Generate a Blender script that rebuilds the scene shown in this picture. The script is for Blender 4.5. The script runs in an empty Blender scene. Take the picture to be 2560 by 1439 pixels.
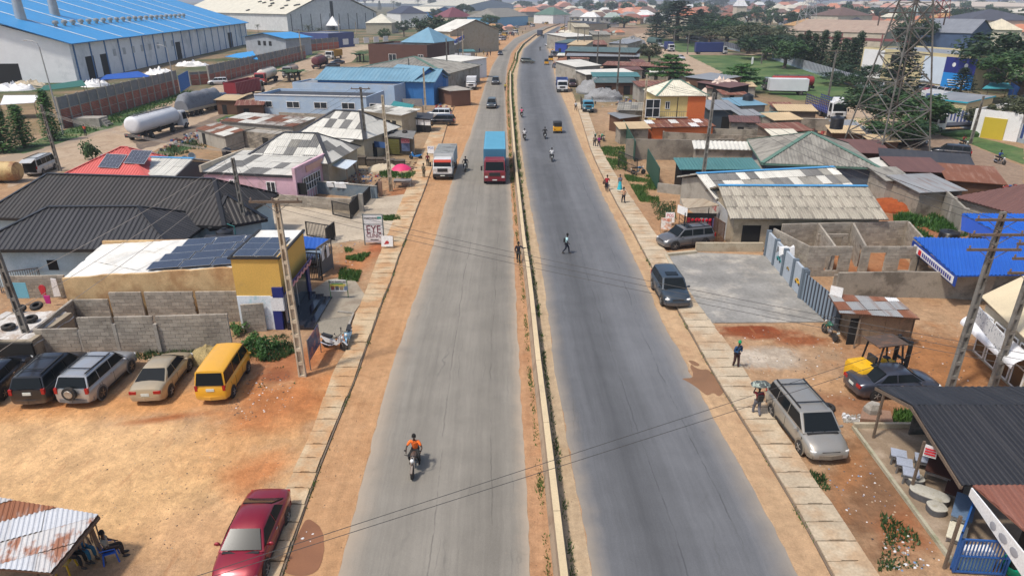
import bpy,bmesh,math,random
from mathutils import Vector,Matrix,noise
R=math.radians
rnd=random.Random(11)
for _c in (bpy.data.objects,bpy.data.meshes,bpy.data.materials,bpy.data.lights,bpy.data.cameras):
 for _o in list(_c):_c.remove(_o)
sc=bpy.context.scene
C=sc.collection
# ------------------------------------------------------------------ camera, sky, sun, exposure
F=1707.0;CH=19.0;PIT=math.atan(720/F);CP,SP=math.cos(PIT),math.sin(PIT)
cam=bpy.data.objects.new('camera',bpy.data.cameras.new('camera'));C.objects.link(cam)
cam.location=(0,0,CH);cam.rotation_euler=(math.pi/2-PIT,0,0)
cam.data.lens=36*F/2560;cam.data.sensor_width=36;cam.data.clip_end=30000;cam.data.clip_start=.5
sc.camera=cam
SUN_DIR=Vector((-.74,-.50,1.62)).normalized()
w=bpy.data.worlds.new('World');sc.world=w;w.use_nodes=True
nt=w.node_tree;sky=nt.nodes.new('ShaderNodeTexSky');sky.sky_type='NISHITA';sky.sun_disc=False
sky.sun_elevation=math.asin(SUN_DIR.z);sky.sun_rotation=math.atan2(SUN_DIR.x,SUN_DIR.y)
sky.dust_density=3.0;sky.air_density=1.0;sky.ozone_density=1.5
bg=nt.nodes['Background'];nt.links.new(sky.outputs[0],bg.inputs[0]);bg.inputs[1].default_value=.138
sun=bpy.data.objects.new('sun',bpy.data.lights.new('sun','SUN'));C.objects.link(sun)
sun.data.energy=2.9;sun.data.angle=R(5);sun.data.color=(1,.945,.86)
sun.rotation_euler=SUN_DIR.to_track_quat('Z','Y').to_euler()
sun.location=(0,0,60)
sc.view_settings.view_transform='Standard';sc.view_settings.look='None'
sc.view_settings.exposure=0.22;sc.view_settings.gamma=1
try:sc.view_settings.use_curve_mapping=False
except Exception:pass
sc.cycles.max_bounces=5;sc.cycles.diffuse_bounces=2;sc.cycles.glossy_bounces=2
sc.cycles.transmission_bounces=2;sc.cycles.transparent_max_bounces=6;sc.cycles.volume_bounces=0
sc.cycles.use_denoising=True
# ------------------------------------------------------------------ photograph pixel -> place
def P(px,py,z=0.0):
 a=(px-1280)/F;b=-(py-719.5)/F
 dy=CP+b*SP;dz=-SP+b*CP;t=(z-CH)/dz
 return Vector((a*t,dy*t,z))
def Z(px,py,top):
 y=P(px,py).y;b=-(top-719.5)/F
 return CH+y*(-SP+b*CP)/(CP+b*SP)
 # ------------------------------------------------------------------ mesh builder
class MB:
 def __init__(s):s.v=[];s.f=[];s.m=[];s.uv=[]
 def add(s,vs,fs,mi=0,uvs=None):
  o=len(s.v);s.v+=[tuple(v)for v in vs]
  for k,f in enumerate(fs):
   s.f.append([i+o for i in f]);s.m.append(mi)
   s.uv.append(uvs[k]if uvs else None)
 def box(s,x0,x1,y0,y1,z0,z1,mi=0):
  V=[(x0,y0,z0),(x1,y0,z0),(x1,y1,z0),(x0,y1,z0),(x0,y0,z1),(x1,y0,z1),(x1,y1,z1),(x0,y1,z1)]
  FS=[(0,3,2,1),(4,5,6,7),(0,1,5,4),(1,2,6,5),(2,3,7,6),(3,0,4,7)]
  ax=[(0,1),(0,1),(0,2),(1,2),(0,2),(1,2)]
  s.add(V,FS,mi,[[(V[i][a],V[i][b])for i in f]for f,(a,b)in zip(FS,ax)])
  return s
 def bar(s,p,q,w,h,mi=0,up=(0,0,1)):
  p=Vector(p);q=Vector(q);d=(q-p).normalized();up=Vector(up)
  if abs(d.dot(up))>.98:up=Vector((1,0,0))
  a=d.cross(up).normalized()*w/2;b=a.cross(d).normalized()*h/2
  V=[p-a-b,p+a-b,p+a+b,p-a+b,q-a-b,q+a-b,q+a+b,q-a+b]
  s.add(V,[(0,1,2,3),(7,6,5,4),(4,5,1,0),(5,6,2,1),(6,7,3,2),(7,4,0,3)],mi);return s
 def cyl(s,p,q,r0,r1=None,n=10,mi=0,caps=True):
  r1=r0 if r1 is None else r1
  p=Vector(p);q=Vector(q);d=(q-p).normalized()
  a=d.orthogonal().normalized();b=d.cross(a)
  V=[p+(a*math.cos(t)+b*math.sin(t))*r0 for t in [2*math.pi*i/n for i in range(n)]]+[q+(a*math.cos(t)+b*math.sin(t))*r1 for t in [2*math.pi*i/n for i in range(n)]]
  FS=[(i,(i+1)%n,n+(i+1)%n,n+i)for i in range(n)]
  if caps:FS+=[tuple(range(n-1,-1,-1)),tuple(range(n,2*n))]
  s.add(V,FS,mi);return s
 def tube(s,pts,r,n=6,mi=0,radii=None):
  pts=[Vector(p)for p in pts];rings=[]
  for i,p in enumerate(pts):
   d=(pts[min(i+1,len(pts)-1)]-pts[max(i-1,0)]).normalized()
   a=d.cross(Vector((0,0,1)))
   a=Vector((1,0,0))if a.length<.05 else a.normalized()
   b=a.cross(d);rr=radii[i]if radii else r
   rings.append([p+(a*math.cos(t)+b*math.sin(t))*rr for t in [2*math.pi*k/n for k in range(n)]])
  s.loft(rings,mi);return s
 def loft(s,rings,mi=0,closed=True,caps=True):
  n=len(rings[0]);V=[v for r in rings for v in r];FS=[]
  for i in range(len(rings)-1):
   for k in range(n if closed else n-1):
    FS.append((i*n+k,i*n+(k+1)%n,(i+1)*n+(k+1)%n,(i+1)*n+k))
  if caps and closed:FS+=[tuple(range(n-1,-1,-1)),tuple((len(rings)-1)*n+k for k in range(n))]
  s.add(V,FS,mi);return s
 def lathe(s,prof,n=16,c=(0,0,0),mi=0,axis='z'):
  rings=[]
  for r,z in prof:
   rg=[]
   for k in range(n):
    t=2*math.pi*k/n
    if axis=='z':rg.append((c[0]+r*math.cos(t),c[1]+r*math.sin(t),c[2]+z))
    elif axis=='y':rg.append((c[0]+r*math.cos(t),c[1]+z,c[2]+r*math.sin(t)))
    else:rg.append((c[0]+z,c[1]+r*math.cos(t),c[2]+r*math.sin(t)))
   rings.append(rg)
  s.loft(rings,mi);return s
 def poly(s,pts,mi=0,uv=None):s.add(pts,[tuple(range(len(pts)))],mi,[uv]if uv else None);return s
 def prism(s,pts,off,mi=0):
  pts=[Vector(p)for p in pts];off=Vector(off);n=len(pts)
  s.add(pts+[p+off for p in pts],[tuple(range(n-1,-1,-1)),tuple(range(n,2*n))]+[(i,(i+1)%n,n+(i+1)%n,n+i)for i in range(n)],mi);return s
 def ell(s,c,r,nu=10,nv=6,mi=0):
  prof=[(max(math.sin(math.pi*j/nv),.02),-math.cos(math.pi*j/nv))for j in range(nv+1)]
  s.loft([[(c[0]+r[0]*a*math.cos(2*math.pi*k/nu),c[1]+r[1]*a*math.sin(2*math.pi*k/nu),c[2]+r[2]*b)for k in range(nu)]for a,b in prof],mi);return s
 def xf(s,M,i0=0):s.v[i0:]=[tuple(M@Vector(v))for v in s.v[i0:]];return s
 def mesh(s,name,mats,smooth=False):
  me=bpy.data.meshes.new(name);me.from_pydata(s.v,[],s.f)
  if not isinstance(mats,(list,tuple)):mats=[mats]
  for m in mats:me.materials.append(m)
  me.polygons.foreach_set('material_index',s.m)
  if any(u is not None for u in s.uv):
   ul=me.uv_layers.new(name='UVMap');d=[]
   for f,u in zip(s.f,s.uv):
    for i in range(len(f)):d+=list(u[i])if u else [0.0,0.0]
   ul.data.foreach_set('uv',d)
  if smooth:
   me.polygons.foreach_set('use_smooth',[True]*len(s.f))
   try:me.set_sharp_from_angle(angle=R(smooth if smooth is not True else 40))
   except Exception:pass
  me.update();return me
 def build(s,name,mats,parent=None,smooth=False,label=None,loc=None,kind=None):
  o=bpy.data.objects.new(name,s.mesh(name,mats,smooth));C.objects.link(o)
  if parent:o.parent=parent
  if loc is not None:o.location=loc
  if label:o['label']=label
  if kind:o['kind']=kind
  return o
def put(name,me,parent=None,loc=(0,0,0),rot=(0,0,0),scale=None,label=None):
 o=bpy.data.objects.new(name,me);C.objects.link(o)
 if parent:o.parent=parent
 o.location=loc;o.rotation_euler=rot
 if scale:o.scale=scale if hasattr(scale,'__len__')else (scale,)*3
 if label:o['label']=label
 return o
def tag(o,label,cat,group=None):
 o['label']=label;o['category']=cat
 if group:o['group']=group
 return o
def thing(name,label,cat,loc=(0,0,0),rz=0.0,group=None):
 o=bpy.data.objects.new(name,None);C.objects.link(o);o.empty_display_size=.3
 o.location=loc;o.rotation_euler=(0,0,rz)
 return tag(o,label,cat,group)
def copy_thing(src,loc,rz=0.0,label=None,group=None,scale=None):
 o=src.copy();C.objects.link(o);o.location=loc;o.rotation_euler=(0,0,rz)
 if scale:o.scale=scale if hasattr(scale,'__len__')else (scale,)*3
 if label:o['label']=label
 if group:o['group']=group
 for ch in src.children:
  c=ch.copy();C.objects.link(c);c.parent=o
  for g in ch.children:
   d=g.copy();C.objects.link(d);d.parent=c
 return o
def struct(o):o['kind']='structure';return o
def stuff(o,label=None,cat=None):
 o['kind']='stuff'
 if label:o['label']=label
 if cat:o['category']=cat
 return o
 # ------------------------------------------------------------------ materials
_M={}
def newmat(name):
 m=bpy.data.materials.new(name);m.use_nodes=True;return m,m.node_tree,m.node_tree.nodes['Principled BSDF']
def N(nt,t,**kw):
 n=nt.nodes.new(t)
 for k,v in kw.items():
  if k.startswith('i_'):
   key=k[2:];n.inputs[int(key)if key.isdigit()else key.replace('_',' ')].default_value=v
  else:setattr(n,k,v)
 return n
def ramp(nt,src,a,b,lo=0.0,hi=1.0):
 n=N(nt,'ShaderNodeMapRange',i_1=a,i_2=b,i_3=lo,i_4=hi);n.clamp=True
 nt.links.new(src,n.inputs[0]);return n.outputs[0]
def mixc(nt,fac,A,B,mode='MIX'):
 n=nt.nodes.new('ShaderNodeMix');n.data_type='RGBA';n.blend_type=mode
 for s,v in ((n.inputs[0],fac),(n.inputs[6],A),(n.inputs[7],B)):
  if hasattr(v,'links')or hasattr(v,'is_linked'):nt.links.new(v,s)
  elif isinstance(v,(int,float)):s.default_value=v
  else:s.default_value=(*v[:3],1)
 return n.outputs[2]
def nz(nt,vec,scale,detail=4,rough=.55,sc3=None,dist=0):
 if sc3:
  mp=N(nt,'ShaderNodeMapping');mp.inputs['Scale'].default_value=sc3
  nt.links.new(vec,mp.inputs[0]);vec=mp.outputs[0]
 n=N(nt,'ShaderNodeTexNoise',i_Scale=scale,i_Detail=detail,i_Roughness=rough,i_Distortion=dist)
 nt.links.new(vec,n.inputs['Vector']);return n.outputs[0]
def pm(name,col,rough=.85,metal=0.0,var=.12,ns=.6,fine=.12,fs=14,stain=None,sa=(.5,.62),ss=.5,samt=.8,bump=0.0,bs=25,orand=0.0,coat=0.0,uvs=None,spec=None,alpha=1):
 """procedural surface: broad and fine variation, optional stain (colour), optional streaks along uv"""
 if name in _M:return _M[name]
 m,nt,b=newmat(name);_M[name]=m
 geo=N(nt,'ShaderNodeNewGeometry');pos=geo.outputs['Position']
 c=mixc(nt,1.0,col,(1,1,1),'MULTIPLY')
 if orand:
  oi=N(nt,'ShaderNodeObjectInfo');c=mixc(nt,1.0,c,ramp(nt,oi.outputs['Random'],0,1,1-orand,1+orand*.6),'MULTIPLY')
 if stain:
  f=nz(nt,pos,ss,6,.65);f=ramp(nt,f,sa[0],sa[1],0,samt);c=mixc(nt,f,c,stain)
 if uvs:
  uv=N(nt,'ShaderNodeUVMap');sx,sy,scol,a,bb,amt=uvs
  f=nz(nt,uv.outputs[0],1.0,5,.6,(sx,sy,1));f=ramp(nt,f,a,bb,0,amt);c=mixc(nt,f,c,scol)
 if var:c=mixc(nt,1.0,c,ramp(nt,nz(nt,pos,ns,3),.3,.7,1-var,1+var),'MULTIPLY')
 if fine:c=mixc(nt,1.0,c,ramp(nt,nz(nt,pos,fs,3),.3,.7,1-fine,1+fine),'MULTIPLY')
 nt.links.new(c,b.inputs['Base Color']);b.inputs['Roughness'].default_value=rough;b.inputs['Metallic'].default_value=metal
 if spec is not None:b.inputs['Specular IOR Level'].default_value=spec
 if coat:b.inputs['Coat Weight'].default_value=coat;b.inputs['Coat Roughness'].default_value=.08
 if alpha<1:b.inputs['Alpha'].default_value=alpha
 if bump:
  bn=N(nt,'ShaderNodeBump',i_Strength=bump,i_Distance=.05);nt.links.new(nz(nt,pos,bs,4),bn.inputs['Height']);nt.links.new(bn.outputs[0],b.inputs['Normal'])
 return m
def flat(name,col,rough=.6,metal=0.0):return pm('flat_'+name,col,rough,metal,var=.05,fine=.05)
def rgb(h):
 h=h.lstrip('#');o=[]
 for i in (0,2,4):
  v=int(h[i:i+2],16)/255;o.append(v/12.92 if v<=.04045 else ((v+.055)/1.055)**2.4)
 return tuple(o)
def paint(name,col,dusty=.15,metal=.25):
 if 'p_'+name in _M:return _M['p_'+name]
 m,nt,b=newmat('p_'+name);_M['p_'+name]=m
 geo=N(nt,'ShaderNodeNewGeometry');up=N(nt,'ShaderNodeSeparateXYZ');nt.links.new(geo.outputs['Normal'],up.inputs[0])
 tc=N(nt,'ShaderNodeTexCoord');f=nz(nt,tc.outputs['Object'],1.7,5)
 sep=N(nt,'ShaderNodeSeparateXYZ');nt.links.new(tc.outputs['Object'],sep.inputs[0])
 low=ramp(nt,sep.outputs[2],.2,.65,.45,0)
 d=N(nt,'ShaderNodeMath',operation='ADD');nt.links.new(low,d.inputs[0]);nt.links.new(ramp(nt,f,.45,.75,0,dusty),d.inputs[1])
 c=mixc(nt,d.outputs[0],col,(.30,.20,.13));nt.links.new(c,b.inputs['Base Color'])
 b.inputs['Metallic'].default_value=metal;b.inputs['Coat Weight'].default_value=.7;b.inputs['Coat Roughness'].default_value=.12
 nt.links.new(ramp(nt,d.outputs[0],0,.6,.35,.8),b.inputs['Roughness']);return m
GLASS=pm('car_glass',(.012,.015,.017),.12,0,var=0,fine=0,spec=.13)
GLASS2=pm('window_glass',(.03,.035,.04),.15,0,var=.3,ns=.8,fine=0)
RUB=pm('rubber',(.022,.021,.02),.85,stain=(.12,.08,.05),sa=(.5,.7),ss=3)
RIM=pm('rim_metal',(.42,.40,.37),.4,.6,stain=(.2,.13,.08),ss=4,sa=(.45,.65),samt=.5)
RIMB=pm('rim_brown',(.28,.17,.09),.7,.1)
CHR=pm('chrome',(.7,.7,.7),.2,.9,var=0,fine=0)
BLK=pm('black_plastic',(.02,.02,.021),.6)
BLKM=pm('black_iron',(.018,.018,.02),.5,.3)
WHT=pm('white_paint',(.75,.74,.72),.5,var=.06,stain=(.45,.38,.3),ss=1.2,sa=(.55,.75),samt=.4)
LRED=pm('lamp_red',(.35,.01,.01),.25,var=0,fine=0);LWH=pm('lamp_clear',(.75,.75,.72),.15,var=0,fine=0,coat=.5)
LORG=pm('lamp_orange',(.7,.2,.02),.3,var=0,fine=0)
PLATE=pm('plate_white',(.62,.66,.6),.4,var=0,fine=.1)
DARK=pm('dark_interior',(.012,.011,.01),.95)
STEEL=pm('grey_steel',(.22,.22,.22),.5,.5,stain=(.16,.08,.04),ss=2,sa=(.5,.7))
RUSTM=pm('rusty_iron',(.12,.06,.035),.85,.2)
WOOD=pm('weathered_wood',(.14,.10,.07),.9,ns=2,uvs=None,fine=.3,fs=20)
WOODL=pm('pale_timber',(.36,.25,.15),.9,fine=.25,fs=20)
CONC=pm('concrete',(.33,.30,.255),.9,var=.15,ns=1.2,fine=.15,stain=(.16,.14,.115),ss=.8,sa=(.5,.68),samt=.6,bump=.25)
CONCL=pm('pale_concrete',(.46,.40,.31),.9,var=.1,stain=(.27,.21,.15),ss=1.1,sa=(.5,.7),samt=.5,bump=.2)
PLAST=pm('grey_plaster',(.34,.31,.26),.9,var=.12,stain=(.14,.12,.09),ss=.7,sa=(.48,.66),samt=.6)
BLOCK=pm('sandcrete_block',(.36,.315,.255),.95,var=.1,ns=.8,fine=.18,fs=30,orand=.22,stain=(.17,.14,.11),ss=.9,sa=(.5,.66),samt=.5,bump=.5,bs=40)
MORT=pm('mortar',(.40,.36,.30),.95,fine=.15)
SHIRTC={}
def cloth(name,col):return pm('cloth_'+name,col,.9,var=.15,ns=5,fine=.12,fs=30)
SKIN=pm('skin',(.055,.028,.017),.55,var=.08)
# ------------------------------------------------------------------ polygon helpers
def clip2(poly,ax,val,keep_ge):
 out=[]
 for i in range(len(poly)):
  a,b=poly[i],poly[(i+1)%len(poly)]
  ia=a[ax]>=val if keep_ge else a[ax]<=val;ib=b[ax]>=val if keep_ge else b[ax]<=val
  if ia:out.append(a)
  if ia!=ib:
   t=(val-a[ax])/(b[ax]-a[ax]);out.append((a[0]+(b[0]-a[0])*t,a[1]+(b[1]-a[1])*t))
 return out
def area2(p):return abs(sum(p[i][0]*p[(i+1)%len(p)][1]-p[(i+1)%len(p)][0]*p[i][1]for i in range(len(p))))/2
def span(poly,s):
 ts=[]
 for i in range(len(poly)):
  a,b=poly[i],poly[(i+1)%len(poly)]
  if (a[0]-s)*(b[0]-s)<=0 and abs(a[0]-b[0])>1e-9:
   ts.append(a[1]+(b[1]-a[1])*(s-a[0])/(b[0]-a[0]))
 return (min(ts),max(ts))if ts else None
def ribs(mb,poly,pitch,amp,toW,mi=0,lift=0.0,tilt=0.0):
 s0=min(p[0]for p in poly);s1=max(p[0]for p in poly);xs=[]
 if s1-s0<.02:return
 k=math.floor(s0/pitch)
 while k*pitch<s1:
  for a,h in ((0,0),(.3,0),(.5,1),(.8,1)):
   x=(k+a)*pitch
   if s0+1e-4<x<s1-1e-4:xs.append((x,h))
  k+=1
 xs=[(s0+1e-4,0)]+xs+[(s1-1e-4,0)]
 xs+=[(p[0],.5)for p in poly if s0+.01<p[0]<s1-.01];xs.sort()
 V=[];UV=[];t00=min(p[1]for p in poly);t11=max(p[1]for p in poly)
 for x,h in xs:
  sp=span(poly,x)
  if not sp:sp=(t00,t00)
  for t in sp:
   V.append(toW(x,t,h*amp+lift+tilt*(1-(t-t00)/max(t11-t00,.01))));UV.append((x,t))
 fs=[(2*i,2*i+2,2*i+3,2*i+1)for i in range(len(xs)-1)]
 mb.add(V,fs,mi,[[UV[j]for j in f]for f in fs])
def plane_frame(poly):
 poly=[Vector(p)for p in poly];n=Vector((0,0,0))
 for i in range(len(poly)):
  a,b=poly[i],poly[(i+1)%len(poly)];n+=a.cross(b)
 n.normalize()
 if n.z<0:n=-n
 s=Vector((0,0,1)).cross(n)
 if s.length<.02:s=(poly[1]-poly[0])
 s=s.normalized();t=n.cross(s)
 o=poly[0]
 p2=[((p-o).dot(s),(p-o).dot(t))for p in poly]
 ms=min(p[0]for p in p2);mt=min(p[1]for p in p2)
 o=o+s*ms+t*mt;p2=[(a-ms,b-mt)for a,b in p2]
 return o,s,t,n,p2
_sheet={}
def roof_plane(T,poly,mat,style='rib',pitch=.3,amp=.035,name='roof',sheet=(1.0,2.0),pal=None,seed=0,under=None,maxn=300):
 """one sloping face: a thin deck, with ribs, or covered in separately laid sheets"""
 o,s,t,n,p2=plane_frame(poly)
 toW=lambda x,y,h:o+s*x+t*y+n*h
 mb=MB();mb.prism([toW(a,b,-.06)for a,b in p2],n*.05,0)
 if style=='rib':ribs(mb,p2,pitch,amp,toW,0)
 elif style=='plain':
  mb.add([toW(a,b,.005)for a,b in p2],[tuple(range(len(p2)))],0,[[(a,b)for a,b in p2]])
 deck=mb.build(name,under or mat if style=='sheet' else mat,T)
 if style=='sheet':
  r=random.Random(seed);S=max(p[0]for p in p2);TT=max(p[1]for p in p2)
  nx=max(1,round(S/sheet[0]));ny=max(1,round(TT/sheet[1]));w_,l_=S/nx,TT/ny
  pal=pal or [(mat,1)];cnt=0
  rot=Matrix((s,t,n)).transposed().to_euler()
  rest=MB();mats=[m for m,_ in pal]
  for j in range(ny):
   for i in range(nx):
    c=p2
    for ax,val,ge in ((0,i*w_,True),(0,(i+1)*w_,False),(1,j*l_,True),(1,(j+1)*l_,False)):
     c=clip2(c,ax,val,ge)
     if len(c)<3:break
    if len(c)<3 or area2(c)<.04:continue
    m=r.choices(pal,[q for _,q in pal])[0][0]
    full=area2(c)>w_*l_*.995
    lift=.008+.012*((i+j)%2)+r.random()*.006
    if cnt>=maxn:
     ribs(rest,c,pitch,amp,toW,mats.index(m),lift,.02);continue
    if full:
     key=(round(w_,3),round(l_,3),m.name,pitch,amp)
     if key not in _sheet:
      q=MB();ribs(q,[(.006,0),(w_-.006,0),(w_-.006,l_+.04),(.006,l_+.04)],pitch,amp,lambda x,y,h:Vector((x,y,h)),0,0,.025)
      _sheet[key]=q.mesh('roof_sheet',m)
     ob=put('roof_sheet',_sheet[key],deck,toW(i*w_,j*l_,lift),rot)
    else:
     q=MB();ribs(q,c,pitch,amp,toW,0,lift,.02)
     if not q.f:continue
     q.build('roof_sheet',m,deck)
    cnt+=1
  if rest.f:rest.build('roof_sheet',mats,deck,kind='stuff')
 return deck
def roofmat(name,col,streak=None,amt=.5,rough=.6,metal=.0,orand=0.0,var=.1,a=.45,b=.7,sx=2.2,sy=.22):
 return pm('roof_'+name,col,rough,metal,var=var,ns=.35,fine=.08,uvs=(sx,sy,streak or tuple(x*.55 for x in col),a,b,amt),orand=orand)
 # ------------------------------------------------------------------ buildings
def frame_from(A,B,h):
 a=P(A[0],A[1],h);b=P(B[0],B[1],h);a.z=b.z=0
 d=b-a;return a,math.atan2(d.y,d.x),d.length
def building(name,label,cat,A,B,h,D,wall,roof='hip',rise=1.5,rmat=None,style='rib',over=.45,wins=(),pitch=.35,amp=.04,pal=None,sheet=(1.0,2.0),hin=None,ridge=None,fascia=None,group=None,par=.0,h2=None,left=True,front=None,seed=0,eave=True,wallh=None,base=None,maxn=300,capw=.3):
 """A, B: pixels of the front eave (or parapet) corners at height h; D depth away from the camera"""
 if eave:O,rz,L=frame_from(A,B,h)
 else:O,rz,L=frame_from(A,B,0)
 T=thing(name,label,cat,O,rz,group)
 ov=over;i=ov if eave else 0.0
 x0,x1,y0,y1=i,L-i,i,D-i
 wh=wallh or h
 wm=MB();th=.2
 if roof!='flat':wm.box(x0,x1,y0,y0+th,0,wh-.05).box(x0,x0+th,y0+th,y1-th,0,wh-.05).box(x1-th,x1,y0+th,y1-th,0,wh-.05).box(x0,x1,y1-th,y1,0,wh-.05)
 if roof=='flat':
  wm.box(x0,x1,y0,y0+th,0,wh).box(x0,x0+th,y0+th,y1-th,0,wh).box(x1-th,x1,y0+th,y1-th,0,wh).box(x0,x1,y1-th,y1,0,wh)
 if roof=='gable':
  for xx in (x0+.002,x1-th-.002):wm.prism([(xx,y0+.05,wh-.05),(xx,y1-.05,wh-.05),(xx,(y0+y1)/2,wh-.1+rise*(1-2*i/D)*.93)],(th,0,0))
 if roof=='gablev':
  for yy in (y0+.002,y1-th-.002):wm.prism([(x0+.05,yy,wh-.05),(x1-.05,yy,wh-.05),((x0+x1)/2,yy,wh-.1+rise*(1-2*i/L)*.93)],(0,th,0))
 if roof=='shed':
  hb=h2
  for xx in (x0+.002,x1-th-.002):
   lo,hi=h-.08,hb-.08
   if hi>lo:wm.prism([(xx,y0+th,wh-.06),(xx,y1-th,wh-.06),(xx,y1-th,hi+(lo-hi)*i/D)],(th,0,0))
  if hb>h:wm.box(x0,x1,y1-th,y1,wh-.05,hb-.1+(h-hb)*i/D)
 wm.build('wall',wall,T)
 if base:MB().box(x0-.03,x1+.03,y0-.03,y1+.03,0,base[1]).build('plinth',base[0],T)
 X0,X1,Y0,Y1=(0,L,0,D)if eave else (-ov,L+ov,-ov,D+ov)
 rm=rmat;k=dict(style=style,pitch=pitch,amp=amp,pal=pal,sheet=sheet,seed=seed,maxn=maxn)
 cap=MB()
 if roof=='hip':
  r_=hin if hin is not None else (Y1-Y0)/2;ym=(Y0+Y1)/2;z0,z1=h,h+rise
  r_=min(r_,(X1-X0)/2-.01)
  a,b=(X0+r_,ym,z1),(X1-r_,ym,z1)
  for pl in ([(X0,Y0,z0),(X1,Y0,z0),b,a],[(X1,Y1,z0),(X0,Y1,z0),a,b],[(X0,Y1,z0),(X0,Y0,z0),a],[(X1,Y0,z0),(X1,Y1,z0),b]):roof_plane(T,pl,rm,**k)
  for p,q in ((a,b),((X0,Y0,z0),a),((X0,Y1,z0),a),((X1,Y0,z0),b),((X1,Y1,z0),b)):
   if (Vector(p)-Vector(q)).length>.1:cap.bar(Vector(p)+Vector((0,0,.06)),Vector(q)+Vector((0,0,.06)),capw,.05)
 elif roof=='gable':
  ym=(Y0+Y1)/2
  roof_plane(T,[(X0,Y0,h),(X1,Y0,h),(X1,ym,h+rise),(X0,ym,h+rise)],rm,**k);roof_plane(T,[(X1,Y1,h),(X0,Y1,h),(X0,ym,h+rise),(X1,ym,h+rise)],rm,**k)
  cap.bar((X0,ym,h+rise+.06),(X1,ym,h+rise+.06),capw,.06)
 elif roof=='gablev':
  xm=(X0+X1)/2
  roof_plane(T,[(X0,Y0,h),(X0,Y1,h),(xm,Y1,h+rise),(xm,Y0,h+rise)],rm,**k);roof_plane(T,[(X1,Y0,h),(X1,Y1,h),(xm,Y1,h+rise),(xm,Y0,h+rise)],rm,**k)
  cap.bar((xm,Y0,h+rise+.06),(xm,Y1,h+rise+.06),capw,.06)
 elif roof=='shed':
  roof_plane(T,[(X0,Y0,h),(X1,Y0,h),(X1,Y1,h2),(X0,Y1,h2)],rm,**k)
 elif roof=='flat':
  roof_plane(T,[(x0+th,y0+th,h-par-.02),(x1-th,y0+th,h-par-.02),(x1-th,y1-th,h-par+.05),(x0+th,y1-th,h-par+.05)],rm,**k)
 if ridge and cap.f:cap.build('ridge_cap',ridge,T)
 if fascia:
  fb=MB();fh=.2
  fb.box(X0,X1,Y0-.03,Y0,h-fh,h+.02)
  for xx in (X0-.02,X1+.02):
   if roof=='gable':fb.bar((xx,Y0,h-.06),(xx,(Y0+Y1)/2,h+rise-.06),.05,fh).bar((xx,(Y0+Y1)/2,h+rise-.06),(xx,Y1,h-.06),.05,fh)
   elif roof=='shed':fb.bar((xx,Y0,h-.06),(xx,Y1,h2-.06),.05,fh)
   else:fb.bar((xx,Y0,h-.09),(xx,Y1,h-.09),.05,fh)
  fb.build('fascia',fascia,T)
 for wd in wins:
  q=dict(zip(('side','uc','z0','w','h','kind','fr','gl'),wd))
  s_=q['side'];m0={'f':(q['uc'],y0),'b':(q['uc'],y1),'l':(x0,q['uc']),'r':(x1,q['uc'])}[s_]
  _win(T,s_,m0,q['z0'],q['w'],q['h'],q.get('kind','win'),q.get('fr'),q.get('gl'))
 T['L']=L
 return T
def _win(T,side,xy,z0,w,h,kind,fr,gl):
 rot={'f':0,'b':math.pi,'l':-math.pi/2,'r':math.pi/2}[side]
 M=Matrix.Translation((xy[0],xy[1],z0))@Matrix.Rotation(rot,4,'Z');a=w/2;fr=fr or WHT
 if kind=='win':
  m=MB();t=min(.08,w*.09)
  for x0,x1,q0,q1 in ((-a,-a+t,0,h),(a-t,a,0,h),(-a+t,a-t,0,t),(-a+t,a-t,h-t,h),(-t/2,t/2,t,h-t)):m.box(x0,x1,-.07,.01,q0,q1)
  f=m.xf(M).build('window',fr,T);MB().box(-a+t,a-t,-.03,.0,t,h-t).xf(M).build('pane',gl or GLASS2,f)
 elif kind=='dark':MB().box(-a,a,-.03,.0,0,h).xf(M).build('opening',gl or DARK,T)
 elif kind=='door':
  m=MB().box(-a,a,-.05,.0,0,h).xf(M);d=m.build('door',gl or DARK,T)
  MB().box(-a-.07,-a,-.08,0,0,h+.07).box(a,a+.07,-.08,0,0,h+.07).box(-a,a,-.08,0,h,h+.07).xf(M).build('door_frame',fr,d)
 elif kind=='sign':MB().box(-a,a,-.14,-.02,0,h).xf(M).build('sign_panel',gl,T)
 elif kind=='col':MB().box(-a,a,-.1,.0,0,h).xf(M).build('pilaster',gl,T)
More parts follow.
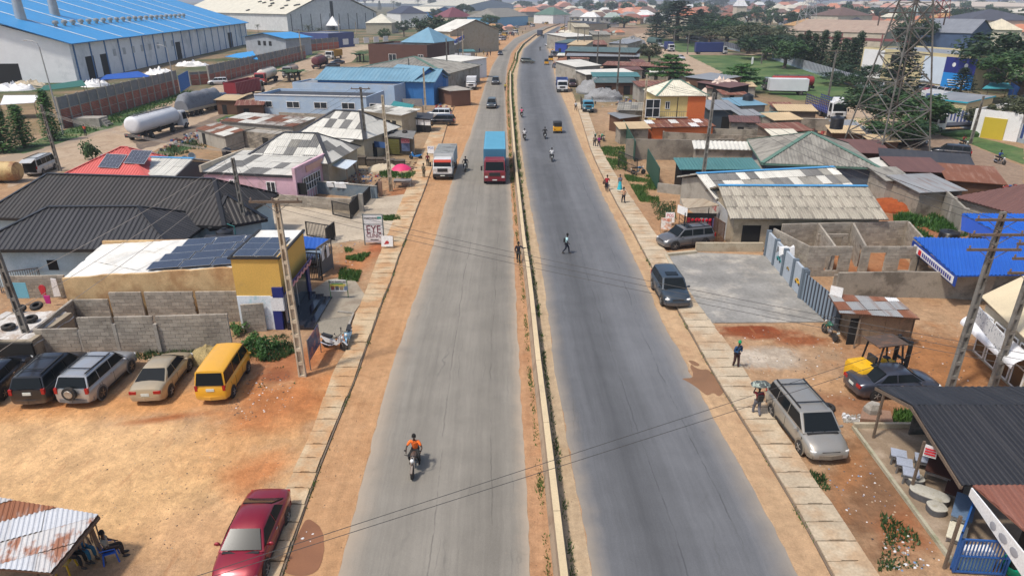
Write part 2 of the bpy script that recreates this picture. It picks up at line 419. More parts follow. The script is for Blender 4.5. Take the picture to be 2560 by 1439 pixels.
 # ------------------------------------------------------------------ sandcrete block walls
_blk={}
def blockmesh(l,hgt,th):
 k=(round(l,3),round(hgt,3),round(th,3))
 if k not in _blk:
  _blk[k]=MB().box(.008,l-.008,-th/2,th/2,.008,hgt-.008).mesh('block',BLOCK)
 return _blk[k]
def block_wall(name,label,a,b,h,th=.15,group=None,openings=(),parent=None,bl=.46,bh=.235,z0=0.0,budget=300,cat='wall',steps=None):
 """a, b world points on the ground. openings: (u0,u1,z0,z1)"""
 a=Vector((a[0],a[1],0));b=Vector((b[0],b[1],0));L=(b-a).length;rz=math.atan2(b.y-a.y,b.x-a.x)
 if parent is None:T=thing(name,label,cat,a,rz,group)
 else:
  T=bpy.data.objects.new('wall_panel',None);C.objects.link(T);T.parent=parent
  T.location=a-parent.location;T.rotation_euler=(0,0,rz)
 rows=round(h/bh);core=MB();cnt=0;rest=MB()
 def cut(u0,u1,q0):
  sg=[(u0,u1)]
  for o in openings:
   if q0+bh>o[2]+.08 and q0<o[3]-.08:sg=[t for a_,b_ in sg for t in ((a_,min(b_,o[0])),(max(a_,o[1]),b_))if t[1]-t[0]>.06]
  return sg
 for j in range(rows):
  x=0.0;q0=z0+j*bh;first=True
  while x<L-.04:
   l=bl if not (first and j%2)else bl/2
   first=False;l=min(l,L-x)
   for c0_,c1_ in cut(x,x+l,q0):
    core.box(c0_+.012,c1_-.002,-th/2+.012,th/2-.012,q0,q0+bh-.012)
    if cnt<budget:put('block',blockmesh(c1_-c0_,bh,th*(1+round(rnd.uniform(-.03,.05),2))),T,(c0_,rnd.uniform(-.006,.006),q0));cnt+=1
    else:rest.box(c0_+.008,c1_-.008,-th/2,th/2,q0+.008,q0+bh-.008)
   x+=l
 core.build('mortar',MORT,T)
 if rest.f:rest.build('block',BLOCK,T,kind='stuff')
 return T
def wallbox(name,label,pts,h,th,mat,group=None,cap=None,cat='wall',post=None,postd=3.0,posth=.1):
 """a rendered wall along pixel points on the ground"""
 W=[P(*p)for p in pts];o=W[0].copy();T=thing(name,label,cat,o,0,group);m=MB();cp=MB();po=None
 for a,b in zip(W,W[1:]):
  a=a-o;b=b-o;m.bar(a+Vector((0,0,h/2)),b+Vector((0,0,h/2)),th,h)
  if cap:cp.bar(a+Vector((0,0,h+.04)),b+Vector((0,0,h+.04)),th+.08,.08)
  if post:
   n=max(1,round((b-a).length/postd))
   for k in range(n+1):
    c=a.lerp(b,k/n);MB().box(c.x-.16,c.x+.16,c.y-.16,c.y+.16,0,h+posth).build('pier',post,T)
 m.build('wall_face',mat,T)
 if cap:cp.build('coping',cap,T)
 return T
 # ------------------------------------------------------------------ cars
CARS={'sedan':dict(L=4.55,W=1.74,st=[(-2.27,.72,.80),(-2.2,.92,.9),(-1.95,1.0,.97),(-1.3,1.03,1),(-.2,.98,1),(.9,.96,1),(1.3,.93,.99),(1.8,.84,.96),(2.12,.72,.9),(2.27,.55,.8)],cab=(1.2,.45,-.72,-1.62),belt=.95,roof=1.43,rw=.70,wx=(-1.32,1.36),wr=.315,split=(-.28,)),'suv':dict(L=4.65,W=1.84,st=[(-2.3,.95,.86),(-2.27,1.08,.93),(-1.9,1.12,.98),(-1.2,1.12,1),(0,1.1,1),(.95,1.08,1),(1.3,1.06,.99),(1.85,.99,.96),(2.18,.85,.9),(2.32,.62,.8)],cab=(1.2,.55,-1.95,-2.24),belt=1.07,roof=1.70,rw=.78,wx=(-1.36,1.4),wr=.37,split=(-.15,-1.2)),'mpv':dict(L=5.0,W=1.93,st=[(-2.48,.9,.86),(-2.44,1.05,.93),(-2.0,1.1,.98),(-1.2,1.1,1),(0,1.08,1),(1.1,1.06,1),(1.5,1.02,.99),(2.0,.93,.96),(2.38,.78,.9),(2.5,.6,.8)],cab=(1.5,.72,-2.1,-2.4),belt=1.05,roof=1.72,rw=.80,wx=(-1.45,1.52),wr=.35,split=(-.1,-1.25)),'van':dict(L=4.1,W=1.62,st=[(-2.04,.95,.9),(-2.0,1.05,.97),(-1.5,1.1,1),(0,1.1,1),(1.0,1.1,1),(1.6,1.08,.99),(1.86,.98,.95),(2.02,.7,.88)],cab=(1.84,1.25,-1.8,-2.0),belt=1.06,roof=1.86,rw=.86,wx=(-1.2,1.3),wr=.30,split=(.45,-.6)),'panelvan':dict(L=5.3,W=1.98,st=[(-2.64,1.0,.93),(-2.6,1.2,.98),(-1.5,1.25,1),(0,1.25,1),(1.3,1.25,1),(1.75,1.2,.99),(2.3,1.02,.95),(2.6,.78,.86)],cab=(2.05,1.25,-2.5,-2.62),belt=1.2,roof=2.15,rw=.88,wx=(-1.6,1.7),wr=.35,split=(.5,-.9)),'microbus':dict(L=4.7,W=1.72,st=[(-2.33,1.0,.9),(-2.3,1.12,.97),(-1.5,1.15,1),(0,1.15,1),(1.4,1.15,1),(2.0,1.1,.99),(2.2,1.0,.95),(2.33,.7,.88)],cab=(2.2,1.75,-2.1,-2.28),belt=1.1,roof=1.98,rw=.86,wx=(-1.35,1.45),wr=.33,split=(1.0,.0,-1.05)),}
def _wheel(r,wd=.21,rim=None,parent=None,loc=None,side=1):
 k=('tyre',r,wd)
 if k not in _sheet:
  _sheet[k]=MB().lathe([(r*.55,-wd/2),(r*.93,-wd/2),(r,-wd/2+.03),(r,wd/2-.03),(r*.93,wd/2),(r*.55,wd/2)],18,axis='y').mesh('tyre',RUB,True)
 k2=('rim',r,wd,rim.name)
 if k2 not in _sheet:
  m=MB().lathe([(.03,-.02),(r*.62,-.02),(r*.62,.02),(.03,.02)],14,axis='y',c=(0,-wd/2+.03,0))
  for a in range(5):
   t=a*2*math.pi/5;m.bar((0,-wd/2-.0,0),(r*.56*math.cos(t),-wd/2-.0,r*.56*math.sin(t)),.06,.03)
  _sheet[k2]=m.mesh('rim',rim,False)
 t=put('wheel',_sheet[k],parent,loc,(0,0,0 if side<0 else math.pi));put('rim',_sheet[k2],t);return t
def car(label,kind,col,loc,rz,cat='car',name='parked_car',group=None,dusty=.2,spare=False,rack=False,cladding=None,sunroof=False,rim=None,glass=None,plate=True,hatch_up=False,cname=None,metal=.3,lite=False,roofcol=None,stripe=None):
 g=CARS[kind];T=thing(name,label,cat,loc,rz,group);W=g['W']/2;zb=.26 if kind!='sedan' else .2
 pt=paint(cname or 'car_%s'%'_'.join('%02d'%int(c*99)for c in col),col,dusty,metal)
 bt=g['belt'];rings=[]
 for x,zt,wf in g['st']:
  w_=W*wf;zz=zb if abs(x)<g['L']/2-.3 else zb+.12
  h=[(0,zt+.05),(w_*.5,zt+.035),(w_*.84,zt),(w_*.96,zt-.07),(w_,zt-.22 if zt-.22>zz+.2 else zz+.2),(w_*.995,zz+.12),(w_*.93,zz)]
  rings.append([(x,y,z)for y,z in h]+[(x,-y,z)for y,z in reversed(h[1:])])
 MB().loft(rings).build('body',pt,T,smooth=50)
 xA,xB,xC,xD=g['cab'];zr=g['roof'];wb=W*.93;wr=W*g['rw']/.93*.93
 def ring(x,z,wt):
  f=(z-bt)/(zr-bt);y0=wb;yt=wb+(wt-wb)*f
  return [(x,y0,bt-.04),(x,y0+(yt-y0)*.5,bt+(z-bt)*.5),(x,yt,z-.05*f),(x,yt*.9,z-.0),(x,yt*.5,z+.03*f),(x,0,z+.045*f),(x,-yt*.5,z+.03*f),(x,-yt*.9,z),(x,-yt,z-.05*f),(x,-(y0+(yt-y0)*.5),bt+(z-bt)*.5),(x,-y0,bt-.04)]
 rg=[ring(xA,bt,wb),ring(xB,zr-.02,wr),ring((xB+xC)/2,zr+.015,wr),ring(xC,zr-.02,wr),ring(xD,bt,wb)]
 cb=MB().loft(rg,closed=False).build('cabin',roofcol or pt,T,smooth=35)
 gl=glass or GLASS
 def gp(name,pts,off,e=.014):
  pts=[Vector(p)for p in pts];MB().prism([p+Vector(off)*e for p in pts],-Vector(off)*(e+.006)).build(name,gl,T)
 fx=lambda f:xA+(xB-xA)*f;z_=lambda f:bt+(zr-bt)*f;yw=lambda f:wb+(wr-wb)*f
 nf=Vector((zr-bt,0,xA-xB)).normalized();ns=Vector((-(zr-bt),0,xC-xD if xC-xD>.01 else .05)).normalized()
 gp('windscreen',[(fx(.06),yw(.06)*.9,z_(.06)),(fx(.06),-yw(.06)*.9,z_(.06)),(fx(.9),-yw(.9)*.84,z_(.9)),(fx(.9),yw(.9)*.84,z_(.9))],nf,.05)
 rx=lambda f:xD+(xC-xD)*f
 if kind!='panelvan':gp('rear_window',[(rx(.1),-yw(.1)*.92,z_(.1)),(rx(.1),yw(.1)*.92,z_(.1)),(rx(.88),yw(.88)*.86,z_(.88)),(rx(.88),-yw(.88)*.86,z_(.88))],ns,.05)
 cuts=[None]+list(g['split'])+[None]
 for sd in (1,-1):
  nn=Vector((0,sd*(zr-bt),wb-wr)).normalized()
  for k in range(len(cuts)-1):
   if kind=='panelvan' and k:continue
   a,b=cuts[k],cuts[k+1];lo,hi=.1,.84
   xb0=fx(lo)-.12 if a is None else a-.04;xt0=fx(hi)-.06 if a is None else a-.04
   xb1=rx(lo)+.12 if b is None else b+.04;xt1=rx(hi)+.06 if b is None else b+.04
   if kind=='sedan' and b is None:xb1+=.22;xt1+=.02
   ye=lambda f:sd*(yw(f)+.003)
   pts=[(xb0,ye(lo),z_(lo)),(xb1,ye(lo),z_(lo)),(xt1,ye(hi),z_(hi)),(xt0,ye(hi),z_(hi))]
   if sd<0:pts=pts[::-1]
   gp('side_window',pts,nn)
 hl=g['L']/2;s1=g['st'][-2];s0=g['st'][1]
 for sd in (1,-1):
  MB().ell((hl-.2,sd*W*.72,s1[1]-.1),(.16,.2,.09),8,5).build('headlight',LWH,T)
  if kind in ('sedan',):MB().box(-hl-.0,-hl+.17,min(sd*W*.48,sd*W*.88),max(sd*W*.48,sd*W*.88),.70,.86).build('tail_light',LRED,T)
  else:MB().box(-hl+.005,-hl+.14,min(sd*W*.76,sd*W*.93),max(sd*W*.76,sd*W*.93),.85,bt+.08).build('tail_light',LRED,T)
  if not lite:
   m=MB().ell((xA-.35,sd*(W+.1),bt+.05),(.07,.12,.08),6,4);m.bar((xA-.35,sd*wb,bt),(xA-.35,sd*(W+.08),bt+.03),.05,.04);m.build('mirror',pt,T)
   MB().box((xA+xD)/2+.05,(xA+xD)/2+.2,min(sd*W,sd*(W+.02)),max(sd*W,sd*(W+.02)),bt-.12,bt-.09).build('door_handle',CHR if metal else pt,T)
  for wx in g['wx']:
   r=g['wr']
   MB().lathe([(.02,-.02),(r+.06,-.02),(r+.06,.02),(.02,.02)],18,c=(wx,sd*(W*.985),r+.03),axis='y').build('wheel_arch',BLK if not cladding else cladding,T)
   _wheel(r,.22,rim or RIM,T,(wx,sd*(W-.085),r),-1 if sd<0 else 1)
 if not lite:
  for sd in (1,-1):
   for xx in [fx(.0)+.05]+list(g['split'])+[xD*.62]:MB().box(xx-.012,xx+.012,min(sd*W*.99,sd*(W+.006)),max(sd*W*.99,sd*(W+.006)),.42,bt-.14).build('door_seam',BLK,T)
   MB().box(g['wx'][0]+.5,g['wx'][1]-.5,min(sd*W*.97,sd*(W+.015)),max(sd*W*.97,sd*(W+.015)),.3,.4).build('sill_trim',BLK,T)
  MB().box(xA-.02,xA+.1,-wb*.8,wb*.8,bt-.02,bt+.025).build('wiper_tray',BLK,T)
  for yy in (.1,-.45):MB().bar((xA-.02,yy,bt+.05),(xA-.16,yy+.5,bt+.14),.025,.02).build('wiper',BLK,T)
 MB().box(hl-.12,hl-.02,-W*.42,W*.42,s1[1]-.24,s1[1]-.08).build('grille',BLK,T)
 if plate:
  MB().box(hl-.02,hl+.012,-.2,.2,.38,.52).build('number_plate',PLATE,T)
  pz=.62 if kind=='sedan' else .85;MB().box(-hl-.012,-hl+.05,-.2,.2,pz-.02,pz+.13).build('number_plate',PLATE,T)
 for e in (1,-1):
  m=MB();pts=[(hl-.35,W*.93),(hl-.08,W*.8),(hl+.02,0),(hl-.08,-W*.8),(hl-.35,-W*.93)]
  for p,q in zip(pts,pts[1:]):m.bar((e*p[0],p[1],.45),(e*q[0],q[1],.45),.1,.2)
  m.build('bumper',cladding or pt,T)
 if sunroof:MB().box(xB-.85,xB-.25,-.4,.4,zr+.03,zr+.055).build('sunroof',GLASS,T)
 if rack:
  for sd in (1,-1):MB().bar((xB-.2,sd*wr*.86,zr+.06),(xC+.1,sd*wr*.86,zr+.06),.05,.05).build('roof_rail',BLK,T)
  for xx in (xB-.6,xC+.6):MB().bar((xx,-wr*.86,zr+.09),(xx,wr*.86,zr+.09),.05,.03).build('roof_bar',BLK,T)
 if spare:
  o=MB().lathe([(.02,-.1),(.34,-.1),(.36,-.05),(.36,.06),(.2,.1),(.02,.1)],18,c=(-hl-.12,0,.95),axis='x').build('spare_wheel',RUB,T,smooth=True)
  MB().lathe([(.02,-.02),(.2,-.02),(.22,.0),(.02,.01)],12,c=(-hl-.23,0,.95),axis='x').build('rim',RIM,o)
 if hatch_up:
  MB().prism([(-hl+.2,-W*.8,zr-.02),(-hl+.2,W*.8,zr-.02),(-hl-.75,W*.8,zr-.25),(-hl-.75,-W*.8,zr-.25)],(0,0,.05)).build('tailgate',pt,T)
  MB().box(-hl-.03,-hl+.05,-W*.8,W*.8,.5,1.9).build('load_opening',DARK,T)
 return T
def keke(label,loc,rz,group,canopy=None):
 T=thing('motor_tricycle',label,'tricycle',loc,rz,group);Y=flat('keke_yellow',(.75,.36,.01));K=canopy or BLK
 rings=[]
 for x,z0,z1,w_ in ((-1.3,.45,1.0,.62),(-1.2,.35,1.05,.66),(0,.3,.95,.66),(.7,.35,.9,.5),(1.2,.45,.95,.22),(1.32,.5,.9,.12)):
  rings.append([(x,w_,z0),(x,w_,z1-.08),(x,w_*.85,z1),(x,-w_*.85,z1),(x,-w_,z1-.08),(x,-w_,z0)])
 MB().loft(rings).build('body',Y,T,smooth=40)
 MB().loft([[(x,w_,z-.06),(x,w_*.8,z),(x,-w_*.8,z),(x,-w_,z-.06),(x,0,z-.1)]for x,w_,z in ((-1.25,.6,1.62),(-1.1,.66,1.7),(.2,.66,1.72),(.75,.55,1.62))]).build('canopy',K,T,smooth=40)
 MB().box(-1.27,-1.2,-.6,.6,1.0,1.62).build('rear_panel',K,T)
 for sd in (1,-1):
  for xx in (-.2,.6):MB().bar((xx,sd*.58,.9),(xx-.05,sd*.6,1.66),.05,.05).build('post',BLK,T)
  _wheel(.22,.12,RIM,T,(-.85,sd*.6,.22),sd);MB().box(-1.33,-1.28,sd*.5-.06,sd*.5+.06,.6,.75).build('tail_light',LRED,T)
 _wheel(.22,.12,RIM,T,(1.15,.05,.22),-1)
 MB().prism([(.78,-.48,.95),(.78,.48,.95),(.6,.46,1.58),(.6,-.46,1.58)],(.02,0,.01)).build('windscreen',GLASS,T)
 MB().box(-.9,-.4,-.55,.55,.6,.98).build('seat',BLK,T)
 return T
def motorbike(label,loc,rz,col,group=None,scooter=False,cat='motorcycle'):
 T=thing('motorcycle',label,cat,loc,rz,group);pc=flat('bike_%02d_%02d_%02d'%tuple(int(c*99)for c in col),col,.35)
 for x in (-.62,.64):
  w_=MB().lathe([(.2,-.04),(.27,-.045),(.29,0),(.27,.045),(.2,.04)],18,axis='y').build('wheel',RUB,T,True,loc=(x,0,.29))
  m=MB()
  for a in range(5):m.bar((0,0,0),(.22*math.cos(a*1.2566),0,.22*math.sin(a*1.2566)),.03,.03)
  m.lathe([(.19,-.02),(.215,-.02),(.215,.02),(.19,.02)],14,axis='y').build('rim',RIM if not scooter else CHR,w_)
 MB().tube([(.64,.07,.29),(.5,.07,.72),(.42,.05,.95)],.025,5).tube([(.64,-.07,.29),(.5,-.07,.72),(.42,-.05,.95)],.025,5).build('fork',CHR,T)
 MB().tube([(.42,.0,.82),(.1,0,.55),(-.1,0,.3),(-.62,0,.29)],.04,6).tube([(.4,0,.8),(-.3,0,.72),(-.8,0,.75)],.03,6).build('frame',BLKM,T)
 if scooter:
  MB().loft([[(x,w_,z0),(x,w_*.6,z1),(x,-w_*.6,z1),(x,-w_,z0)]for x,w_,z0,z1 in ((-.85,.08,.7,.82),(-.5,.16,.45,.72),(-.1,.12,.4,.6),(.2,.13,.35,.55),(.42,.2,.5,.95),(.52,.16,.6,1.0))]).build('fairing',pc,T,smooth=40)
 else:MB().ell((.12,0,.82),(.3,.15,.14),10,6).build('fuel_tank',pc,T,True)
 MB().loft([[(x,.12,z),(x,.12,z+.07),(x,-.12,z+.07),(x,-.12,z)]for x,z in ((-.8,.84),(-.5,.8),(-.12,.78))]).build('seat',BLK,T)
 MB().ell((.0,0,.42),(.2,.13,.16),8,5).build('engine',STEEL,T)
 MB().tube([(.05,-.14,.35),(-.3,-.16,.28),(-.85,-.17,.38)],.04,6).build('exhaust',CHR,T)
 MB().tube([(.3,.36,.98),(.42,.15,1.0),(.42,-.15,1.0),(.3,-.36,.98)],.018,5).build('handlebar',BLKM,T)
 MB().ell((.56,0,.85),(.08,.09,.1),8,5).build('headlight',LWH,T)
 MB().loft([[(x,.06,z),(x,.04,z+.04),(x,-.04,z+.04),(x,-.06,z)]for x,z in ((.35,.55),(.64,.62),(.9,.42))]).build('mudguard',pc,T)
 MB().box(-.9,-.86,-.08,.08,.62,.74).build('number_plate',PLATE,T)
 for sd in (1,-1):MB().tube([(.36,sd*.22,.98),(.3,sd*.3,1.18)],.01,4).ell((.3,sd*.32,1.2),(.02,.06,.045),6,4).build('mirror',BLK,T)
 return T
 # ------------------------------------------------------------------ people
def skin_mesh(name,J,E_,rad,mat,parent,sub=1,root=0):
 me=bpy.data.meshes.new(name);me.from_pydata([J[k]for k in J],[(list(J).index(a),list(J).index(b))for a,b in E_],[])
 o=bpy.data.objects.new(name,me);C.objects.link(o);o.parent=parent
 md=o.modifiers.new('skin','SKIN');md.use_smooth_shade=True
 for i,k in enumerate(J):
  v=me.skin_vertices[0].data[i];r=rad[k];v.radius=r if hasattr(r,'__len__')else (r,r);v.use_root=(i==root)
 s=o.modifiers.new('sub','SUBSURF');s.levels=sub;s.render_levels=sub
 me.materials.append(mat);return o
POSE={'stand':dict(hipz=.93,lean=0,L=((.0,.1,.5),(-.02,.1,.08)),Rr=((.02,-.1,.5),(.0,-.1,.08)),aL=((.0,.24,1.1),(.06,.22,.86)),aR=((.0,-.24,1.1),(.06,-.22,.86))),'walk':dict(hipz=.9,lean=.04,L=((.2,.09,.5),(.24,.09,.09)),Rr=((-.02,-.09,.5),(-.3,-.09,.14)),aL=((-.1,.24,1.12),(-.02,.23,.87)),aR=((.08,-.24,1.12),(.26,-.2,.92))),'point':dict(hipz=.9,lean=.03,L=((.14,.09,.5),(.16,.09,.09)),Rr=((-.02,-.09,.5),(-.2,-.09,.12)),aL=((.1,.36,1.22),(.2,.58,1.3)),aR=((.0,-.26,1.1),(.16,-.24,.92))),'phone':dict(hipz=.93,lean=.05,L=((.08,.09,.5),(.1,.09,.09)),Rr=((-.02,-.09,.5),(-.12,-.09,.09)),aL=((.02,.25,1.12),(.24,.08,1.16)),aR=((.02,-.25,1.12),(.24,-.08,1.14))),'carry':dict(hipz=.9,lean=.0,L=((.16,.09,.5),(.18,.09,.09)),Rr=((-.02,-.09,.5),(-.24,-.09,.13)),aL=((.02,.3,1.35),(.04,.16,1.72)),aR=((-.06,-.25,1.12),(.02,-.22,.88))),'push':dict(hipz=.9,lean=.12,L=((.14,.09,.5),(.16,.09,.09)),Rr=((-.04,-.09,.5),(-.26,-.09,.13)),aL=((.16,.25,1.12),(.42,.24,1.0)),aR=((.16,-.25,1.12),(.42,-.24,1.0))),'ride':dict(hipz=.88,lean=.1,L=((.42,.22,.78),(.2,.2,.36)),Rr=((.42,-.22,.78),(.2,-.2,.36)),aL=((.22,.34,1.1),(.46,.32,1.02)),aR=((.22,-.34,1.1),(.46,-.32,1.02))),'sit':dict(hipz=.5,lean=-.04,L=((.42,.11,.52),(.44,.12,.09)),Rr=((.42,-.11,.52),(.46,-.12,.09)),aL=((.06,.25,.72),(.3,.16,.62)),aR=((.06,-.25,.72),(.3,-.16,.62))),}
def person(label,loc,rz,pose='stand',shirt=(.5,.5,.5),trousers=(.02,.02,.03),group=None,hat=None,skirt=None,fem=False,scale=1.0,extras=None,vest=None,bag=None,short=True,shoes=(.03,.025,.02)):
 q=POSE[pose];T=thing('person',label,'person',loc,rz,group);T.scale=(scale,)*3
 hz=q['hipz'];ln=q['lean'];ch=(ln*.8,0,hz+.32);nk=(ln*1.3,0,hz+.56);hd=(ln*1.3+.03,0,hz+.70)
 sh=lambda s:(ln*1.15,s*.17,hz+.49)
 hip=lambda s:(0,s*.09,hz-.03)
 def foot(a,k):return (a[0]+.16,a[1],a[2]-.04)
 J=dict(pel=(0,0,hz),spine=(ln*.4,0,hz+.17),chest=ch,neck=nk,head=hd,crown=(hd[0],0,hd[2]+.10),shL=sh(1),elL=q['aL'][0],haL=q['aL'][1],shR=sh(-1),elR=q['aR'][0],haR=q['aR'][1],hiL=hip(1),knL=q['L'][0],anL=q['L'][1],ftL=foot(q['L'][1],0),hiR=hip(-1),knR=q['Rr'][0],anR=q['Rr'][1],ftR=foot(q['Rr'][1],0))
 for s in 'LR':
  h=Vector(J['ha'+s]);e=Vector(J['el'+s]);d=(h-e).normalized();J['fi'+s]=tuple(h+d*.09);J['th'+s]=tuple(h+d*.04+Vector((.03,-.03 if s=='L' else .03,.02)))
 rad=dict(pel=(.12,.09),spine=(.1,.075),chest=(.125,.085),neck=.045,head=(.072,.085),crown=(.055,.065),shL=.055,shR=.055,elL=.038,elR=.038,haL=.026,haR=.026,fiL=(.012,.02),fiR=(.012,.02),thL=.01,thR=.01,hiL=.08,hiR=.08,knL=.055,knR=.055,anL=.037,anR=.037,ftL=(.028,.03),ftR=(.028,.03))
 E_=[('pel','spine'),('spine','chest'),('chest','neck'),('neck','head'),('head','crown')]
 for s in 'LR':E_+=[('chest','sh'+s),('sh'+s,'el'+s),('el'+s,'ha'+s),('ha'+s,'fi'+s),('ha'+s,'th'+s),('pel','hi'+s),('hi'+s,'kn'+s),('kn'+s,'an'+s),('an'+s,'ft'+s)]
 skin_mesh('body',J,E_,rad,SKIN,T)
 sm=cloth('%02d_%02d_%02d'%tuple(int(c*99)for c in shirt),shirt);tm=cloth('%02d_%02d_%02d'%tuple(int(c*99)for c in trousers),trousers)
 def mid(a,b,f):return tuple(Vector(J[a]).lerp(Vector(J[b]),f))
 ex=.022;f=.75 if short else 1.9
 SJ=dict(pel=(0,0,hz-.02),spine=J['spine'],chest=ch,nb=tuple(Vector(nk)-Vector((0,0,.045))),shL=J['shL'],shR=J['shR'])
 for s in 'LR':
  SJ['el'+s]=mid('sh'+s,'el'+s,.8)if short else J['el'+s]
  if not short:SJ['ha'+s]=mid('el'+s,'ha'+s,.88)
 SR=dict(pel=(.145,.115),spine=(.13,.1),chest=(.15,.108),nb=.06,shL=.078,shR=.078,elL=.06,elR=.06,haL=.045,haR=.045)
 SE=[('pel','spine'),('spine','chest'),('chest','nb')]
 for s in 'LR':
  SE+=[('chest','sh'+s),('sh'+s,'el'+s)]
  if not short:SE.append(('el'+s,'ha'+s))
 skin_mesh('shirt',SJ,SE,SR,sm,T)
 if vest:
  vm=flat('vest_%02d_%02d_%02d'%tuple(int(c*99)for c in vest),vest,.6)
  skin_mesh('safety_vest',dict(pel=(0,0,hz+.02),spine=J['spine'],chest=ch,top=tuple(Vector(nk)-Vector((0,0,.1)))),[('pel','spine'),('spine','chest'),('chest','top')],dict(pel=(.155,.125),spine=(.145,.118),chest=(.168,.128),top=(.13,.09)),vm,T)
 if skirt:
  MB().lathe([(.3,.12),(.22,.5),(.17,.86),(.13,1.0)],12).build('skirt',cloth('skirt',skirt),T,True)
 else:
  TJ=dict(pel=(0,0,hz+.03));TE=[];TR=dict(pel=(.135,.105))
  for s in 'LR':
   TJ['hi'+s]=J['hi'+s];TJ['kn'+s]=J['kn'+s];TJ['an'+s]=mid('kn'+s,'an'+s,.9);TE+=[('pel','hi'+s),('hi'+s,'kn'+s),('kn'+s,'an'+s)]
   TR['hi'+s]=.1;TR['kn'+s]=.075;TR['an'+s]=.06
  skin_mesh('trousers',TJ,TE,TR,tm,T)
 for s in 'LR':
  a=J['an'+s];MB().ell((a[0]+.07,a[1],a[2]-.05),(.14,.052,.05),8,4).build('shoe',flat('shoe_%02d'%int(shoes[0]*99),shoes),T,True)
 c=J['head'];HAIR=pm('hair',(.008,.007,.006),.9,var=0,fine=.2)
 m=MB();prof=[(.02,.135),(.06,.125),(.09,.08),(.098,.03),(.095,-.02)]
 m.lathe([(r*.98,z+.03)for r,z in reversed(prof)],10,(c[0]-.015,0,c[2]))
 if hat:m.build('cap',flat('hat_%02d_%02d_%02d'%tuple(int(x*99)for x in hat),hat,.4),T,True)
 else:m.build('hair',HAIR,T,True)
 fm=MB().ell((c[0]+.088,0,c[2]-.0),(.016,.013,.022),6,4)
 for s in (1,-1):fm.ell((c[0]+.0,s*.083,c[2]),(.02,.01,.03),6,4)
 fm.ell((c[0]+.074,0,c[2]-.045),(.012,.028,.008),6,4);fm.build('face',SKIN,T,True)
 ey=MB()
 for s in (1,-1):ey.ell((c[0]+.076,s*.03,c[2]+.022),(.01,.012,.008),6,4)
 ey.build('eyes',flat('eye_white',(.6,.58,.55)),T)
 if bag:
  MB().loft([[(x,y,z)for y,z in ((-.13,hz+.1),(-.13,hz+.42),(.13,hz+.42),(.13,hz+.1))]for x in (-.27+ln,-.12+ln)]).build('backpack',flat('bag',bag),T)
 return T
 # ------------------------------------------------------------------ trees and plants
def leafmat(name,a,b,tr=.25):
 if name in _M:return _M[name]
 m,nt,bs=newmat(name);_M[name]=m
 geo=N(nt,'ShaderNodeNewGeometry');rp=geo.outputs['Random Per Island']
 f=nz(nt,geo.outputs['Position'],.35,3);mx=N(nt,'ShaderNodeMath',operation='ADD');nt.links.new(rp,mx.inputs[0]);nt.links.new(ramp(nt,f,.3,.7,-.5,.5),mx.inputs[1])
 c=mixc(nt,ramp(nt,mx.outputs[0],0,1,0,1),a,b);nt.links.new(c,bs.inputs['Base Color']);bs.inputs['Roughness'].default_value=.6
 tl=nt.nodes.new('ShaderNodeBsdfTranslucent');nt.links.new(c,tl.inputs[0]);mix=N(nt,'ShaderNodeMixShader');mix.inputs[0].default_value=tr
 out=[n for n in nt.nodes if n.type=='OUTPUT_MATERIAL'][0]
 nt.links.new(bs.outputs[0],mix.inputs[1]);nt.links.new(tl.outputs[0],mix.inputs[2]);nt.links.new(mix.outputs[0],out.inputs[0]);return m
LF_D=leafmat('leaf_dark',(.012,.032,.012),(.035,.075,.022));LF_M=leafmat('leaf_mid',(.02,.06,.015),(.06,.125,.03))
LF_B=leafmat('leaf_bright',(.025,.085,.015),(.07,.17,.03));LF_O=leafmat('leaf_olive',(.045,.055,.02),(.09,.10,.045));LF_P=leafmat('leaf_pine',(.01,.024,.012),(.026,.05,.024))
BARK=pm('bark',(.10,.075,.055),.95,fine=.3,fs=18)
def leaf_quads(m,centers,size,rr,flatten=1.0):
 """centers: (pos, clumpradius, n)"""
 for c,cr,n in centers:
  for _ in range(n):
   d=Vector((rr.gauss(0,1),rr.gauss(0,1),rr.gauss(0,1))).normalized()
   p=Vector(c)+Vector((d.x,d.y,d.z*flatten))*cr*(rr.random()**.4)
   n_=(d+Vector((rr.uniform(-.7,.7),rr.uniform(-.7,.7),rr.uniform(0,.9)))).normalized()
   a=n_.orthogonal().normalized();b=n_.cross(a);t=rr.random()*6.28;u=a*math.cos(t)+b*math.sin(t);v_=n_.cross(u)
   s=size*rr.uniform(.6,1.3);m.add([p-u*s,p-v_*s*.55,p+u*s,p+v_*s*.55],[(0,1,2,3)])
_tree={}
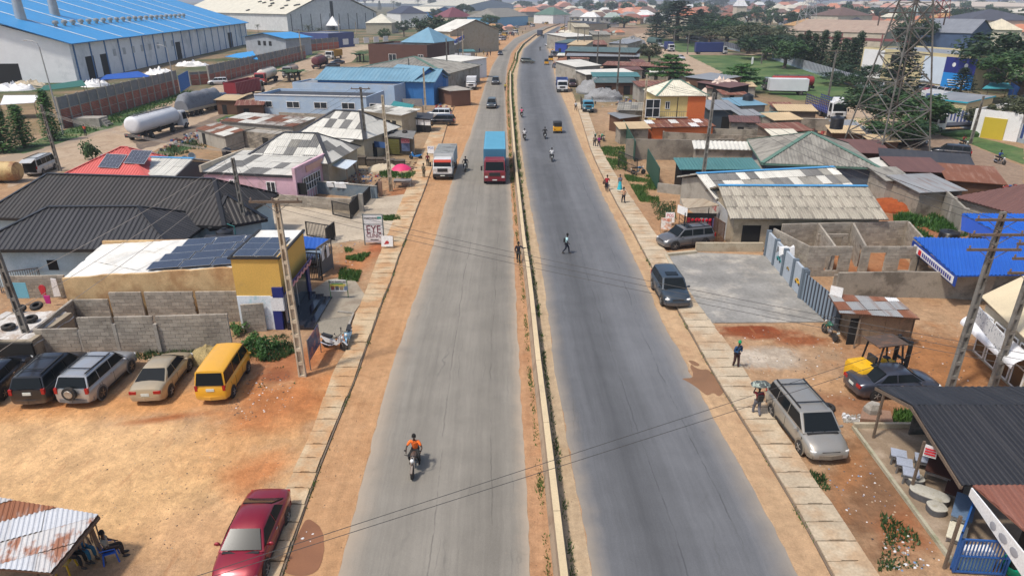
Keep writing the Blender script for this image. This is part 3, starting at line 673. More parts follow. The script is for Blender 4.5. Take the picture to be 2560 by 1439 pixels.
def tree_meshes(kind,lf,seed=0,q=1.0):
 key=(kind,lf.name,seed,q)
 if key in _tree:return _tree[key]
 rr=random.Random(hash((kind,seed))%9999 if False else seed*77+len(kind));t=MB();m=MB();cen=[]
 if kind=='round':
  t.tube([(0,0,0),(.1,0,1.4),(0,.1,2.8)],.3,7,radii=[.34,.26,.2])
  for k in range(9):
   a=k*.7+rr.random();r_=rr.uniform(1.6,3.0);e=(r_*math.cos(a),r_*math.sin(a),rr.uniform(4,6.5));t.tube([(0,0,2.4),(e[0]*.5,e[1]*.5,3.6),e],.1,5,radii=[.14,.09,.04])
  for k in range(int(46)):
   d=Vector((rr.gauss(0,1),rr.gauss(0,1),rr.gauss(0,.8))).normalized();r_=rr.uniform(.55,1)
   c=Vector((0,0,5.3))+Vector((d.x*3.2,d.y*3.2,d.z*2.3))*r_;cen.append((c,rr.uniform(.6,1.15),int(46*q)))
  leaf_quads(m,cen,.26/math.sqrt(q),rr)
 elif kind=='tiered':
  t.tube([(0,0,0),(.1,.05,3),(0,0,7.4)],.2,7,radii=[.3,.22,.06])
  for j,(z,r_)in enumerate(((2.6,3.9),(4.0,3.6),(5.4,2.9),(6.7,2.0),(7.7,1.0))):
   nb=9-j
   for k in range(nb):
    a=k*6.28/nb+rr.random()*.5;rr_=r_*rr.uniform(.6,1.05);e=(rr_*math.cos(a),rr_*math.sin(a),z+.3)
    t.tube([(0,0,z-.3),e],.06,4,radii=[.09,.03])
    for f in (.5,.8,1.0):cen.append(((e[0]*f,e[1]*f,z+.25*f+rr.uniform(-.15,.2)),.85,int(34*q)))
  leaf_quads(m,cen,.27/math.sqrt(q),rr,.42)
 elif kind=='umbrella':
  t.tube([(0,0,0),(.2,0,1.5),(0,.2,3.0)],.3,7,radii=[.4,.3,.25])
  for k in range(12):
   a=k*.55+rr.random();r_=rr.uniform(2.5,5.5);e=(r_*math.cos(a),r_*math.sin(a),5.4-.06*r_*r_/3);t.tube([(0,0,2.6),(e[0]*.4,e[1]*.4,4.0),e],.1,5,radii=[.16,.09,.03])
  for k in range(70):
   a=rr.random()*6.28;r_=6.0*math.sqrt(rr.random());cen.append(((r_*math.cos(a),r_*math.sin(a),6.0-.05*r_*r_+rr.uniform(-.5,.2)),rr.uniform(.7,1.1),int(36*q)))
  leaf_quads(m,cen,.26/math.sqrt(q),rr,.4)
 elif kind=='column':
  t.tube([(0,0,0),(0,0,7.5)],.1,6,radii=[.16,.04])
  for k in range(44):
   z=.6+8.3*k/44;r_=(1.0-.75*(z/9.2)**1.6);a=k*2.4;cen.append(((r_*.45*math.cos(a),r_*.45*math.sin(a),z),.55*r_+.16,int(36*q)))
  leaf_quads(m,cen,.17/math.sqrt(q),rr,1.5)
 elif kind=='conifer':
  t.tube([(0,0,0),(0,0,10)],.1,6,radii=[.28,.03])
  for k in range(70):
   z=.8+9.4*k/70;r_=3.0*(1-z/10.6)**.75;a=k*2.4
   for f in (.4,.75,1.0):cen.append(((r_*f*math.cos(a),r_*f*math.sin(a),z-.1*f),.45,int(12*q)))
  leaf_quads(m,cen,.2/math.sqrt(q),rr,.5)
 elif kind=='palm':
  t.tube([(0,0,0),(.15,0,2.5),(.1,.05,5.2)],.14,8,radii=[.26,.18,.17])
  for k in range(22):
   a=k*2.399;el=.9-1.5*(k/22);pts=[];L_=2.5
   for i in range(6):
    f=i/5;pts.append(Vector((.1+math.cos(a)*L_*f*math.cos(el*(1-f*.3)),.05+math.sin(a)*L_*f*math.cos(el*(1-f*.3)),5.2+L_*f*math.sin(el)-1.1*f*f)))
   sd=Vector((-math.sin(a),math.cos(a),0))
   for i in range(5):
    for s in (1,-1):
     for g in (0,.5):
      p=pts[i].lerp(pts[i+1],g);q_=p+sd*s*(.55-.06*i)+(pts[i+1]-pts[i])*.5+Vector((0,0,-.22));m.add([p,p+(pts[i+1]-pts[i])*.3,q_],[(0,1,2)])
 elif kind=='banana':
  for k in range(5):
   bx,by=rr.uniform(-.7,.7),rr.uniform(-.7,.7);t.tube([(bx,by,0),(bx,by,1.6)],.1,6,radii=[.13,.08])
   for j in range(7):
    a=rr.random()*6.28;pts=[Vector((bx+math.cos(a)*1.5*f,by+math.sin(a)*1.5*f,1.5+1.5*f-1.1*f*f))for f in (0,.33,.66,1)];sd=Vector((-math.sin(a),math.cos(a),0))*.26
    for i in range(3):
     wa,wb=(.3,1,1,.1)[i],(.3,1,1,.1)[i+1];m.add([pts[i]-sd*wa+Vector((0,0,-.05)),pts[i+1]-sd*wb+Vector((0,0,-.05)),pts[i+1],pts[i]],[(0,1,2,3)]);m.add([pts[i],pts[i+1],pts[i+1]+sd*wb-Vector((0,0,.05)),pts[i]+sd*wa-Vector((0,0,.05))],[(0,1,2,3)])
 elif kind=='bush':
  t.tube([(0,0,0),(0,0,.5)],.04,5)
  for k in range(14):
   a=rr.random()*6.28;r_=rr.uniform(.1,.8);cen.append(((r_*math.cos(a),r_*math.sin(a),rr.uniform(.25,.8)),.35,int(40*q)))
  leaf_quads(m,cen,.1/math.sqrt(q),rr)
 _tree[key]=(t.mesh('trunk',BARK),m.mesh('crown',lf));return _tree[key]
def tree(label,kind,lf,loc,h,wid=None,group=None,name=None,seed=0,q=1.0,cat='tree'):
 H0=dict(round=7.8,tiered=8.2,umbrella=6.4,column=9.0,conifer=10.3,palm=6.2,banana=3.2,bush=1.1)[kind];W0=dict(round=7.4,tiered=8.4,umbrella=13,column=2.0,conifer=6.2,palm=5,banana=3.4,bush=2.1)[kind]
 T=thing(name or dict(round='broadleaf_tree',tiered='almond_tree',umbrella='umbrella_tree',column='columnar_tree',conifer='conifer_tree',palm='palm_tree',banana='banana_plant',bush='bush')[kind],label,cat,(loc[0],loc[1],0),rnd.random()*6.28,group)
 sz=h/H0;sx=(wid or W0*sz)/W0;T.scale=(sx,sx,sz)
 a,b=tree_meshes(kind,lf,seed,q);put('trunk' if kind!='bush' else 'stem',a,T);put('crown' if kind not in ('bush','banana')else 'foliage',b,T);return T
def far_px(px,py_base,top):return P(px,py_base),Z(px,py_base,top)
GRASSM=leafmat('grass_blade',(.035,.095,.012),(.085,.17,.03),.2)
GRASSD=leafmat('weed_blade',(.02,.055,.014),(.06,.11,.03),.15)
def pip(x,y,poly):
 c=False;j=len(poly)-1
 for i in range(len(poly)):
  if (poly[i][1]>y)!=(poly[j][1]>y)and x<(poly[j][0]-poly[i][0])*(y-poly[i][1])/(poly[j][1]-poly[i][1])+poly[i][0]:c=not c
  j=i
 return c
def grass_patch(label,px,dens=60,hgt=.14,mat=None,w_=.03,name='grass',z=0.03,clump=.5,seed=3):
 W=[P(*p)for p in px];pl=[(v.x,v.y)for v in W];rr=random.Random(seed);m=MB()
 x0,x1=min(p[0]for p in pl),max(p[0]for p in pl);y0,y1=min(p[1]for p in pl),max(p[1]for p in pl)
 n=min(int((x1-x0)*(y1-y0)*dens*(3 if dens>15 else 1.5)),30000);w_*=1.5
 for _ in range(n):
  x=rr.uniform(x0,x1);y=rr.uniform(y0,y1)
  if not pip(x,y,pl):continue
  nv=noise.noise((x*clump,y*clump,seed))
  if nv<rr.uniform(-.35,.15):continue
  a=rr.random()*6.28;h=hgt*rr.uniform(.5,1.4)*(1+nv);d=Vector((math.cos(a),math.sin(a),0))*w_;l=Vector((rr.uniform(-.6,.6)*h,rr.uniform(-.6,.6)*h,h))
  p=Vector((x,y,z));m.add([p-d,p+d,p+l],[(0,1,2)])
 if not m.f:return None
 o=m.build(name,mat or GRASSM);return stuff(o,label,'grass')
 # ------------------------------------------------------------------ poles and wires
POLEW=pm('pole_wood',(.15,.115,.085),.9,fine=.25,fs=12);POLEC=pm('pole_concrete',(.52,.44,.32),.9,stain=(.25,.17,.1),ss=.8)
POLEG=pm('pole_grey',(.2,.185,.16),.9,stain=(.1,.08,.06),ss=.8)
def pole(label,base,h,kind='wood',arm=0,rz=0.0,group=None,lean=(0,0),armz=.3,r=.12,lamp=False,arms=1,name='utility_pole'):
 b=base if isinstance(base,Vector)else P(*base);T=thing(name,label,'pole',b,rz,group);lean=(lean[0]*.25,lean[1]*.25);top=Vector((lean[0],lean[1],h))
 mt={'wood':POLEW,'conc':POLEC,'grey':POLEG,'steel':flat('pole_steel',(.38,.38,.37),.5,.3)}[kind]
 if kind in ('wood','steel'):MB().cyl((0,0,-.1),top,r*1.2,r*.8,10).build('shaft',mt,T,True)
 else:
  m=MB();a,c=.17,.10
  m.bar((-a*1.0,0,-.1),Vector((-a*.5,0,0))+top,.075,.2,up=(0,1,0)).bar((a*1.0,0,-.1),Vector((a*.5,0,0))+top,.075,.2,up=(0,1,0))
  n=int(h/.8)
  for k in range(n+1):
   f=k/n;p=top*f;ww=a*(1-.5*f);m.box(p.x-ww,p.x+ww,p.y-.085,p.y+.085,p.z-.1,p.z+.1 if k<n else p.z)
  m.box(-a*.5,a*.5,-.08,.08,h-1.2,h-.01)if not lean[0]else None
  m.build('shaft',mt,T)
  m=MB();m.bar((0,.03,0),top+Vector((0,.03,-.1)),.22,.04,up=(0,1,0));m.build('web',mt,T)
 if arm:
  for j in range(arms):
   z=h-armz-j*.75;tp=Vector((lean[0]*z/h,lean[1]*z/h,z))
   ca=MB().bar(tp+Vector((-arm/2,-.13,0)),tp+Vector((arm/2,-.13,0)),.1,.12).build('crossarm',WOOD if kind!='steel' else STEEL,T)
   for x in (-.46,-.05,.42):MB().lathe([(.02,0),(.05,.02),(.035,.07),(.055,.1),(.03,.16)],8,(tp.x+x*arm,tp.y-.13,z+.06)).build('insulator',pm('porcelain',(.18,.12,.09),.3),ca)
   MB().bar(tp+Vector((-arm*.28,-.12,-.02)),tp+Vector((0,-.1,-.55)),.03,.03).bar(tp+Vector((arm*.28,-.12,-.02)),tp+Vector((0,-.1,-.55)),.03,.03).build('brace',STEEL,T)
 if lamp:
  s=1
  for s in (lamp if isinstance(lamp,(tuple,list))else (lamp,)):
   MB().tube([top,top+Vector((s*.15,0,.5)),top+Vector((s*.7,0,.85)),top+Vector((s*1.5,0,.95))],.045,6).build('lamp_arm',mt,T)
   MB().ell(top+Vector((s*1.75,0,.93)),(.36,.13,.07),8,4).build('lamp_head',STEEL,T)
 return T
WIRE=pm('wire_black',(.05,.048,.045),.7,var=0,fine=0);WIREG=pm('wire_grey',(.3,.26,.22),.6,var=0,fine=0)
def wire(label,a,b,sag=.5,r=.012,mat=None,group='overhead wires between the poles'):
 a=Vector(a);b=Vector(b);n=12;pts=[a.lerp(b,k/n)-Vector((0,0,sag*4*(k/n)*(1-k/n)))for k in range(n+1)]
 m=MB().tube([p-a for p in pts],r,4);o=m.build('power_cable',mat or WIRE,loc=a);return tag(o,label,'cable',group)
 # ------------------------------------------------------------------ lettering
def text(s,size,mat,parent,loc,rot,name='lettering',extr=.004,ax='CENTER',sx=1.0,label=None):
 cu=bpy.data.curves.new(name,'FONT');cu.body=s;cu.size=size;cu.extrude=extr;cu.align_x=ax;cu.align_y='CENTER';cu.resolution_u=2
 tmp=bpy.data.objects.new('t',cu);C.objects.link(tmp);me=bpy.data.meshes.new_from_object(tmp.evaluated_get(bpy.context.evaluated_depsgraph_get()))
 bpy.data.objects.remove(tmp);bpy.data.curves.remove(cu);me.materials.clear();me.materials.append(mat)
 return put(name,me,parent,loc,rot,(sx,1,1),label)
 # ================================================================== GROUND AND ROADS
def sepxy(nt,vec):
 s=N(nt,'ShaderNodeSeparateXYZ');nt.links.new(vec,s.inputs[0]);return s.outputs
def mth(nt,op,a,b=None,c=None):
 n=N(nt,'ShaderNodeMath',operation=op)
 for i,v in enumerate((a,b,c)):
  if v is None:continue
  if isinstance(v,(int,float)):n.inputs[i].default_value=v
  else:nt.links.new(v,n.inputs[i])
 return n.outputs[0]
def soil_base(nt,pos,col,c2,c3):
 f=ramp(nt,nz(nt,pos,.12,5,.6),.38,.62);c=mixc(nt,f,col,c2)
 f=ramp(nt,nz(nt,pos,.45,6,.65,dist=.6),.5,.68,0,.8);c=mixc(nt,f,c,c3)
 c=mixc(nt,1.0,c,ramp(nt,nz(nt,pos,2.2,6,.7),.3,.7,.80,1.16),'MULTIPLY')
 c=mixc(nt,1.0,c,ramp(nt,nz(nt,pos,14,4,.7),.3,.7,.86,1.12),'MULTIPLY')
 v=N(nt,'ShaderNodeTexVoronoi',i_Scale=3.2);nt.links.new(pos,v.inputs['Vector']);w_=N(nt,'ShaderNodeSeparateColor');nt.links.new(v.outputs['Color'],w_.inputs[0])
 sm=mth(nt,'MULTIPLY',ramp(nt,v.outputs['Distance'],.05,.12,1,0),ramp(nt,w_.outputs[0],.8,.82))
 c=mixc(nt,mth(nt,'MULTIPLY',sm,.7),c,(.12,.08,.05));return c
def soil_bump(nt,pos,b,st=.5):
 bn=N(nt,'ShaderNodeBump',i_Strength=st,i_Distance=.16);h=mth(nt,'ADD',nz(nt,pos,1.5,6,.7),mth(nt,'MULTIPLY',nz(nt,pos,12,3,.7),.3));nt.links.new(h,bn.inputs['Height']);nt.links.new(bn.outputs[0],b.inputs['Normal'])
BLOBS=[((110,1035),5.5,1.5,.05,(.56,.27,.10),.7),((180,1010),3.0,.8,.1,(.50,.21,.075),.6),((470,1210),2.2,1.2,.4,(.57,.30,.125),.8),((330,1340),2.2,1.6,.2,(.50,.27,.12),.8),((760,1010),2.6,6.0,-.45,(.50,.25,.10),.7),((330,1200),9.5,5.2,0,(.62,.385,.185),.5),((120,1120),6,3.6,0,(.64,.40,.20),.5),((520,1330),3.6,2.5,.3,(.55,.33,.17),.7),((500,1000),6.5,1.9,.12,(.55,.27,.105),.7),((600,1100),2.5,3.0,-.3,(.56,.30,.13),.8),((700,1000),3.0,3.4,-.5,(.43,.165,.06),.6),((640,1180),1.5,2.2,-.4,(.46,.185,.07),.7),((800,880),1.4,4.2,-.4,(.42,.155,.055),.6),((690,900),2.3,2.0,0,(.36,.14,.06),.6),((410,1045),2.6,.38,.25,(.33,.12,.045),.7),((700,940),1.1,.9,0,(.28,.10,.045),.5),((880,660),2.0,4.5,-.15,(.40,.17,.07),.6),((940,620),1.2,2.0,0,(.36,.12,.05),.6),((760,560),8,7,.1,(.40,.32,.225),.3),((900,530),4.5,8.5,.1,(.42,.34,.24),.3),((880,410),7,7,0,(.38,.30,.20),.5),((1000,480),2.0,2.2,0,(.34,.14,.06),.5),((820,380),5,4,0,(.30,.14,.07),.7),((1900,832),3.0,1.05,-.05,(.235,.06,.02),.35),((1860,822),2.2,.55,0,(.22,.055,.02),.3),((2000,850),1.8,.9,0,(.26,.08,.03),.5),((1925,895),2.2,1.5,0,(.43,.36,.28),.3),((1870,890),1.3,.8,0,(.46,.39,.31),.3),((2080,900),2.2,1.6,0,(.38,.25,.15),.5),((2350,900),6,4.5,0,(.33,.145,.055),.5),((2150,1010),3.5,1.6,-.3,(.27,.125,.06),.6),((2060,960),2.0,1.2,-.3,(.42,.25,.13),.5),((2210,1220),2.2,5.4,-.62,(.20,.105,.055),.5),((2120,1190),.9,3.2,-.62,(.30,.14,.06),.7),((2260,1330),1.0,1.6,-.6,(.32,.12,.05),.7),((2235,500),3.5,3.2,0,(.34,.085,.025),.35),((2300,560),5,5,0,(.27,.10,.045),.6),((1700,560),3.5,8,-.1,(.37,.21,.11),.6),((1620,470),3,8,-.1,(.36,.22,.12),.6),((300,340),30,10,.6,(.33,.24,.15),.5),((420,290),8,14,.3,(.16,.12,.085),.7),((1560,300),7,22,0,(.38,.25,.15),.5),((1540,180),14,40,0,(.36,.24,.15),.4),((1170,130),14,60,0,(.40,.28,.17),.4),((1250,90),22,90,.0,(.38,.27,.17),.5),((1450,70),60,150,.2,(.34,.22,.15),.6),((840,200),16,50,0,(.36,.26,.17),.4),((900,300),26,22,0,(.34,.24,.15),.5),((2050,330),20,25,0,(.31,.20,.13),.5),((870,120),14,26,0,(.46,.36,.25),.3)]
def ground_mat():
 m,nt,b=newmat('soil');geo=N(nt,'ShaderNodeNewGeometry');pos=geo.outputs['Position']
 c=soil_base(nt,pos,(.36,.22,.125),(.42,.27,.155),(.33,.19,.10))
 xy=sepxy(nt,pos)
 far=ramp(nt,mth(nt,'ADD',xy[1],mth(nt,'MULTIPLY',nz(nt,pos,.03,4),60)),95,190);g=mixc(nt,ramp(nt,nz(nt,pos,.05,5),.42,.58),(.055,.085,.03),(.24,.17,.10));g=mixc(nt,ramp(nt,nz(nt,pos,.018,3),.5,.65,0,.6),g,(.16,.145,.105))
 c=mixc(nt,far,c,g)
 wob=nz(nt,pos,.55,5,.6);wob2=nz(nt,pos,.9,5,.65)
 for (px,rx,ry,rot,col,soft)in BLOBS:
  o=P(*px);mp=N(nt,'ShaderNodeMapping');mp.vector_type='TEXTURE';mp.inputs['Location'].default_value=o;mp.inputs['Rotation'].default_value=(0,0,rot);mp.inputs['Scale'].default_value=(rx,ry,1)
  nt.links.new(pos,mp.inputs[0]);ln=N(nt,'ShaderNodeVectorMath',operation='LENGTH');nt.links.new(mp.outputs[0],ln.inputs[0])
  d=mth(nt,'ADD',ln.outputs['Value'],mth(nt,'MULTIPLY',mth(nt,'SUBTRACT',wob,.5),1.5));f=ramp(nt,d,1-soft,1+soft*.25,1,0)
  cc=mixc(nt,1.0,col,ramp(nt,wob2,.3,.7,.82,1.15),'MULTIPLY');c=mixc(nt,mth(nt,'MULTIPLY',f,.93),c,cc)
 c=mixc(nt,1.0,c,ramp(nt,nz(nt,pos,5,6,.8),.32,.68,.76,1.18),'MULTIPLY')
 st=nz(nt,pos,1.0,6,.65,(.9,.7,1),1.2);c=mixc(nt,1.0,c,ramp(nt,st,.38,.62,.84,1.08),'MULTIPLY');s2=nz(nt,pos,.8,6,.7,(2.2,.5,1),.4);c=mixc(nt,ramp(nt,s2,.56,.68,0,.45),c,(.34,.16,.07));s3=nz(nt,pos,1.7,6,.75,(1.1,.8,1),.8);c=mixc(nt,ramp(nt,s3,.62,.72,0,.4),c,(.17,.12,.08))
 nt.links.new(c,b.inputs['Base Color']);b.inputs['Roughness'].default_value=.95;b.inputs['Specular IOR Level'].default_value=.2;soil_bump(nt,pos,b,.55);return m
gm=MB();gm.add([(-9000,-300,0),(9000,-300,0),(9000,15000,0),(-9000,15000,0)],[(0,1,2,3)]);ground=struct(gm.build('ground',ground_mat()))
def edge(px):
 W=sorted([P(*p)for p in px],key=lambda v:v.y)
 def f(y):
  if y<=W[0].y:a,b=W[0],W[1]
  elif y>=W[-1].y:a,b=W[-2],W[-1]
  else:
   for a,b in zip(W,W[1:]):
    if a.y<=y<=b.y:break
  return a.x+(b.x-a.x)*(y-a.y)/(b.y-a.y)
 return f
def ysteps(y0,y1):
 y=y0;out=[y]
 while y<y1:y+=max(1.2,y*.03);out.append(min(y,y1))
 return out
def strip(name,fl,fr,y0,y1,z,mat,jag=0.0,kind='structure'):
 m=MB();ys=ysteps(y0,y1);V=[];v=0;UV=[]
 if jag:
  ys=[ys[0]+(ys[-1]-ys[0])*0+k*.35 for k in range(int((min(y1,90)-y0)/.35))]+[y for y in ys if y>90]
 for i,y in enumerate(ys):
  a,b=fl(y),fr(y);ja=noise.noise((y*.8,1.3,2))*jag+noise.noise((y*3,1.3,2))*jag*.4;jb=noise.noise((y*.8,7.3,2))*jag+noise.noise((y*3,9.3,2))*jag*.4
  V+=[(a+ja,y,z),(b+jb,y,z)];UV+=[(0,y),(1,y)]
 n=len(ys);m.add(V,[(2*i,2*i+1,2*i+3,2*i+2)for i in range(n-1)],0,[[UV[2*i],UV[2*i+1],UV[2*i+3],UV[2*i+2]]for i in range(n-1)])
 o=m.build(name,mat);o['kind']=kind;return o
def asphalt(name,base,lanes,dustL,dustR,W=7.0,sand=(.50,.36,.215),fade=.10,seams=(.79,.47)):
 m,nt,b=newmat(name);geo=N(nt,'ShaderNodeNewGeometry');pos=geo.outputs['Position'];uv=N(nt,'ShaderNodeUVMap');u=sepxy(nt,uv.outputs[0])
 c=mixc(nt,1.0,base,(1,1,1),'MULTIPLY')
 st=nz(nt,uv.outputs[0],1.0,4,.6,(14,.045,1));wv=mth(nt,'ADD',u[0],mth(nt,'MULTIPLY',mth(nt,'SUBTRACT',nz(nt,uv.outputs[0],1.0,3,.5,(.5,.03,1)),.5),.22))
 for cx,hw,k in lanes:
  d=mth(nt,'ABSOLUTE',mth(nt,'SUBTRACT',wv,cx));c=mixc(nt,1.0,c,ramp(nt,d,0,hw,k,1),'MULTIPLY')
 c=mixc(nt,1.0,c,ramp(nt,st,.3,.7,.88,1.10),'MULTIPLY')
 st2=nz(nt,uv.outputs[0],1.0,5,.65,(60,.25,1));c=mixc(nt,1.0,c,ramp(nt,st2,.3,.7,.93,1.06),'MULTIPLY')
 c=mixc(nt,1.0,c,ramp(nt,nz(nt,pos,.5,5,.6),.3,.7,.90,1.08),'MULTIPLY');c=mixc(nt,1.0,c,ramp(nt,nz(nt,pos,40,2,.6),.3,.7,.88,1.12),'MULTIPLY')
 for q in seams:
  d=mth(nt,'ABSOLUTE',mth(nt,'SUBTRACT',wv,q));k=mth(nt,'MULTIPLY',ramp(nt,d,.001,.006,1,0),ramp(nt,nz(nt,pos,.35,4,.7,(1,.8,1)),.42,.55,0,.65));c=mixc(nt,k,c,tuple(x*.4 for x in base))
 pt=ramp(nt,nz(nt,pos,.16,5,.65,(1,.4,1)),.5,.62,0,.22);c=mixc(nt,pt,c,tuple(x*1.35 for x in base))
 v=N(nt,'ShaderNodeTexVoronoi',i_Scale=.22,feature='DISTANCE_TO_EDGE');mp=N(nt,'ShaderNodeMapping');mp.inputs['Scale'].default_value=(3.2,.12,1);nt.links.new(pos,mp.inputs[0]);vadd=N(nt,'ShaderNodeVectorMath',operation='ADD');nt.links.new(mp.outputs[0],vadd.inputs[0]);nw=N(nt,'ShaderNodeTexNoise',i_Scale=.7);nt.links.new(pos,nw.inputs['Vector']);nt.links.new(nw.outputs['Color'],vadd.inputs[1]);nt.links.new(vadd.outputs[0],v.inputs['Vector'])
 cr=mth(nt,'MULTIPLY',ramp(nt,v.outputs['Distance'],.0,.012,1,0),ramp(nt,nz(nt,pos,.2,3),.5,.62));c=mixc(nt,mth(nt,'MULTIPLY',cr,.4),c,(.06,.06,.055))
 oil=ramp(nt,nz(nt,pos,.7,4,.6,(1,.5,1)),.68,.76,0,.45);c=mixc(nt,oil,c,tuple(x*.45 for x in base))
 ns=mth(nt,'MULTIPLY',mth(nt,'SUBTRACT',nz(nt,pos,.9,6,.7),.5),fade*.9);eL=mth(nt,'ADD',u[0],ns);eR=mth(nt,'SUBTRACT',mth(nt,'ADD',1.0,ns),u[0])
 d1=ramp(nt,eL,.0,dustL,.75,0);d2=ramp(nt,eR,.0,dustR,.75,0);dd=mth(nt,'MAXIMUM',d1,d2);dd=mth(nt,'POWER',dd,1.6)
 c=mixc(nt,dd,c,sand);sp=ramp(nt,nz(nt,pos,1.6,5,.7,(1,.5,1)),.70,.76,0,.35);c=mixc(nt,sp,c,sand)
 nt.links.new(c,b.inputs['Base Color']);b.inputs['Roughness'].default_value=.8;b.inputs['Specular IOR Level'].default_value=.35
 bn=N(nt,'ShaderNodeBump',i_Strength=.25,i_Distance=.01);nt.links.new(nz(nt,pos,60,2),bn.inputs['Height']);nt.links.new(bn.outputs[0],b.inputs['Normal']);return m
LAl=edge([(845,1439),(905,1200),(945,1040),(985,900),(1040,740),(1090,590),(1125,470),(1150,400),(1178,330),(1192,280),(1212,215),(1230,165),(1255,125),(1285,97),(1335,75),(1375,62)])
LAr=edge([(1326,1439),(1316,1200),(1302,1000),(1295,860),(1288,700),(1284,590),(1275,440),(1266,300),(1263,230),(1268,170),(1278,133),(1298,109),(1340,84),(1382,65)])
RAl=edge([(1480,1439),(1462,1330),(1425,1150),(1405,1020),(1385,920),(1375,820),(1362,720),(1350,640),(1335,560),(1320,480),(1305,380),(1294,270),(1292,200),(1298,155),(1308,123),(1345,93),(1388,70)])
RAr=edge([(1997,1439),(1957,1362),(1920,1292),(1857,1172),(1805,1085),(1755,990),(1705,892),(1655,802),(1605,685),(1550,572),(1505,485),(1450,360),(1420,275),(1400,230),(1385,185),(1382,150),(1368,118),(1372,95),(1402,70)])
CLr=edge([(702,1438),(735,1342),(772,1235),(800,1160),(832,1080),(852,1030),(890,940),(912,875),(935,812),(957,747),(972,715),(995,645),(1017,590),(1037,535),(1062,472),(1080,420),(1105,357),(1115,322),(1130,280),(1152,232),(1180,185),(1215,135)])
CLl=edge([(625,1438),(672,1335),(712,1230),(745,1160),(782,1080),(806,1010),(835,930),(865,880),(885,800),(917,725),(940,660),(965,600),(985,550),(1012,485),(1035,425),(1065,357),(1095,290),(1120,240),(1155,185),(1195,135)])
CRl=edge([(2082,1438),(2020,1322),(1967,1230),(1920,1152),(1875,1080),(1812,980),(1762,895),(1710,802),(1690,767),(1629,667),(1580,575),(1545,515),(1510,447),(1495,417),(1477,375),(1450,287),(1435,242),(1426,225)])
CRr=edge([(2192,1439),(2135,1350),(2080,1265),(2050,1227),(1997,1142),(1955,1080),(1895,985),(1832,880),(1780,812),(1735,750),(1687,668),(1640,590),(1602,532),(1570,485),(1535,432),(1520,407),(1502,372),(1472,285),(1455,240),(1445,225)])
YF=560
def soilm(name,a,b2,c3,bump=.4,uvs=True):
 m,nt,b=newmat(name);geo=N(nt,'ShaderNodeNewGeometry');pos=geo.outputs['Position'];c=soil_base(nt,pos,a,b2,c3)
 st=nz(nt,pos,1.0,5,.6,(3.0,.12,1));c=mixc(nt,1.0,c,ramp(nt,st,.3,.7,.88,1.10),'MULTIPLY')
 nt.links.new(c,b.inputs['Base Color']);b.inputs['Roughness'].default_value=.95;b.inputs['Specular IOR Level'].default_value=.2;soil_bump(nt,pos,b,bump);return m
SHL=soilm('shoulder_soil_left',(.42,.235,.115),(.46,.27,.14),(.36,.19,.09));SHR=soilm('shoulder_soil_right',(.47,.32,.185),(.43,.28,.16),(.36,.215,.12));MED=soilm('median_soil',(.39,.215,.115),(.43,.25,.135),(.33,.17,.085));MEDR=soilm('median_soil_right',(.47,.35,.225),(.44,.32,.2),(.38,.26,.15))
strip('verge',lambda y:CLr(y)-.1,LAl,2,420,.004,SHL)
strip('verge',RAr,lambda y:CRl(y)+.1 if y<190 else RAr(y)+6,2,420,.004,SHR)
BRc=[(1411,1439),(1390,1260),(1369,1080),(1345,890),(1327,720),(1318,650),(1310,600),(1299,500),(1288,400),(1281,310),(1276,240),(1276,178)]
BR2=[(1289,147),(1292,130),(1306,110),(1336,87),(1366,70),(1400,58)]
def bpts(pp,z):return [P(x,y,z)for x,y in pp]
bw=sorted(bpts(BRc,.8),key=lambda v:v.y);bw2=sorted(bpts(BR2,.8),key=lambda v:v.y)
def bx(y):
 W=bw+bw2
 if y<=W[0].y:a,b=W[0],W[1]
 elif y>=W[-1].y:a,b=W[-2],W[-1]
 else:
  for a,b in zip(W,W[1:]):
   if a.y<=y<=b.y:break
 return a.x+(b.x-a.x)*(y-a.y)/(b.y-a.y)
strip('median',LAr,bx,2,YF,.004,MED);strip('median',bx,RAl,2,YF,.0042,MEDR)
AL=asphalt('asphalt_dusty',(.225,.205,.172),[(.78,.3,.80),(.3,.2,.93),(.55,.12,1.05)],.16,.10,6.6,(.42,.33,.24))
AR=asphalt('asphalt_dark',(.138,.141,.148),[(.34,.32,.62),(.74,.16,.90)],.12,.16,8,(.34,.28,.21))
strip('road',LAl,LAr,2,YF,.010,AL,.10);strip('road',RAl,RAr,2,YF,.0105,AR,.12)
def patch(name,px,mat,z,jag=.0,kind='structure',step=.6):
 W=[P(*p)for p in px];out=[]
 if name=='puddle':
  for _ in range(3):W=[q for a,b in zip(W,W[1:]+W[:1])for q in (a.lerp(b,.25),a.lerp(b,.75))]
 for a,b in zip(W,W[1:]+W[:1]):
  n=max(1,int((b-a).length/step))if jag else 1;n=min(n,60)
  for k in range(n):
   p=a.lerp(b,k/n)
   if jag:p=p+Vector((noise.noise((p.x*.7,p.y*.7,3))*jag+noise.noise((p.x*2.4,p.y*2.4,5))*jag*.4,noise.noise((p.x*.7,p.y*.7,9))*jag,0))
   out.append((p.x,p.y,z))
 m=MB();m.poly(out);o=m.build(name,mat);o['kind']=kind
 if o.data.polygons[0].normal.z<0:o.data.flip_normals()
 return o
DIRTR=soilm('dirt_road',(.42,.32,.225),(.38,.28,.19),(.29,.2,.13),.3);DIRTB=soilm('dirt_road_brown',(.25,.175,.125),(.28,.2,.14),(.2,.14,.1),.3)
MUD=soilm('mud_road',(.13,.10,.08),(.20,.15,.11),(.26,.19,.13),.4)
SIDEASP=asphalt('asphalt_side',(.25,.225,.19),[(.5,.4,.9)],.5,.5,6,(.36,.25,.16),.3)
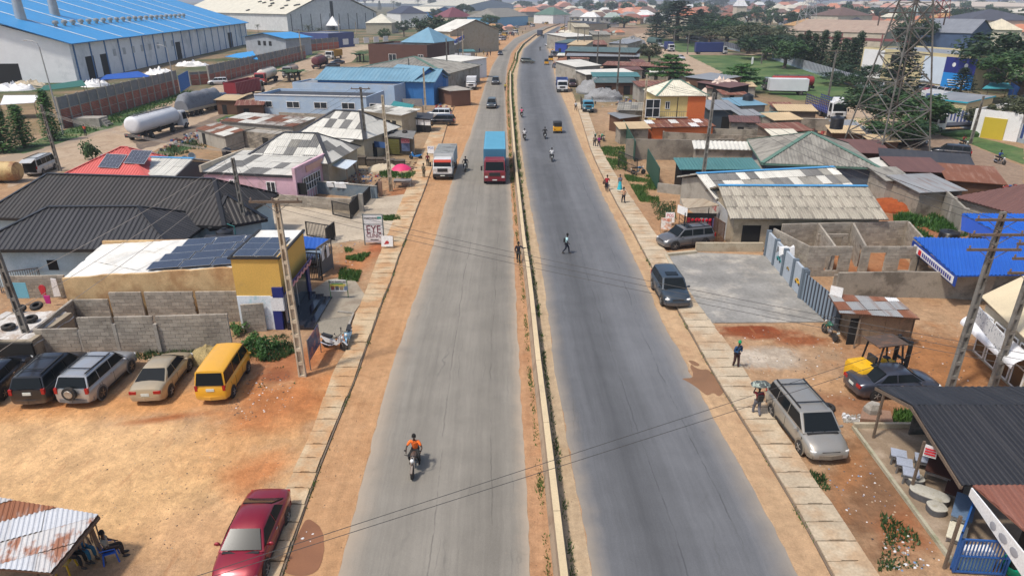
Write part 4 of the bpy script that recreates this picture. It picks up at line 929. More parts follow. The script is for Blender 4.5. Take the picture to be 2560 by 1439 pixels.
patch('road',[(1396,188),(1384,152),(1392,146),(1480,150),(1560,170),(1530,178),(1470,172),(1420,196)],DIRTR,.006,.5)
patch('lane',[(0,432),(0,386),(130,345),(330,275),(450,250),(560,205),(700,160),(860,120),(900,135),(880,155),(720,190),(640,250),(560,300),(470,340),(330,400),(150,430),(20,470)],DIRTR,.006,.4)
patch('lane',[(0,412),(0,396),(150,352),(330,296),(330,306),(180,358),(90,384)],SIDEASP,.012,.2)
patch('mud',[(330,352),(470,318),(560,282),(640,252),(640,262),(570,306),(500,336),(420,356),(350,374)],MUD,.011,.6)
patch('mud',[(395,378),(460,350),(520,330),(540,345),(470,372),(410,392)],MUD,.0125,.5)
patch('lane',[(2560,470),(2380,372),(2300,322),(2190,330),(2210,370),(2330,400),(2420,440),(2560,500)],DIRTB,.006,.3)
patch('lane',[(1640,98),(1668,118),(1700,132),(1740,146),(1790,172),(1860,205),(1840,225),(1790,205),(1720,180),(1660,150),(1600,100),(1585,85),(1610,84)],DIRTR,.007,.6)
patch('lane',[(1660,136),(1700,131),(1930,133),(1940,138),(1715,138)],DIRTR,.009,.4)
patch('lane',[(2110,255),(2330,256),(2360,300),(2380,318),(2330,345),(2190,325),(2120,300)],DIRTR,.0075,.5)
patch('lane',[(2270,315),(2330,330),(2440,368),(2560,418),(2560,470),(2380,372),(2290,335)],DIRTB,.010,.3)
LAWN=pm('lawn',(.055,.115,.025),.95,var=.35,ns=.12,fine=.25,fs=1.5,stain=(.10,.12,.04),ss=.12,sa=(.45,.6),bump=.3,bs=4)
LAWN2=pm('lawn_weedy',(.05,.10,.025),.95,var=.4,ns=.25,fine=.3,fs=3,stain=(.16,.13,.06),ss=.3,sa=(.5,.62),bump=.4,bs=5)
patch('lawn',[(1628,90),(1660,98),(1720,100),(1755,112),(1800,128),(1900,134),(1700,131),(1672,118)],LAWN,.008,1.0)
patch('lawn',[(1718,138),(1910,140),(1990,165),(2100,205),(2180,235),(2180,252),(1985,250),(1900,225),(1850,208),(1800,178)],LAWN,.0085,.8)
patch('lawn',[(2290,318),(2345,318),(2560,372),(2560,412),(2440,366),(2340,330)],LAWN,.0095,.3)
patch('lawn',[(2100,120),(2560,110),(2560,160),(2300,160)],LAWN,.008,2)
patch('verge',[(0,382),(60,384),(150,358),(240,330),(300,315),(400,262),(480,232),(440,225),(300,262),(165,325),(70,360),(0,372)],LAWN2,.013,.5)
patch('verge',[(540,300),(590,278),(640,268),(620,300),(560,330)],LAWN2,.0135,.5)
patch('verge',[(380,385),(430,366),(470,352),(475,372),(430,384)],LAWN2,.0138,.4)
patch('verge',[(660,168),(700,158),(760,142),(800,128),(790,138),(720,165),(670,180)],LAWN2,.0135,.5)
FORE=pm('forecourt_concrete',(.235,.225,.205),.85,var=.25,ns=.35,fine=.15,fs=6,stain=(.42,.38,.32),ss=.42,sa=(.5,.66),samt=.75,bump=.15)
APR=pm('apron_concrete',(.42,.35,.26),.9,var=.14,ns=.4,fine=.12,fs=5,stain=(.26,.2,.14),ss=.35,sa=(.5,.7),samt=.6,bump=.2)
def slab_sheet(name,px,mat,th=.1,kind='structure'):
 W=[P(*p)for p in px];m=MB();m.prism([(v.x,v.y,-.05)for v in W],(0,0,.05+th));o=m.build(name,mat);o['kind']=kind;return o
slab_sheet('forecourt',[(1672,640),(1735,632),(1912,640),(2062,806),(1768,808)],FORE,.07)
slab_sheet('apron',[(640,520),(760,515),(905,545),(1000,520),(985,560),(960,610),(900,600),(830,610),(700,640),(640,640)],APR,.035)
slab_sheet('apron',[(915,500),(1040,482),(1010,560),(960,610),(905,590),(880,560)],APR,.04)
slab_sheet('shop_apron',[(762,740),(820,700),(880,690),(915,742),(880,790),(800,800)],pm('screed',(.33,.28,.21),.9,stain=(.22,.17,.12),ss=.5),.05)
WET=pm('wet_soil',(.22,.115,.058),.55,var=.12,fine=.06,spec=.4)
patch('puddle',[(1722,905),(1748,925),(1770,920),(1800,955),(1812,978),(1800,992),(1785,978),(1768,990),(1750,975),(1712,950),(1700,945),(1738,944)],WET,.016,.12,step=.15)
patch('puddle',[(1720,900),(1738,903),(1750,912),(1742,916),(1725,908)],WET,.016,.08,step=.15)
patch('puddle',[(762,1292),(790,1305),(808,1330),(812,1380),(795,1439),(700,1439),(728,1370)],pm('wet_soil_light',(.235,.105,.05),.4,var=.15,fine=.05,spec=.5),.016,.12,step=.15)
# ------------------------------------------------ drain cover slabs along both kerbs
SLABM=pm('cover_slab',(.47,.38,.265),.9,var=.1,ns=1.4,fine=.14,fs=9,orand=.10,stain=(.38,.24,.13),ss=.5,sa=(.46,.62),samt=.7,bump=.3)
SLABM2=pm('cover_slab_left',(.49,.37,.23),.9,var=.1,ns=1.4,fine=.14,fs=9,orand=.10,stain=(.43,.23,.10),ss=.42,sa=(.42,.58),samt=.8,bump=.3)
def pavement(fl,fr,y0,y1,mat,step,h=.13,curb_left=True):
 bed=strip('pavement',lambda y:fl(y)+.06,lambda y:fr(y)-.06,y0,y1,.05,pm('drain_bed',(.12,.085,.055),.95));y=y0;n=0
 while y<y1 and n<300:
  y2=y+step;a,b,c,d=[Vector(v)for v in ((fl(y),y,0),(fr(y),y,0),(fr(y2),y2,0),(fl(y2),y2,0))]
  g_=.022;nt_=.05 if y<90 else 0;L=a.lerp(b,.34);R_=a.lerp(b,.74);up=Vector((0,g_,0))
  j=Vector((rnd.uniform(-.02,.02),0,rnd.uniform(-.008,.012)))
  top=[a+up,L+up,L+up+Vector((0,nt_,0)),R_+up+Vector((0,nt_,0)),R_+up,b+up,c-up,d-up]if nt_ else [a+up,b+up,c-up,d-up]
  o=a.copy();m=MB();m.prism([p-o for p in top],(0,0,h));ob=m.build('slab',mat,bed,loc=o+j);ob.rotation_euler=(rnd.gauss(0,.006),rnd.gauss(0,.009),rnd.gauss(0,.012));n+=1;y=y2
 return bed
pavement(CLl,CLr,14,150,SLABM2,1.02);pavement(CRl,CRr,14,140,SLABM,1.02)
for f_,s_ in ((CLr,1),(CRl,-1)):
 m=MB();ys=ysteps(14,150)
 for y,y2 in zip(ys,ys[1:]):m.bar((f_(y)+s_*.04,y,.02),(f_(y2)+s_*.04,y2,.02),.07,.1)
 struct(m.build('kerb',pm('kerb_dark',(.16,.12,.085),.95)))
 # ------------------------------------------------ median barrier, cast in sections
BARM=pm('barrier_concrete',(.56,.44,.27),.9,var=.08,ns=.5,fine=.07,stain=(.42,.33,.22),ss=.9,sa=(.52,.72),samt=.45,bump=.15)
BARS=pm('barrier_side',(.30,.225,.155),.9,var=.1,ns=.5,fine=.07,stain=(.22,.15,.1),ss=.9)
BT=thing('median_barrier','long cream concrete crash barrier down the middle of the road','barrier',(0,0,0))
def bar_run(y0,y1):
 y=y0
 while y<y1:
  ln=6.0 if y<60 else 12.0;y2=min(y+ln,y1);pr=[(-.30,0),(-.26,.12),(-.16,.34),(-.135,.8),(.135,.8),(.16,.34),(.26,.12),(.30,0)]
  m=MB();n=max(1,int((y2-y)/3));rings=[]
  for k in range(n+1):
   yy=y+.012+(y2-y-.024)*k/n;d=(bx(yy+.5)-bx(yy-.5));dv=Vector((1,-d,0)).normalized();rings.append([Vector((bx(yy),yy,0))+dv*a+Vector((0,0,b))for a,b in pr])
  o=Vector((bx(y),y,0));N8=8;V=[v-o for r in rings for v in r]
  for i in range(len(rings)-1):
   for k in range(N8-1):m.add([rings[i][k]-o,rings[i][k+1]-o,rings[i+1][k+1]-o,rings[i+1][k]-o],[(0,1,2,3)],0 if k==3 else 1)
  m.add([v-o for v in rings[0]],[tuple(range(7,-1,-1))],1);m.add([v-o for v in rings[-1]],[tuple(range(8))],1)
  m.build('barrier_section',[BARM,BARS],BT,loc=o);y=y2
bar_run(15,bw[-1].y);bar_run(bw2[0].y,bw2[-1].y)
def weeds(f,y0,y1,off,w_,dens,h,seed,label,mat=GRASSM,gap=.0):
 rr=random.Random(seed);m=MB();y=y0
 while y<y1:
  nv=noise.noise((y*.45,seed,0))*.8+.6*noise.noise((y*1.7,seed,4));k=int(dens*max(0,nv+.32-gap)*2.2)
  for _ in range(k):
   x=f(y)+off+rr.gauss(0,w_);yy=y+rr.uniform(0,.25);a=rr.random()*6.28;hh=h*rr.uniform(.4,1.3)*(1+nv);d=Vector((math.cos(a),math.sin(a),0))*.028;m.add([Vector((x,yy,0))-d,Vector((x,yy,0))+d,Vector((x+rr.uniform(-.5,.5)*hh*1.3,yy+rr.uniform(-.5,.5)*hh*1.3,hh))],[(0,1,2)])
  y+=.25
 return stuff(m.build('weeds',mat),label,'weeds')
weeds(bx,15,75,.42,.07,10,.16,4,'weeds growing along the right foot of the median barrier');weeds(bx,15,75,-.48,.07,8,.13,9,'weeds growing along the left foot of the median barrier')
weeds(bx,75,330,.5,.12,7,.4,4,'weeds far along the right side of the barrier');weeds(bx,75,330,-.5,.12,5,.35,6,'weeds far along the left side of the barrier')
weeds(CLr,15,60,.06,.05,8,.14,14,'weeds sprouting along the left kerb',gap=.15);weeds(CRl,15,60,-.06,.05,6,.13,24,'weeds sprouting along the right kerb',gap=.2)
# ------------------------------------------------------------------ trucks
def truck(label,loc,rz,cabcol,body='box',bcol=(.7,.7,.68),L=7.0,W=2.3,H=2.3,cabH=2.2,group=None,axles=(0.0,),deck=.95,trim=None,cabL=1.7,visor=None,cat='truck',roofcol=None,name='truck',bonnet=False,roofair=False,noCab=False,brackets=None,stripe=None):
 """origin under the middle of the front bumper, x forward, body runs back along -x"""
 T=thing(name,label,cat,loc,rz,group);pc=paint('truck_%02d_%02d_%02d'%tuple(int(c*99)for c in cabcol),cabcol,.3,.0);w_=W/2;K=BLK
 bm=flat('truckbody_%02d_%02d_%02d'%tuple(int(c*99)for c in bcol),bcol,.65);z0=.62;x1=-.05
 if not noCab:
  if bonnet:
   MB().loft([[(x,y*k,z)for y,z in ((w_*.8,z0),(w_*.85,zt-.1),(w_*.75,zt),(-w_*.75,zt),(-w_*.85,zt-.1),(-w_*.8,z0))]for x,zt,k in ((0,1.45,.85),(-.15,1.6,.95),(-1.1,1.75,1))]).build('bonnet',pc,T,40);x1=-1.1
  r_=lambda x,zt,k=1.0:[(x,w_*.97*k,z0-.1),(x,w_*k,1.35),(x,w_*.94*k,zt-.14),(x,w_*.84*k,zt),(x,-w_*.84*k,zt),(x,-w_*.94*k,zt-.14),(x,-w_*k,1.35),(x,-w_*.97*k,z0-.1)]
  zt=z0+cabH
  rg=[r_(x1,1.45,.97),r_(x1-.02,1.5,.98),r_(x1-.28,zt-.06,.98),r_(x1-.5,zt,1),r_(x1-cabL,zt+.0,1)]
  rg[0]=[(x1,p[1],min(p[2],1.47))for p in rg[0]];rg[1]=[(x1-.03,p[1],min(p[2],1.5))for p in rg[1]]
  MB().loft(rg).build('cab',pc,T,smooth=35)
  n=Vector((zt-.06-1.5,0,.25)).normalized();f=lambda k:(x1-.03-.25*k,1.5+(zt-.06-1.5)*k)
  a,b=f(.08),f(.82)
  MB().prism([Vector((a[0],w_*.86,a[1]))+n*.015,Vector((a[0],-w_*.86,a[1]))+n*.015,Vector((b[0],-w_*.80,b[1]))+n*.015,Vector((b[0],w_*.80,b[1]))+n*.015],-n*.02).build('windscreen',GLASS,T)
  for sd in (1,-1):
   MB().prism([(x1-.28,sd*(w_+.003),1.5),(x1-cabL*.8,sd*(w_+.003),1.5),(x1-cabL*.8,sd*(w_*.955),zt-.3),(x1-.42,sd*(w_*.955),zt-.3)],(0,sd*.012,0)).build('side_window',GLASS,T)
   MB().box(x1-.02,x1+.03,min(sd*w_*.62,sd*w_*.88),max(sd*w_*.62,sd*w_*.88),.78,.98).build('headlight',LWH,T)
   m=MB().box(x1-.28,x1-.18,min(sd*(w_+.12),sd*(w_+.32)),max(sd*(w_+.12),sd*(w_+.32)),1.55,2.05).bar((x1-.25,sd*w_*.95,2.05),(x1-.22,sd*(w_+.2),2.05),.03,.03);m.build('mirror',K,T)
  MB().box(x1-.01,x1+.03,-w_*.5,w_*.5,.98,1.36).build('grille',K,T)
  MB().box(x1-.2,x1+.1,-w_*.97,w_*.97,.42,.74).build('bumper',trim or K,T)
  MB().box(x1+.1,x1+.12,-.26,.26,.5,.62).build('number_plate',PLATE,T)
  if visor:MB().prism([(x1-.2,w_*.86,zt-.36),(x1-.2,-w_*.86,zt-.36),(x1-.3,-w_*.84,zt-.06),(x1-.3,w_*.84,zt-.06)],(.07,0,.02)).build('sun_visor',flat('visor_%02d_%02d'%(int(visor[0]*99),int(visor[1]*99)),visor),T)
  if roofair:MB().loft([[(x,w_*.7,zt-.02),(x,w_*.6,zt+hh),(x,-w_*.6,zt+hh),(x,-w_*.7,zt-.02)]for x,hh in ((x1-.35,.02),(x1-.9,.55),(x1-cabL,.65))]).build('air_deflector',pc,T,40)
  _wheel(.46,.3,RIM,T,(x1-.75 if not bonnet else -.7,w_-.15,.46),1);_wheel(.46,.3,RIM,T,(x1-.75 if not bonnet else -.7,-w_+.15,.46),-1)
 xb=x1-cabL-.12 if not noCab else 0;xe=-L
 MB().box(xe+.1,x1-.3,-.42,-.3,.62,deck-.03).box(xe+.1,x1-.3,.3,.42,.62,deck-.03).box(xe+.1,xe+.2,-w_*.9,w_*.9,.55,.7).build('chassis',K,T)
 for ax in axles or ():
  for sd in (1,-1):_wheel(.46,.42,RIM,T,(xe+1.3+ax,sd*(w_-.22),.46),sd)
 if body in ('container','box'):
  m=MB().box(xe,xb,-w_,w_,deck,deck+H)
  if body=='container':
   k=xe+.15
   while k<xb-.2:
    m.box(k,k+.14,w_,w_+.04,deck+.12,deck+H-.12).box(k,k+.14,-w_-.04,-w_,deck+.12,deck+H-.12);k+=.28
   k=-w_+.12
   while k<w_-.2:m.box(xb,xb+.035,k,k+.13,deck+.12,deck+H-.12);k+=.26
  m.build('cargo_box',bm,T)
  rf=MB().box(xe+.02,xb-.02,-w_+.02,w_-.02,deck+H,deck+H+.02)
  k=xe+.3
  while k<xb-.4:rf.box(k,k+.2,-w_+.15,w_-.15,deck+H+.02,deck+H+.04);k+=.42
  rf.build('box_roof',roofcol or bm,T)
  MB().box(xe-.03,xe,-w_*.03,w_*.03,deck+.1,deck+H-.1).box(xe-.04,xe,-w_*.5-.02,-w_*.5+.02,deck+.1,deck+H-.1).box(xe-.04,xe,w_*.5-.02,w_*.5+.02,deck+.1,deck+H-.1).build('door_bar',STEEL,T)
 elif body=='tank':
  r=H/2;zc=deck+.1+r;n=18;rg=[]
  for x,k in ((xe,.55),(xe+.08,.85),(xe+.35,1),(xb-.35,1),(xb-.08,.85),(xb,.55)):rg.append([(x,w_*.98*k*math.cos(6.2832*i/n),zc+r*k*math.sin(6.2832*i/n))for i in range(n)])
  MB().loft(rg).build('tank',bm,T,50)
  m=MB().box(xe+.4,xb-.4,-.3,.3,zc+r-.03,zc+r+.03)
  for sd in (1,-1):m.bar((xe+.3,sd*.42,zc+r+.18),(xb-.3,sd*.42,zc+r+.18),.05,.05)
  for k in range(4):
   xx=xe+(xb-xe)*(k+.5)/4;m.cyl((xx,0,zc+r),(xx,0,zc+r+.14),.2,n=10)
   for sd in (1,-1):m.bar((xx,sd*.42,zc+r-.08),(xx,sd*.42,zc+r+.18),.04,.04)
  m.build('walkway',roofcol or STEEL,T)
  for k in range(3):xx=xe+(xb-xe)*(k+.5)/3;MB().box(xx-.1,xx+.1,-w_*.7,w_*.7,deck-.1,deck+.35).build('cradle',K,T)
  MB().box(xe-.05,xe+.02,-w_*.95,w_*.95,.6,1.15).build('rear_bumper',K,T)
  for sd in (1,-1):MB().box(xe-.08,xe-.05,sd*w_*.7-.12,sd*w_*.7+.12,.85,1.0).build('tail_light',LRED,T)
 elif body in ('tipper','stake'):
  m=MB();m.box(xe,xb,-w_,w_,deck,deck+.1)
  if body=='tipper':
   m.box(xe,xb,w_-.06,w_,deck+.1,deck+H).box(xe,xb,-w_,-w_+.06,deck+.1,deck+H).box(xb-.06,xb,-w_+.06,w_-.06,deck+.1,deck+H).box(xe,xe+.06,-w_+.06,w_-.06,deck+.1,deck+H)
   m.build('tipper_body',bm,T);r2=MB();k=xe+.1
   while k<xb-.1:r2.box(k,k+.09,w_,w_+.07,deck+.05,deck+H).box(k,k+.09,-w_-.07,-w_,deck+.05,deck+H);k+=.62
   r2.box(xe,xb,w_,w_+.08,deck+H-.1,deck+H+.02).box(xe,xb,-w_-.08,-w_,deck+H-.1,deck+H+.02)
   r2.build('rib',roofcol or bm,T,kind=None)
  else:
   m.build('deck',bm,T);k=xe+.05
   for j in range(5):
    z=deck+.25+j*(H-.3)/4
    for sd in (1,-1):MB().box(xe,xb,min(sd*w_,sd*(w_-.04)),max(sd*w_,sd*(w_-.04)),z,z+.16).build('side_board',bm,T)
   r2=MB()
   while k<xb:r2.box(k,k+.07,w_,w_+.06,deck,deck+H+.25).box(k,k+.07,-w_-.06,-w_,deck,deck+H+.25);k+=.8
   r2.build('stake_frame',roofcol or STEEL,T)
 elif body=='tarp':
  MB().box(xe,xb,-w_,w_,deck,deck+.7).build('side_board',bm,T);rg=[];rr=random.Random(5);n=9;nx=16
  for i in range(nx+1):
   x=xe-.03+(xb-xe+.06)*i/nx;row=[]
   for k in range(n):
    t=k/(n-1);y=-w_-.05+2*(w_+.05)*t;z=deck+.55+(H-.5)*(math.sin(math.pi*min(max(t,.0),1))**.35)+rr.uniform(-.07,.07)+.1*math.sin(x*2.2)
    if k in (0,n-1):z=deck+.45
    if i in (0,nx):z=deck+.5+(z-deck-.5)*.55
    row.append((x,y,z))
   rg.append(row)
  MB().loft(rg,closed=False).loft([rg[0],[(p[0]-.01,p[1],deck+.3)for p in rg[0]]],closed=False).build('tarpaulin',roofcol,T,60)
 elif body=='flat':
  MB().box(xe,xb,-w_,w_,deck,deck+.14).build('deck',bm,T)
 return T
def head(rear,front):
 a,b=P(*rear),P(*front);return math.atan2(b.y-a.y,b.x-a.x)
def carw(label,kind,col,rw,fw,sgn,**k):
 a,b=P(*rw),P(*fw);d=(b-a).normalized();g=CARS[kind];wm=(g['wx'][0]+g['wx'][1])/2;left=Vector((-d.y,d.x,0))
 c=(a+b)/2-d*wm+left*sgn*(g['W']/2);return car(label,kind,col,c,math.atan2(d.y,d.x),**k)
def carf(label,kind,col,px,deg,end='f',**k):
 """px = ground under the middle of the bumper nearest the camera"""
 g=CARS[kind];p=P(*px);a=R(deg);d=Vector((math.cos(a),math.sin(a),0));c=p-d*g['L']/2 if end=='f' else p+d*g['L']/2;return car(label,kind,col,c,a,**k)
 # ================================================================== LEFT FOREGROUND
GR='cars parked in a row on the sandy lot'
carw('beige gold saloon car parked between the silver off-roader and the yellow minibus','sedan',(.46,.37,.24),(429,992),(480,922),1,group=GR,dusty=.3,metal=.4,cname='beige')
carw('silver off-road car with a spare wheel on its tail door in the parked row','suv',(.42,.43,.44),(262,995),(331,930),1,group=GR,spare=True,rack=True,dusty=.2,cladding=pm('clad_grey',(.15,.15,.15),.6),rim=RIMB,metal=.5,cname='silver')
carw('black off-road estate with roof bars parked between the dark saloon and the silver car','suv',(.008,.008,.011),(148,1000),(222,926),1,group=GR,rack=True,dusty=.05,metal=.1)
carw('dark blue saloon parked at the far left end of the row','sedan',(.012,.016,.028),(8,1003),(84,925),1,group=GR,dusty=.08,rim=RIMB)
T=carw('yellow minibus with a black rear window parked at the right end of the row','van',(.72,.36,.015),(588,988),(622,932),1,group=GR,cat='minibus',name='minibus',dusty=.15,metal=0)
carw('dark red saloon car parked on the slabs at the bottom of the photo','sedan',(.24,.006,.020),(717,1318),(676,1422),-1,dusty=.05,sunroof=False,metal=.35)
# ---- block walls behind the cars
def bw_px(label,a,b,h,name='block_wall',parent=None,**k):return block_wall(name,label,P(*a),P(*b),h,parent=parent,**k)
GW='grey block wall bays behind the parked cars'
bays=[((104,886),(209,883),Z(104,886,820),'low block wall bay at the left, behind the dark saloon'),((216,884),(300,882),2.35,'tall block wall bay behind the silver car'),((307,882),(400,880),2.35,'tall block wall bay with a hole near its foot'),((408,880),(584,874),2.35,'widest block wall bay, left of the bright green weeds')]
for a,b,h,lb in bays:bw_px(lb,a,b,h,group=GW,name='block_wall')
for x in (212,303,404):
 b=P(x,882);tag(MB().box(-.1,.1,-.1,.1,0,1.9 if x>212 else 1.5).build('concrete_pillar',CONC,loc=b),{212:'slim dark pillar at the low end of the front block wall',303:'slim dark pillar second from the left in the front block wall',404:'slim dark pillar beside the widest wall bay'}[x],'pillar','pillars between the block wall bays')
A0=P(104,886);A1=P(196,806)
block_wall('block_wall','block side wall running back at the left end of the bays',A0,A1,1.75)
back=[((200,807),(284,806),1.6,'low back wall bay beside the tan plastered wall'),((290,806),(369,805),2.2,'back wall bay below the left end of the tan wall'),((377,805),(496,804),2.2,'middle bay of the rear block wall'),((503,804),(606,803),2.2,'right bay of the rear block wall')]
for a,b,h,lb in back:bw_px(lb,a,b,h,group='rear block wall bays behind the front ones')
bw_px('short block wall stub beside the white board panels',(612,830),(668,826),1.9)
# ---- tan wall shop with solar roof
TANW=pm('tan_render',(.62,.43,.22),.95,var=.14,ns=.5,fine=.12,stain=(.36,.19,.08),ss=.45,sa=(.44,.6),samt=.8,bump=.3)
YEL=pm('yellow_wall',(.66,.40,.09),.85,var=.06,stain=(.45,.28,.1),ss=.8,sa=(.6,.75),samt=.4)
wA=P(183,801);wB=P(612,794);hs=Z(183,801,695)
O=wA.copy();O.z=0;rzs=math.atan2(wB.y-wA.y,wB.x-wA.x);Ls=(wB-wA).length
S=thing('shop','long low shop with ragged tan side wall, solar panels and a yellow front','shop',O,rzs)
pts=[];rr=random.Random(4);n=26
for k in range(n+1):pts.append((Ls*k/n,0,hs+.55*k/n+rr.uniform(-.05,.05)))
m=MB();m.prism([(0,0,0)]+pts+[(Ls,0,0)],(0,.2,0));m.build('side_wall',TANW,S)
D=5.2;hb=hs+.75
MB().box(0,.2,.2,D,0,hs-.1).box(0,Ls,D,D+.2,0,hb-.1).build('wall',TANW,S)
WR=pm('white_sheet',(.72,.70,.64),.5,stain=(.5,.46,.38),ss=.5,sa=(.5,.7))
dk=roof_plane(S,[(0,.25,hs-.1),(Ls,.25,hs+.25),(Ls,D,hb+.2),(0,D,hs+.2)],WR,'sheet',.5,.015,'roof',(1.2,2.6))
PVM=pm('solar_cell',(.035,.042,.065),.25,.2,var=.1,ns=2,fine=0,coat=.6);ALU=pm('aluminium',(.5,.52,.54),.35,.7)
def pv_panel(T,o,s,t,n,w_,h_,cells=(6,10)):
 q=bpy.data.objects.new('solar_panel',None);
 m=MB();o=Vector(o);c=lambda a,b,z:o+s*a+t*b+n*z
 m.prism([c(0,0,0),c(w_,0,0),c(w_,h_,0),c(0,h_,0)],n*.035);bpy.data.objects.remove(q);P_=m.build('solar_panel',PVM,T)
 f=MB();e=.03
 for a,b,a2,b2 in ((0,0,w_,e),(0,h_-e,w_,h_),(0,e,e,h_-e),(w_-e,e,w_,h_-e)):f.prism([c(a,b,.02),c(a2,b,.02),c(a2,b2,.02),c(a,b2,.02)],n*.022)
 if cells:
  for i in range(1,cells[0]):x=w_*i/cells[0];f.prism([c(x-.004,e,.03),c(x+.004,e,.03),c(x+.004,h_-e,.03),c(x-.004,h_-e,.03)],n*.006)
  for i in range(1,cells[1]):y=h_*i/cells[1];f.prism([c(e,y-.004,.03),c(w_-e,y-.004,.03),c(w_-e,y+.004,.03),c(e,y+.004,.03)],n*.006)
 f.build('frame',ALU,P_);return P_
s_=Vector((1,0,.07)).normalized();t_=Vector((0,1,.1)).normalized();n_=s_.cross(t_).normalized()
for j in range(4):
 for i in range(4 if j else 4):
  x=Ls*.47+i*2.03-(3-j)*.0+j*.32;y=.35+j*1.12
  pv_panel(S,(x,y,hs-.1+.055*x+.1*y+.12),s_,t_,n_,1.98,1.08,None)
y0=P(612,812);y1=P(716,822)
Wg=thing('yellow_shop','yellow shop front wing with dark blue and white corner tiles','shop',P(606,822));o=Wg.location.copy()
a=P(606,822);b=P(716,826);c=P(768,740);d=Vector((b.x-a.x+(0),0,0));wgx=(b-a).length;dep=(c-b).y;dxr=0.0
hY=Z(716,826,650)
MB().box(0,wgx,0,.2,2.25,hY).box(0,.2,.2,dep,1.0,hY).box(wgx-.2,wgx,.2,dep,2.3,hY-.02).build('wall',YEL,Wg)
MB().box(.0,wgx-.75,-.05,.1,0,2.27).build('board',pm('white_board',(.72,.76,.78),.5,stain=(.35,.6,.62),ss=1.6,sa=(.6,.66),samt=.6),Wg)
BLU=flat('navy_tile',(.02,.03,.16),.35)
MB().box(wgx-.72,wgx-.2,-.12,.1,0,1.3).build('blue_panel',BLU,Wg);MB().box(wgx-.6,wgx+.05,-.13,.1,2.2,2.85).build('blue_panel',BLU,Wg);MB().box(wgx-.76,wgx-.0,-.12,.1,1.3,2.2).build('white_panel',WHT,Wg)
MB().box(-.15,wgx+.15,-.1,0,hY,hY+.12).box(-.15,-.0,0,dep,hY,hY+.12).box(wgx,wgx+.15,0,dep,hY,hY+.12).build('fascia',BLK,Wg)
roof_plane(Wg,[(0,.0,hY-.1),(wgx,.0,hY-.1),(wgx,dep,hY+.05),(0,dep,hY+.05)],WR,'plain',name='roof')
for i in range(2):
 for j in range(3):pv_panel(Wg,(.05+i*1.25,.25+j*1.15,hY+.05),Vector((1,0,0)),Vector((0,1,.04)).normalized(),Vector((0,-.04,1)).normalized(),1.2,1.1,None)
MB().box(wgx-.06,wgx+.02,.3,dep-.2,0,2.3).build('glass_front',GLASS2,Wg)
for y_ in (.25,1.4,2.5,dep-.25):MB().box(wgx-.08,wgx+.06,y_,y_+.08,0,2.3).build('door_frame',ALU,Wg)
MB().box(wgx-.1,wgx+.1,dep-.5,dep,0,2.4).build('blue_pillar',BLU,Wg)
f=MB();f.prism([(wgx+.05,.1,2.3),(wgx+.05,dep,2.3),(wgx+.45,dep,3.0),(wgx+.45,.1,3.0)],(.06,0,0)).build('sign_fascia',flat('sign_indigo',(.05,.05,.22),.4),Wg)
MB().tube([(wgx+.42-.0,.3+.22*k,2.66+.1*math.sin(k*1.9))for k in range(int((dep-.5)/.22))],.07,4).build('lettering',flat('letter_pink',(.8,.35,.3)),Wg)
GRN=pm('black_granite',(.018,.018,.024),.12,coat=.3,var=.1)
for k in range(3):MB().box(wgx+.05,wgx+.55+.55*(2-k),-.15,dep-.6,.17*k,.17*(k+1)).build('step',GRN,Wg)
slab_sheet('gravel_bed',[(770,812),(845,782),(884,786),(868,828),(835,850),(806,836)],pm('gravel',(.26,.23,.18),.95,fine=.4,fs=25,bump=.6),.03)
tag(MB().bar((0,0,.08),P(868,828)-P(884,786)+Vector((0,0,.08)),.12,.16).bar((0,0,.08),P(845,782)-P(884,786)+Vector((0,0,.08)),.12,.16).build('kerb_stone',CONC,loc=P(884,786)),'low concrete edging round the gravel bed by the steps','kerb')
# ---- bushes and weeds beside the wall
for i,(x,y,s,lb)in enumerate(((628,868,.75,'bright green bush against the end of the block wall'),(655,880,.8,'bright green bush below the white boards'),(600,838,.7,'green bush just behind the end of the front wall'),(690,868,.55,'low green bush by the small concrete kerb'),(652,900,.5,'small green bush at the front of the weedy bed'))):tree(lb,'bush',LF_B,P(x,y),s*1.25,s*2.2,'bushes in the weedy bed beside the block wall',seed=i%2)
grass_patch('weeds spread over the bed by the yellow shop',[(590,850),(740,835),(745,880),(690,905),(590,905)],90,.16,GRASSD,.03,seed=4)
grass_patch('weeds along the foot of the block walls',[(330,884),(620,868),(640,892),(480,905),(330,900)],50,.18,GRASSD,.03,seed=8)
grass_patch('weed tufts on the red soil near the concrete pole',[(640,925),(720,915),(740,960),(650,970)],14,.12,GRASSD,.03,seed=9)
grass_patch('grass strip by the apron',[(862,620),(930,632),(905,655),(865,650)],120,.14,GRASSM,seed=5);grass_patch('grass patch by the shop sign',[(850,668),(905,678),(895,705),(845,700)],120,.14,GRASSM,seed=6)
grass_patch('grass tuft beside the eye clinic sign',[(955,540),(1000,538),(1000,552),(960,553)],140,.18,GRASSM,seed=7)
def heap(label,px,rx,ry,h,mat,cat='heap',seed=0,name='heap',rough=.35):
 m=MB();rr=random.Random(seed);n,k=20,8;rings=[]
 for j in range(k+1):
  f=j/k;z=h*math.cos(f*math.pi/2)**1.1
  rings.append([(rx*math.sin(f*math.pi/2)*math.cos(6.2832*i/n)*(1+.18*noise.noise((i*.7,j*.6,seed))),ry*math.sin(f*math.pi/2)*math.sin(6.2832*i/n)*(1+.18*noise.noise((i*.6,j*.5,seed+5))),max(z*(1+rough*noise.noise((i*.9,j*.9,seed+9))),0)if j else h)for i in range(n)])
 rings.append([(p[0]*1.02,p[1]*1.02,-.05)for p in rings[-1]]);m.loft(rings);return tag(m.build(name,mat,loc=P(*px),smooth=60),label,cat)
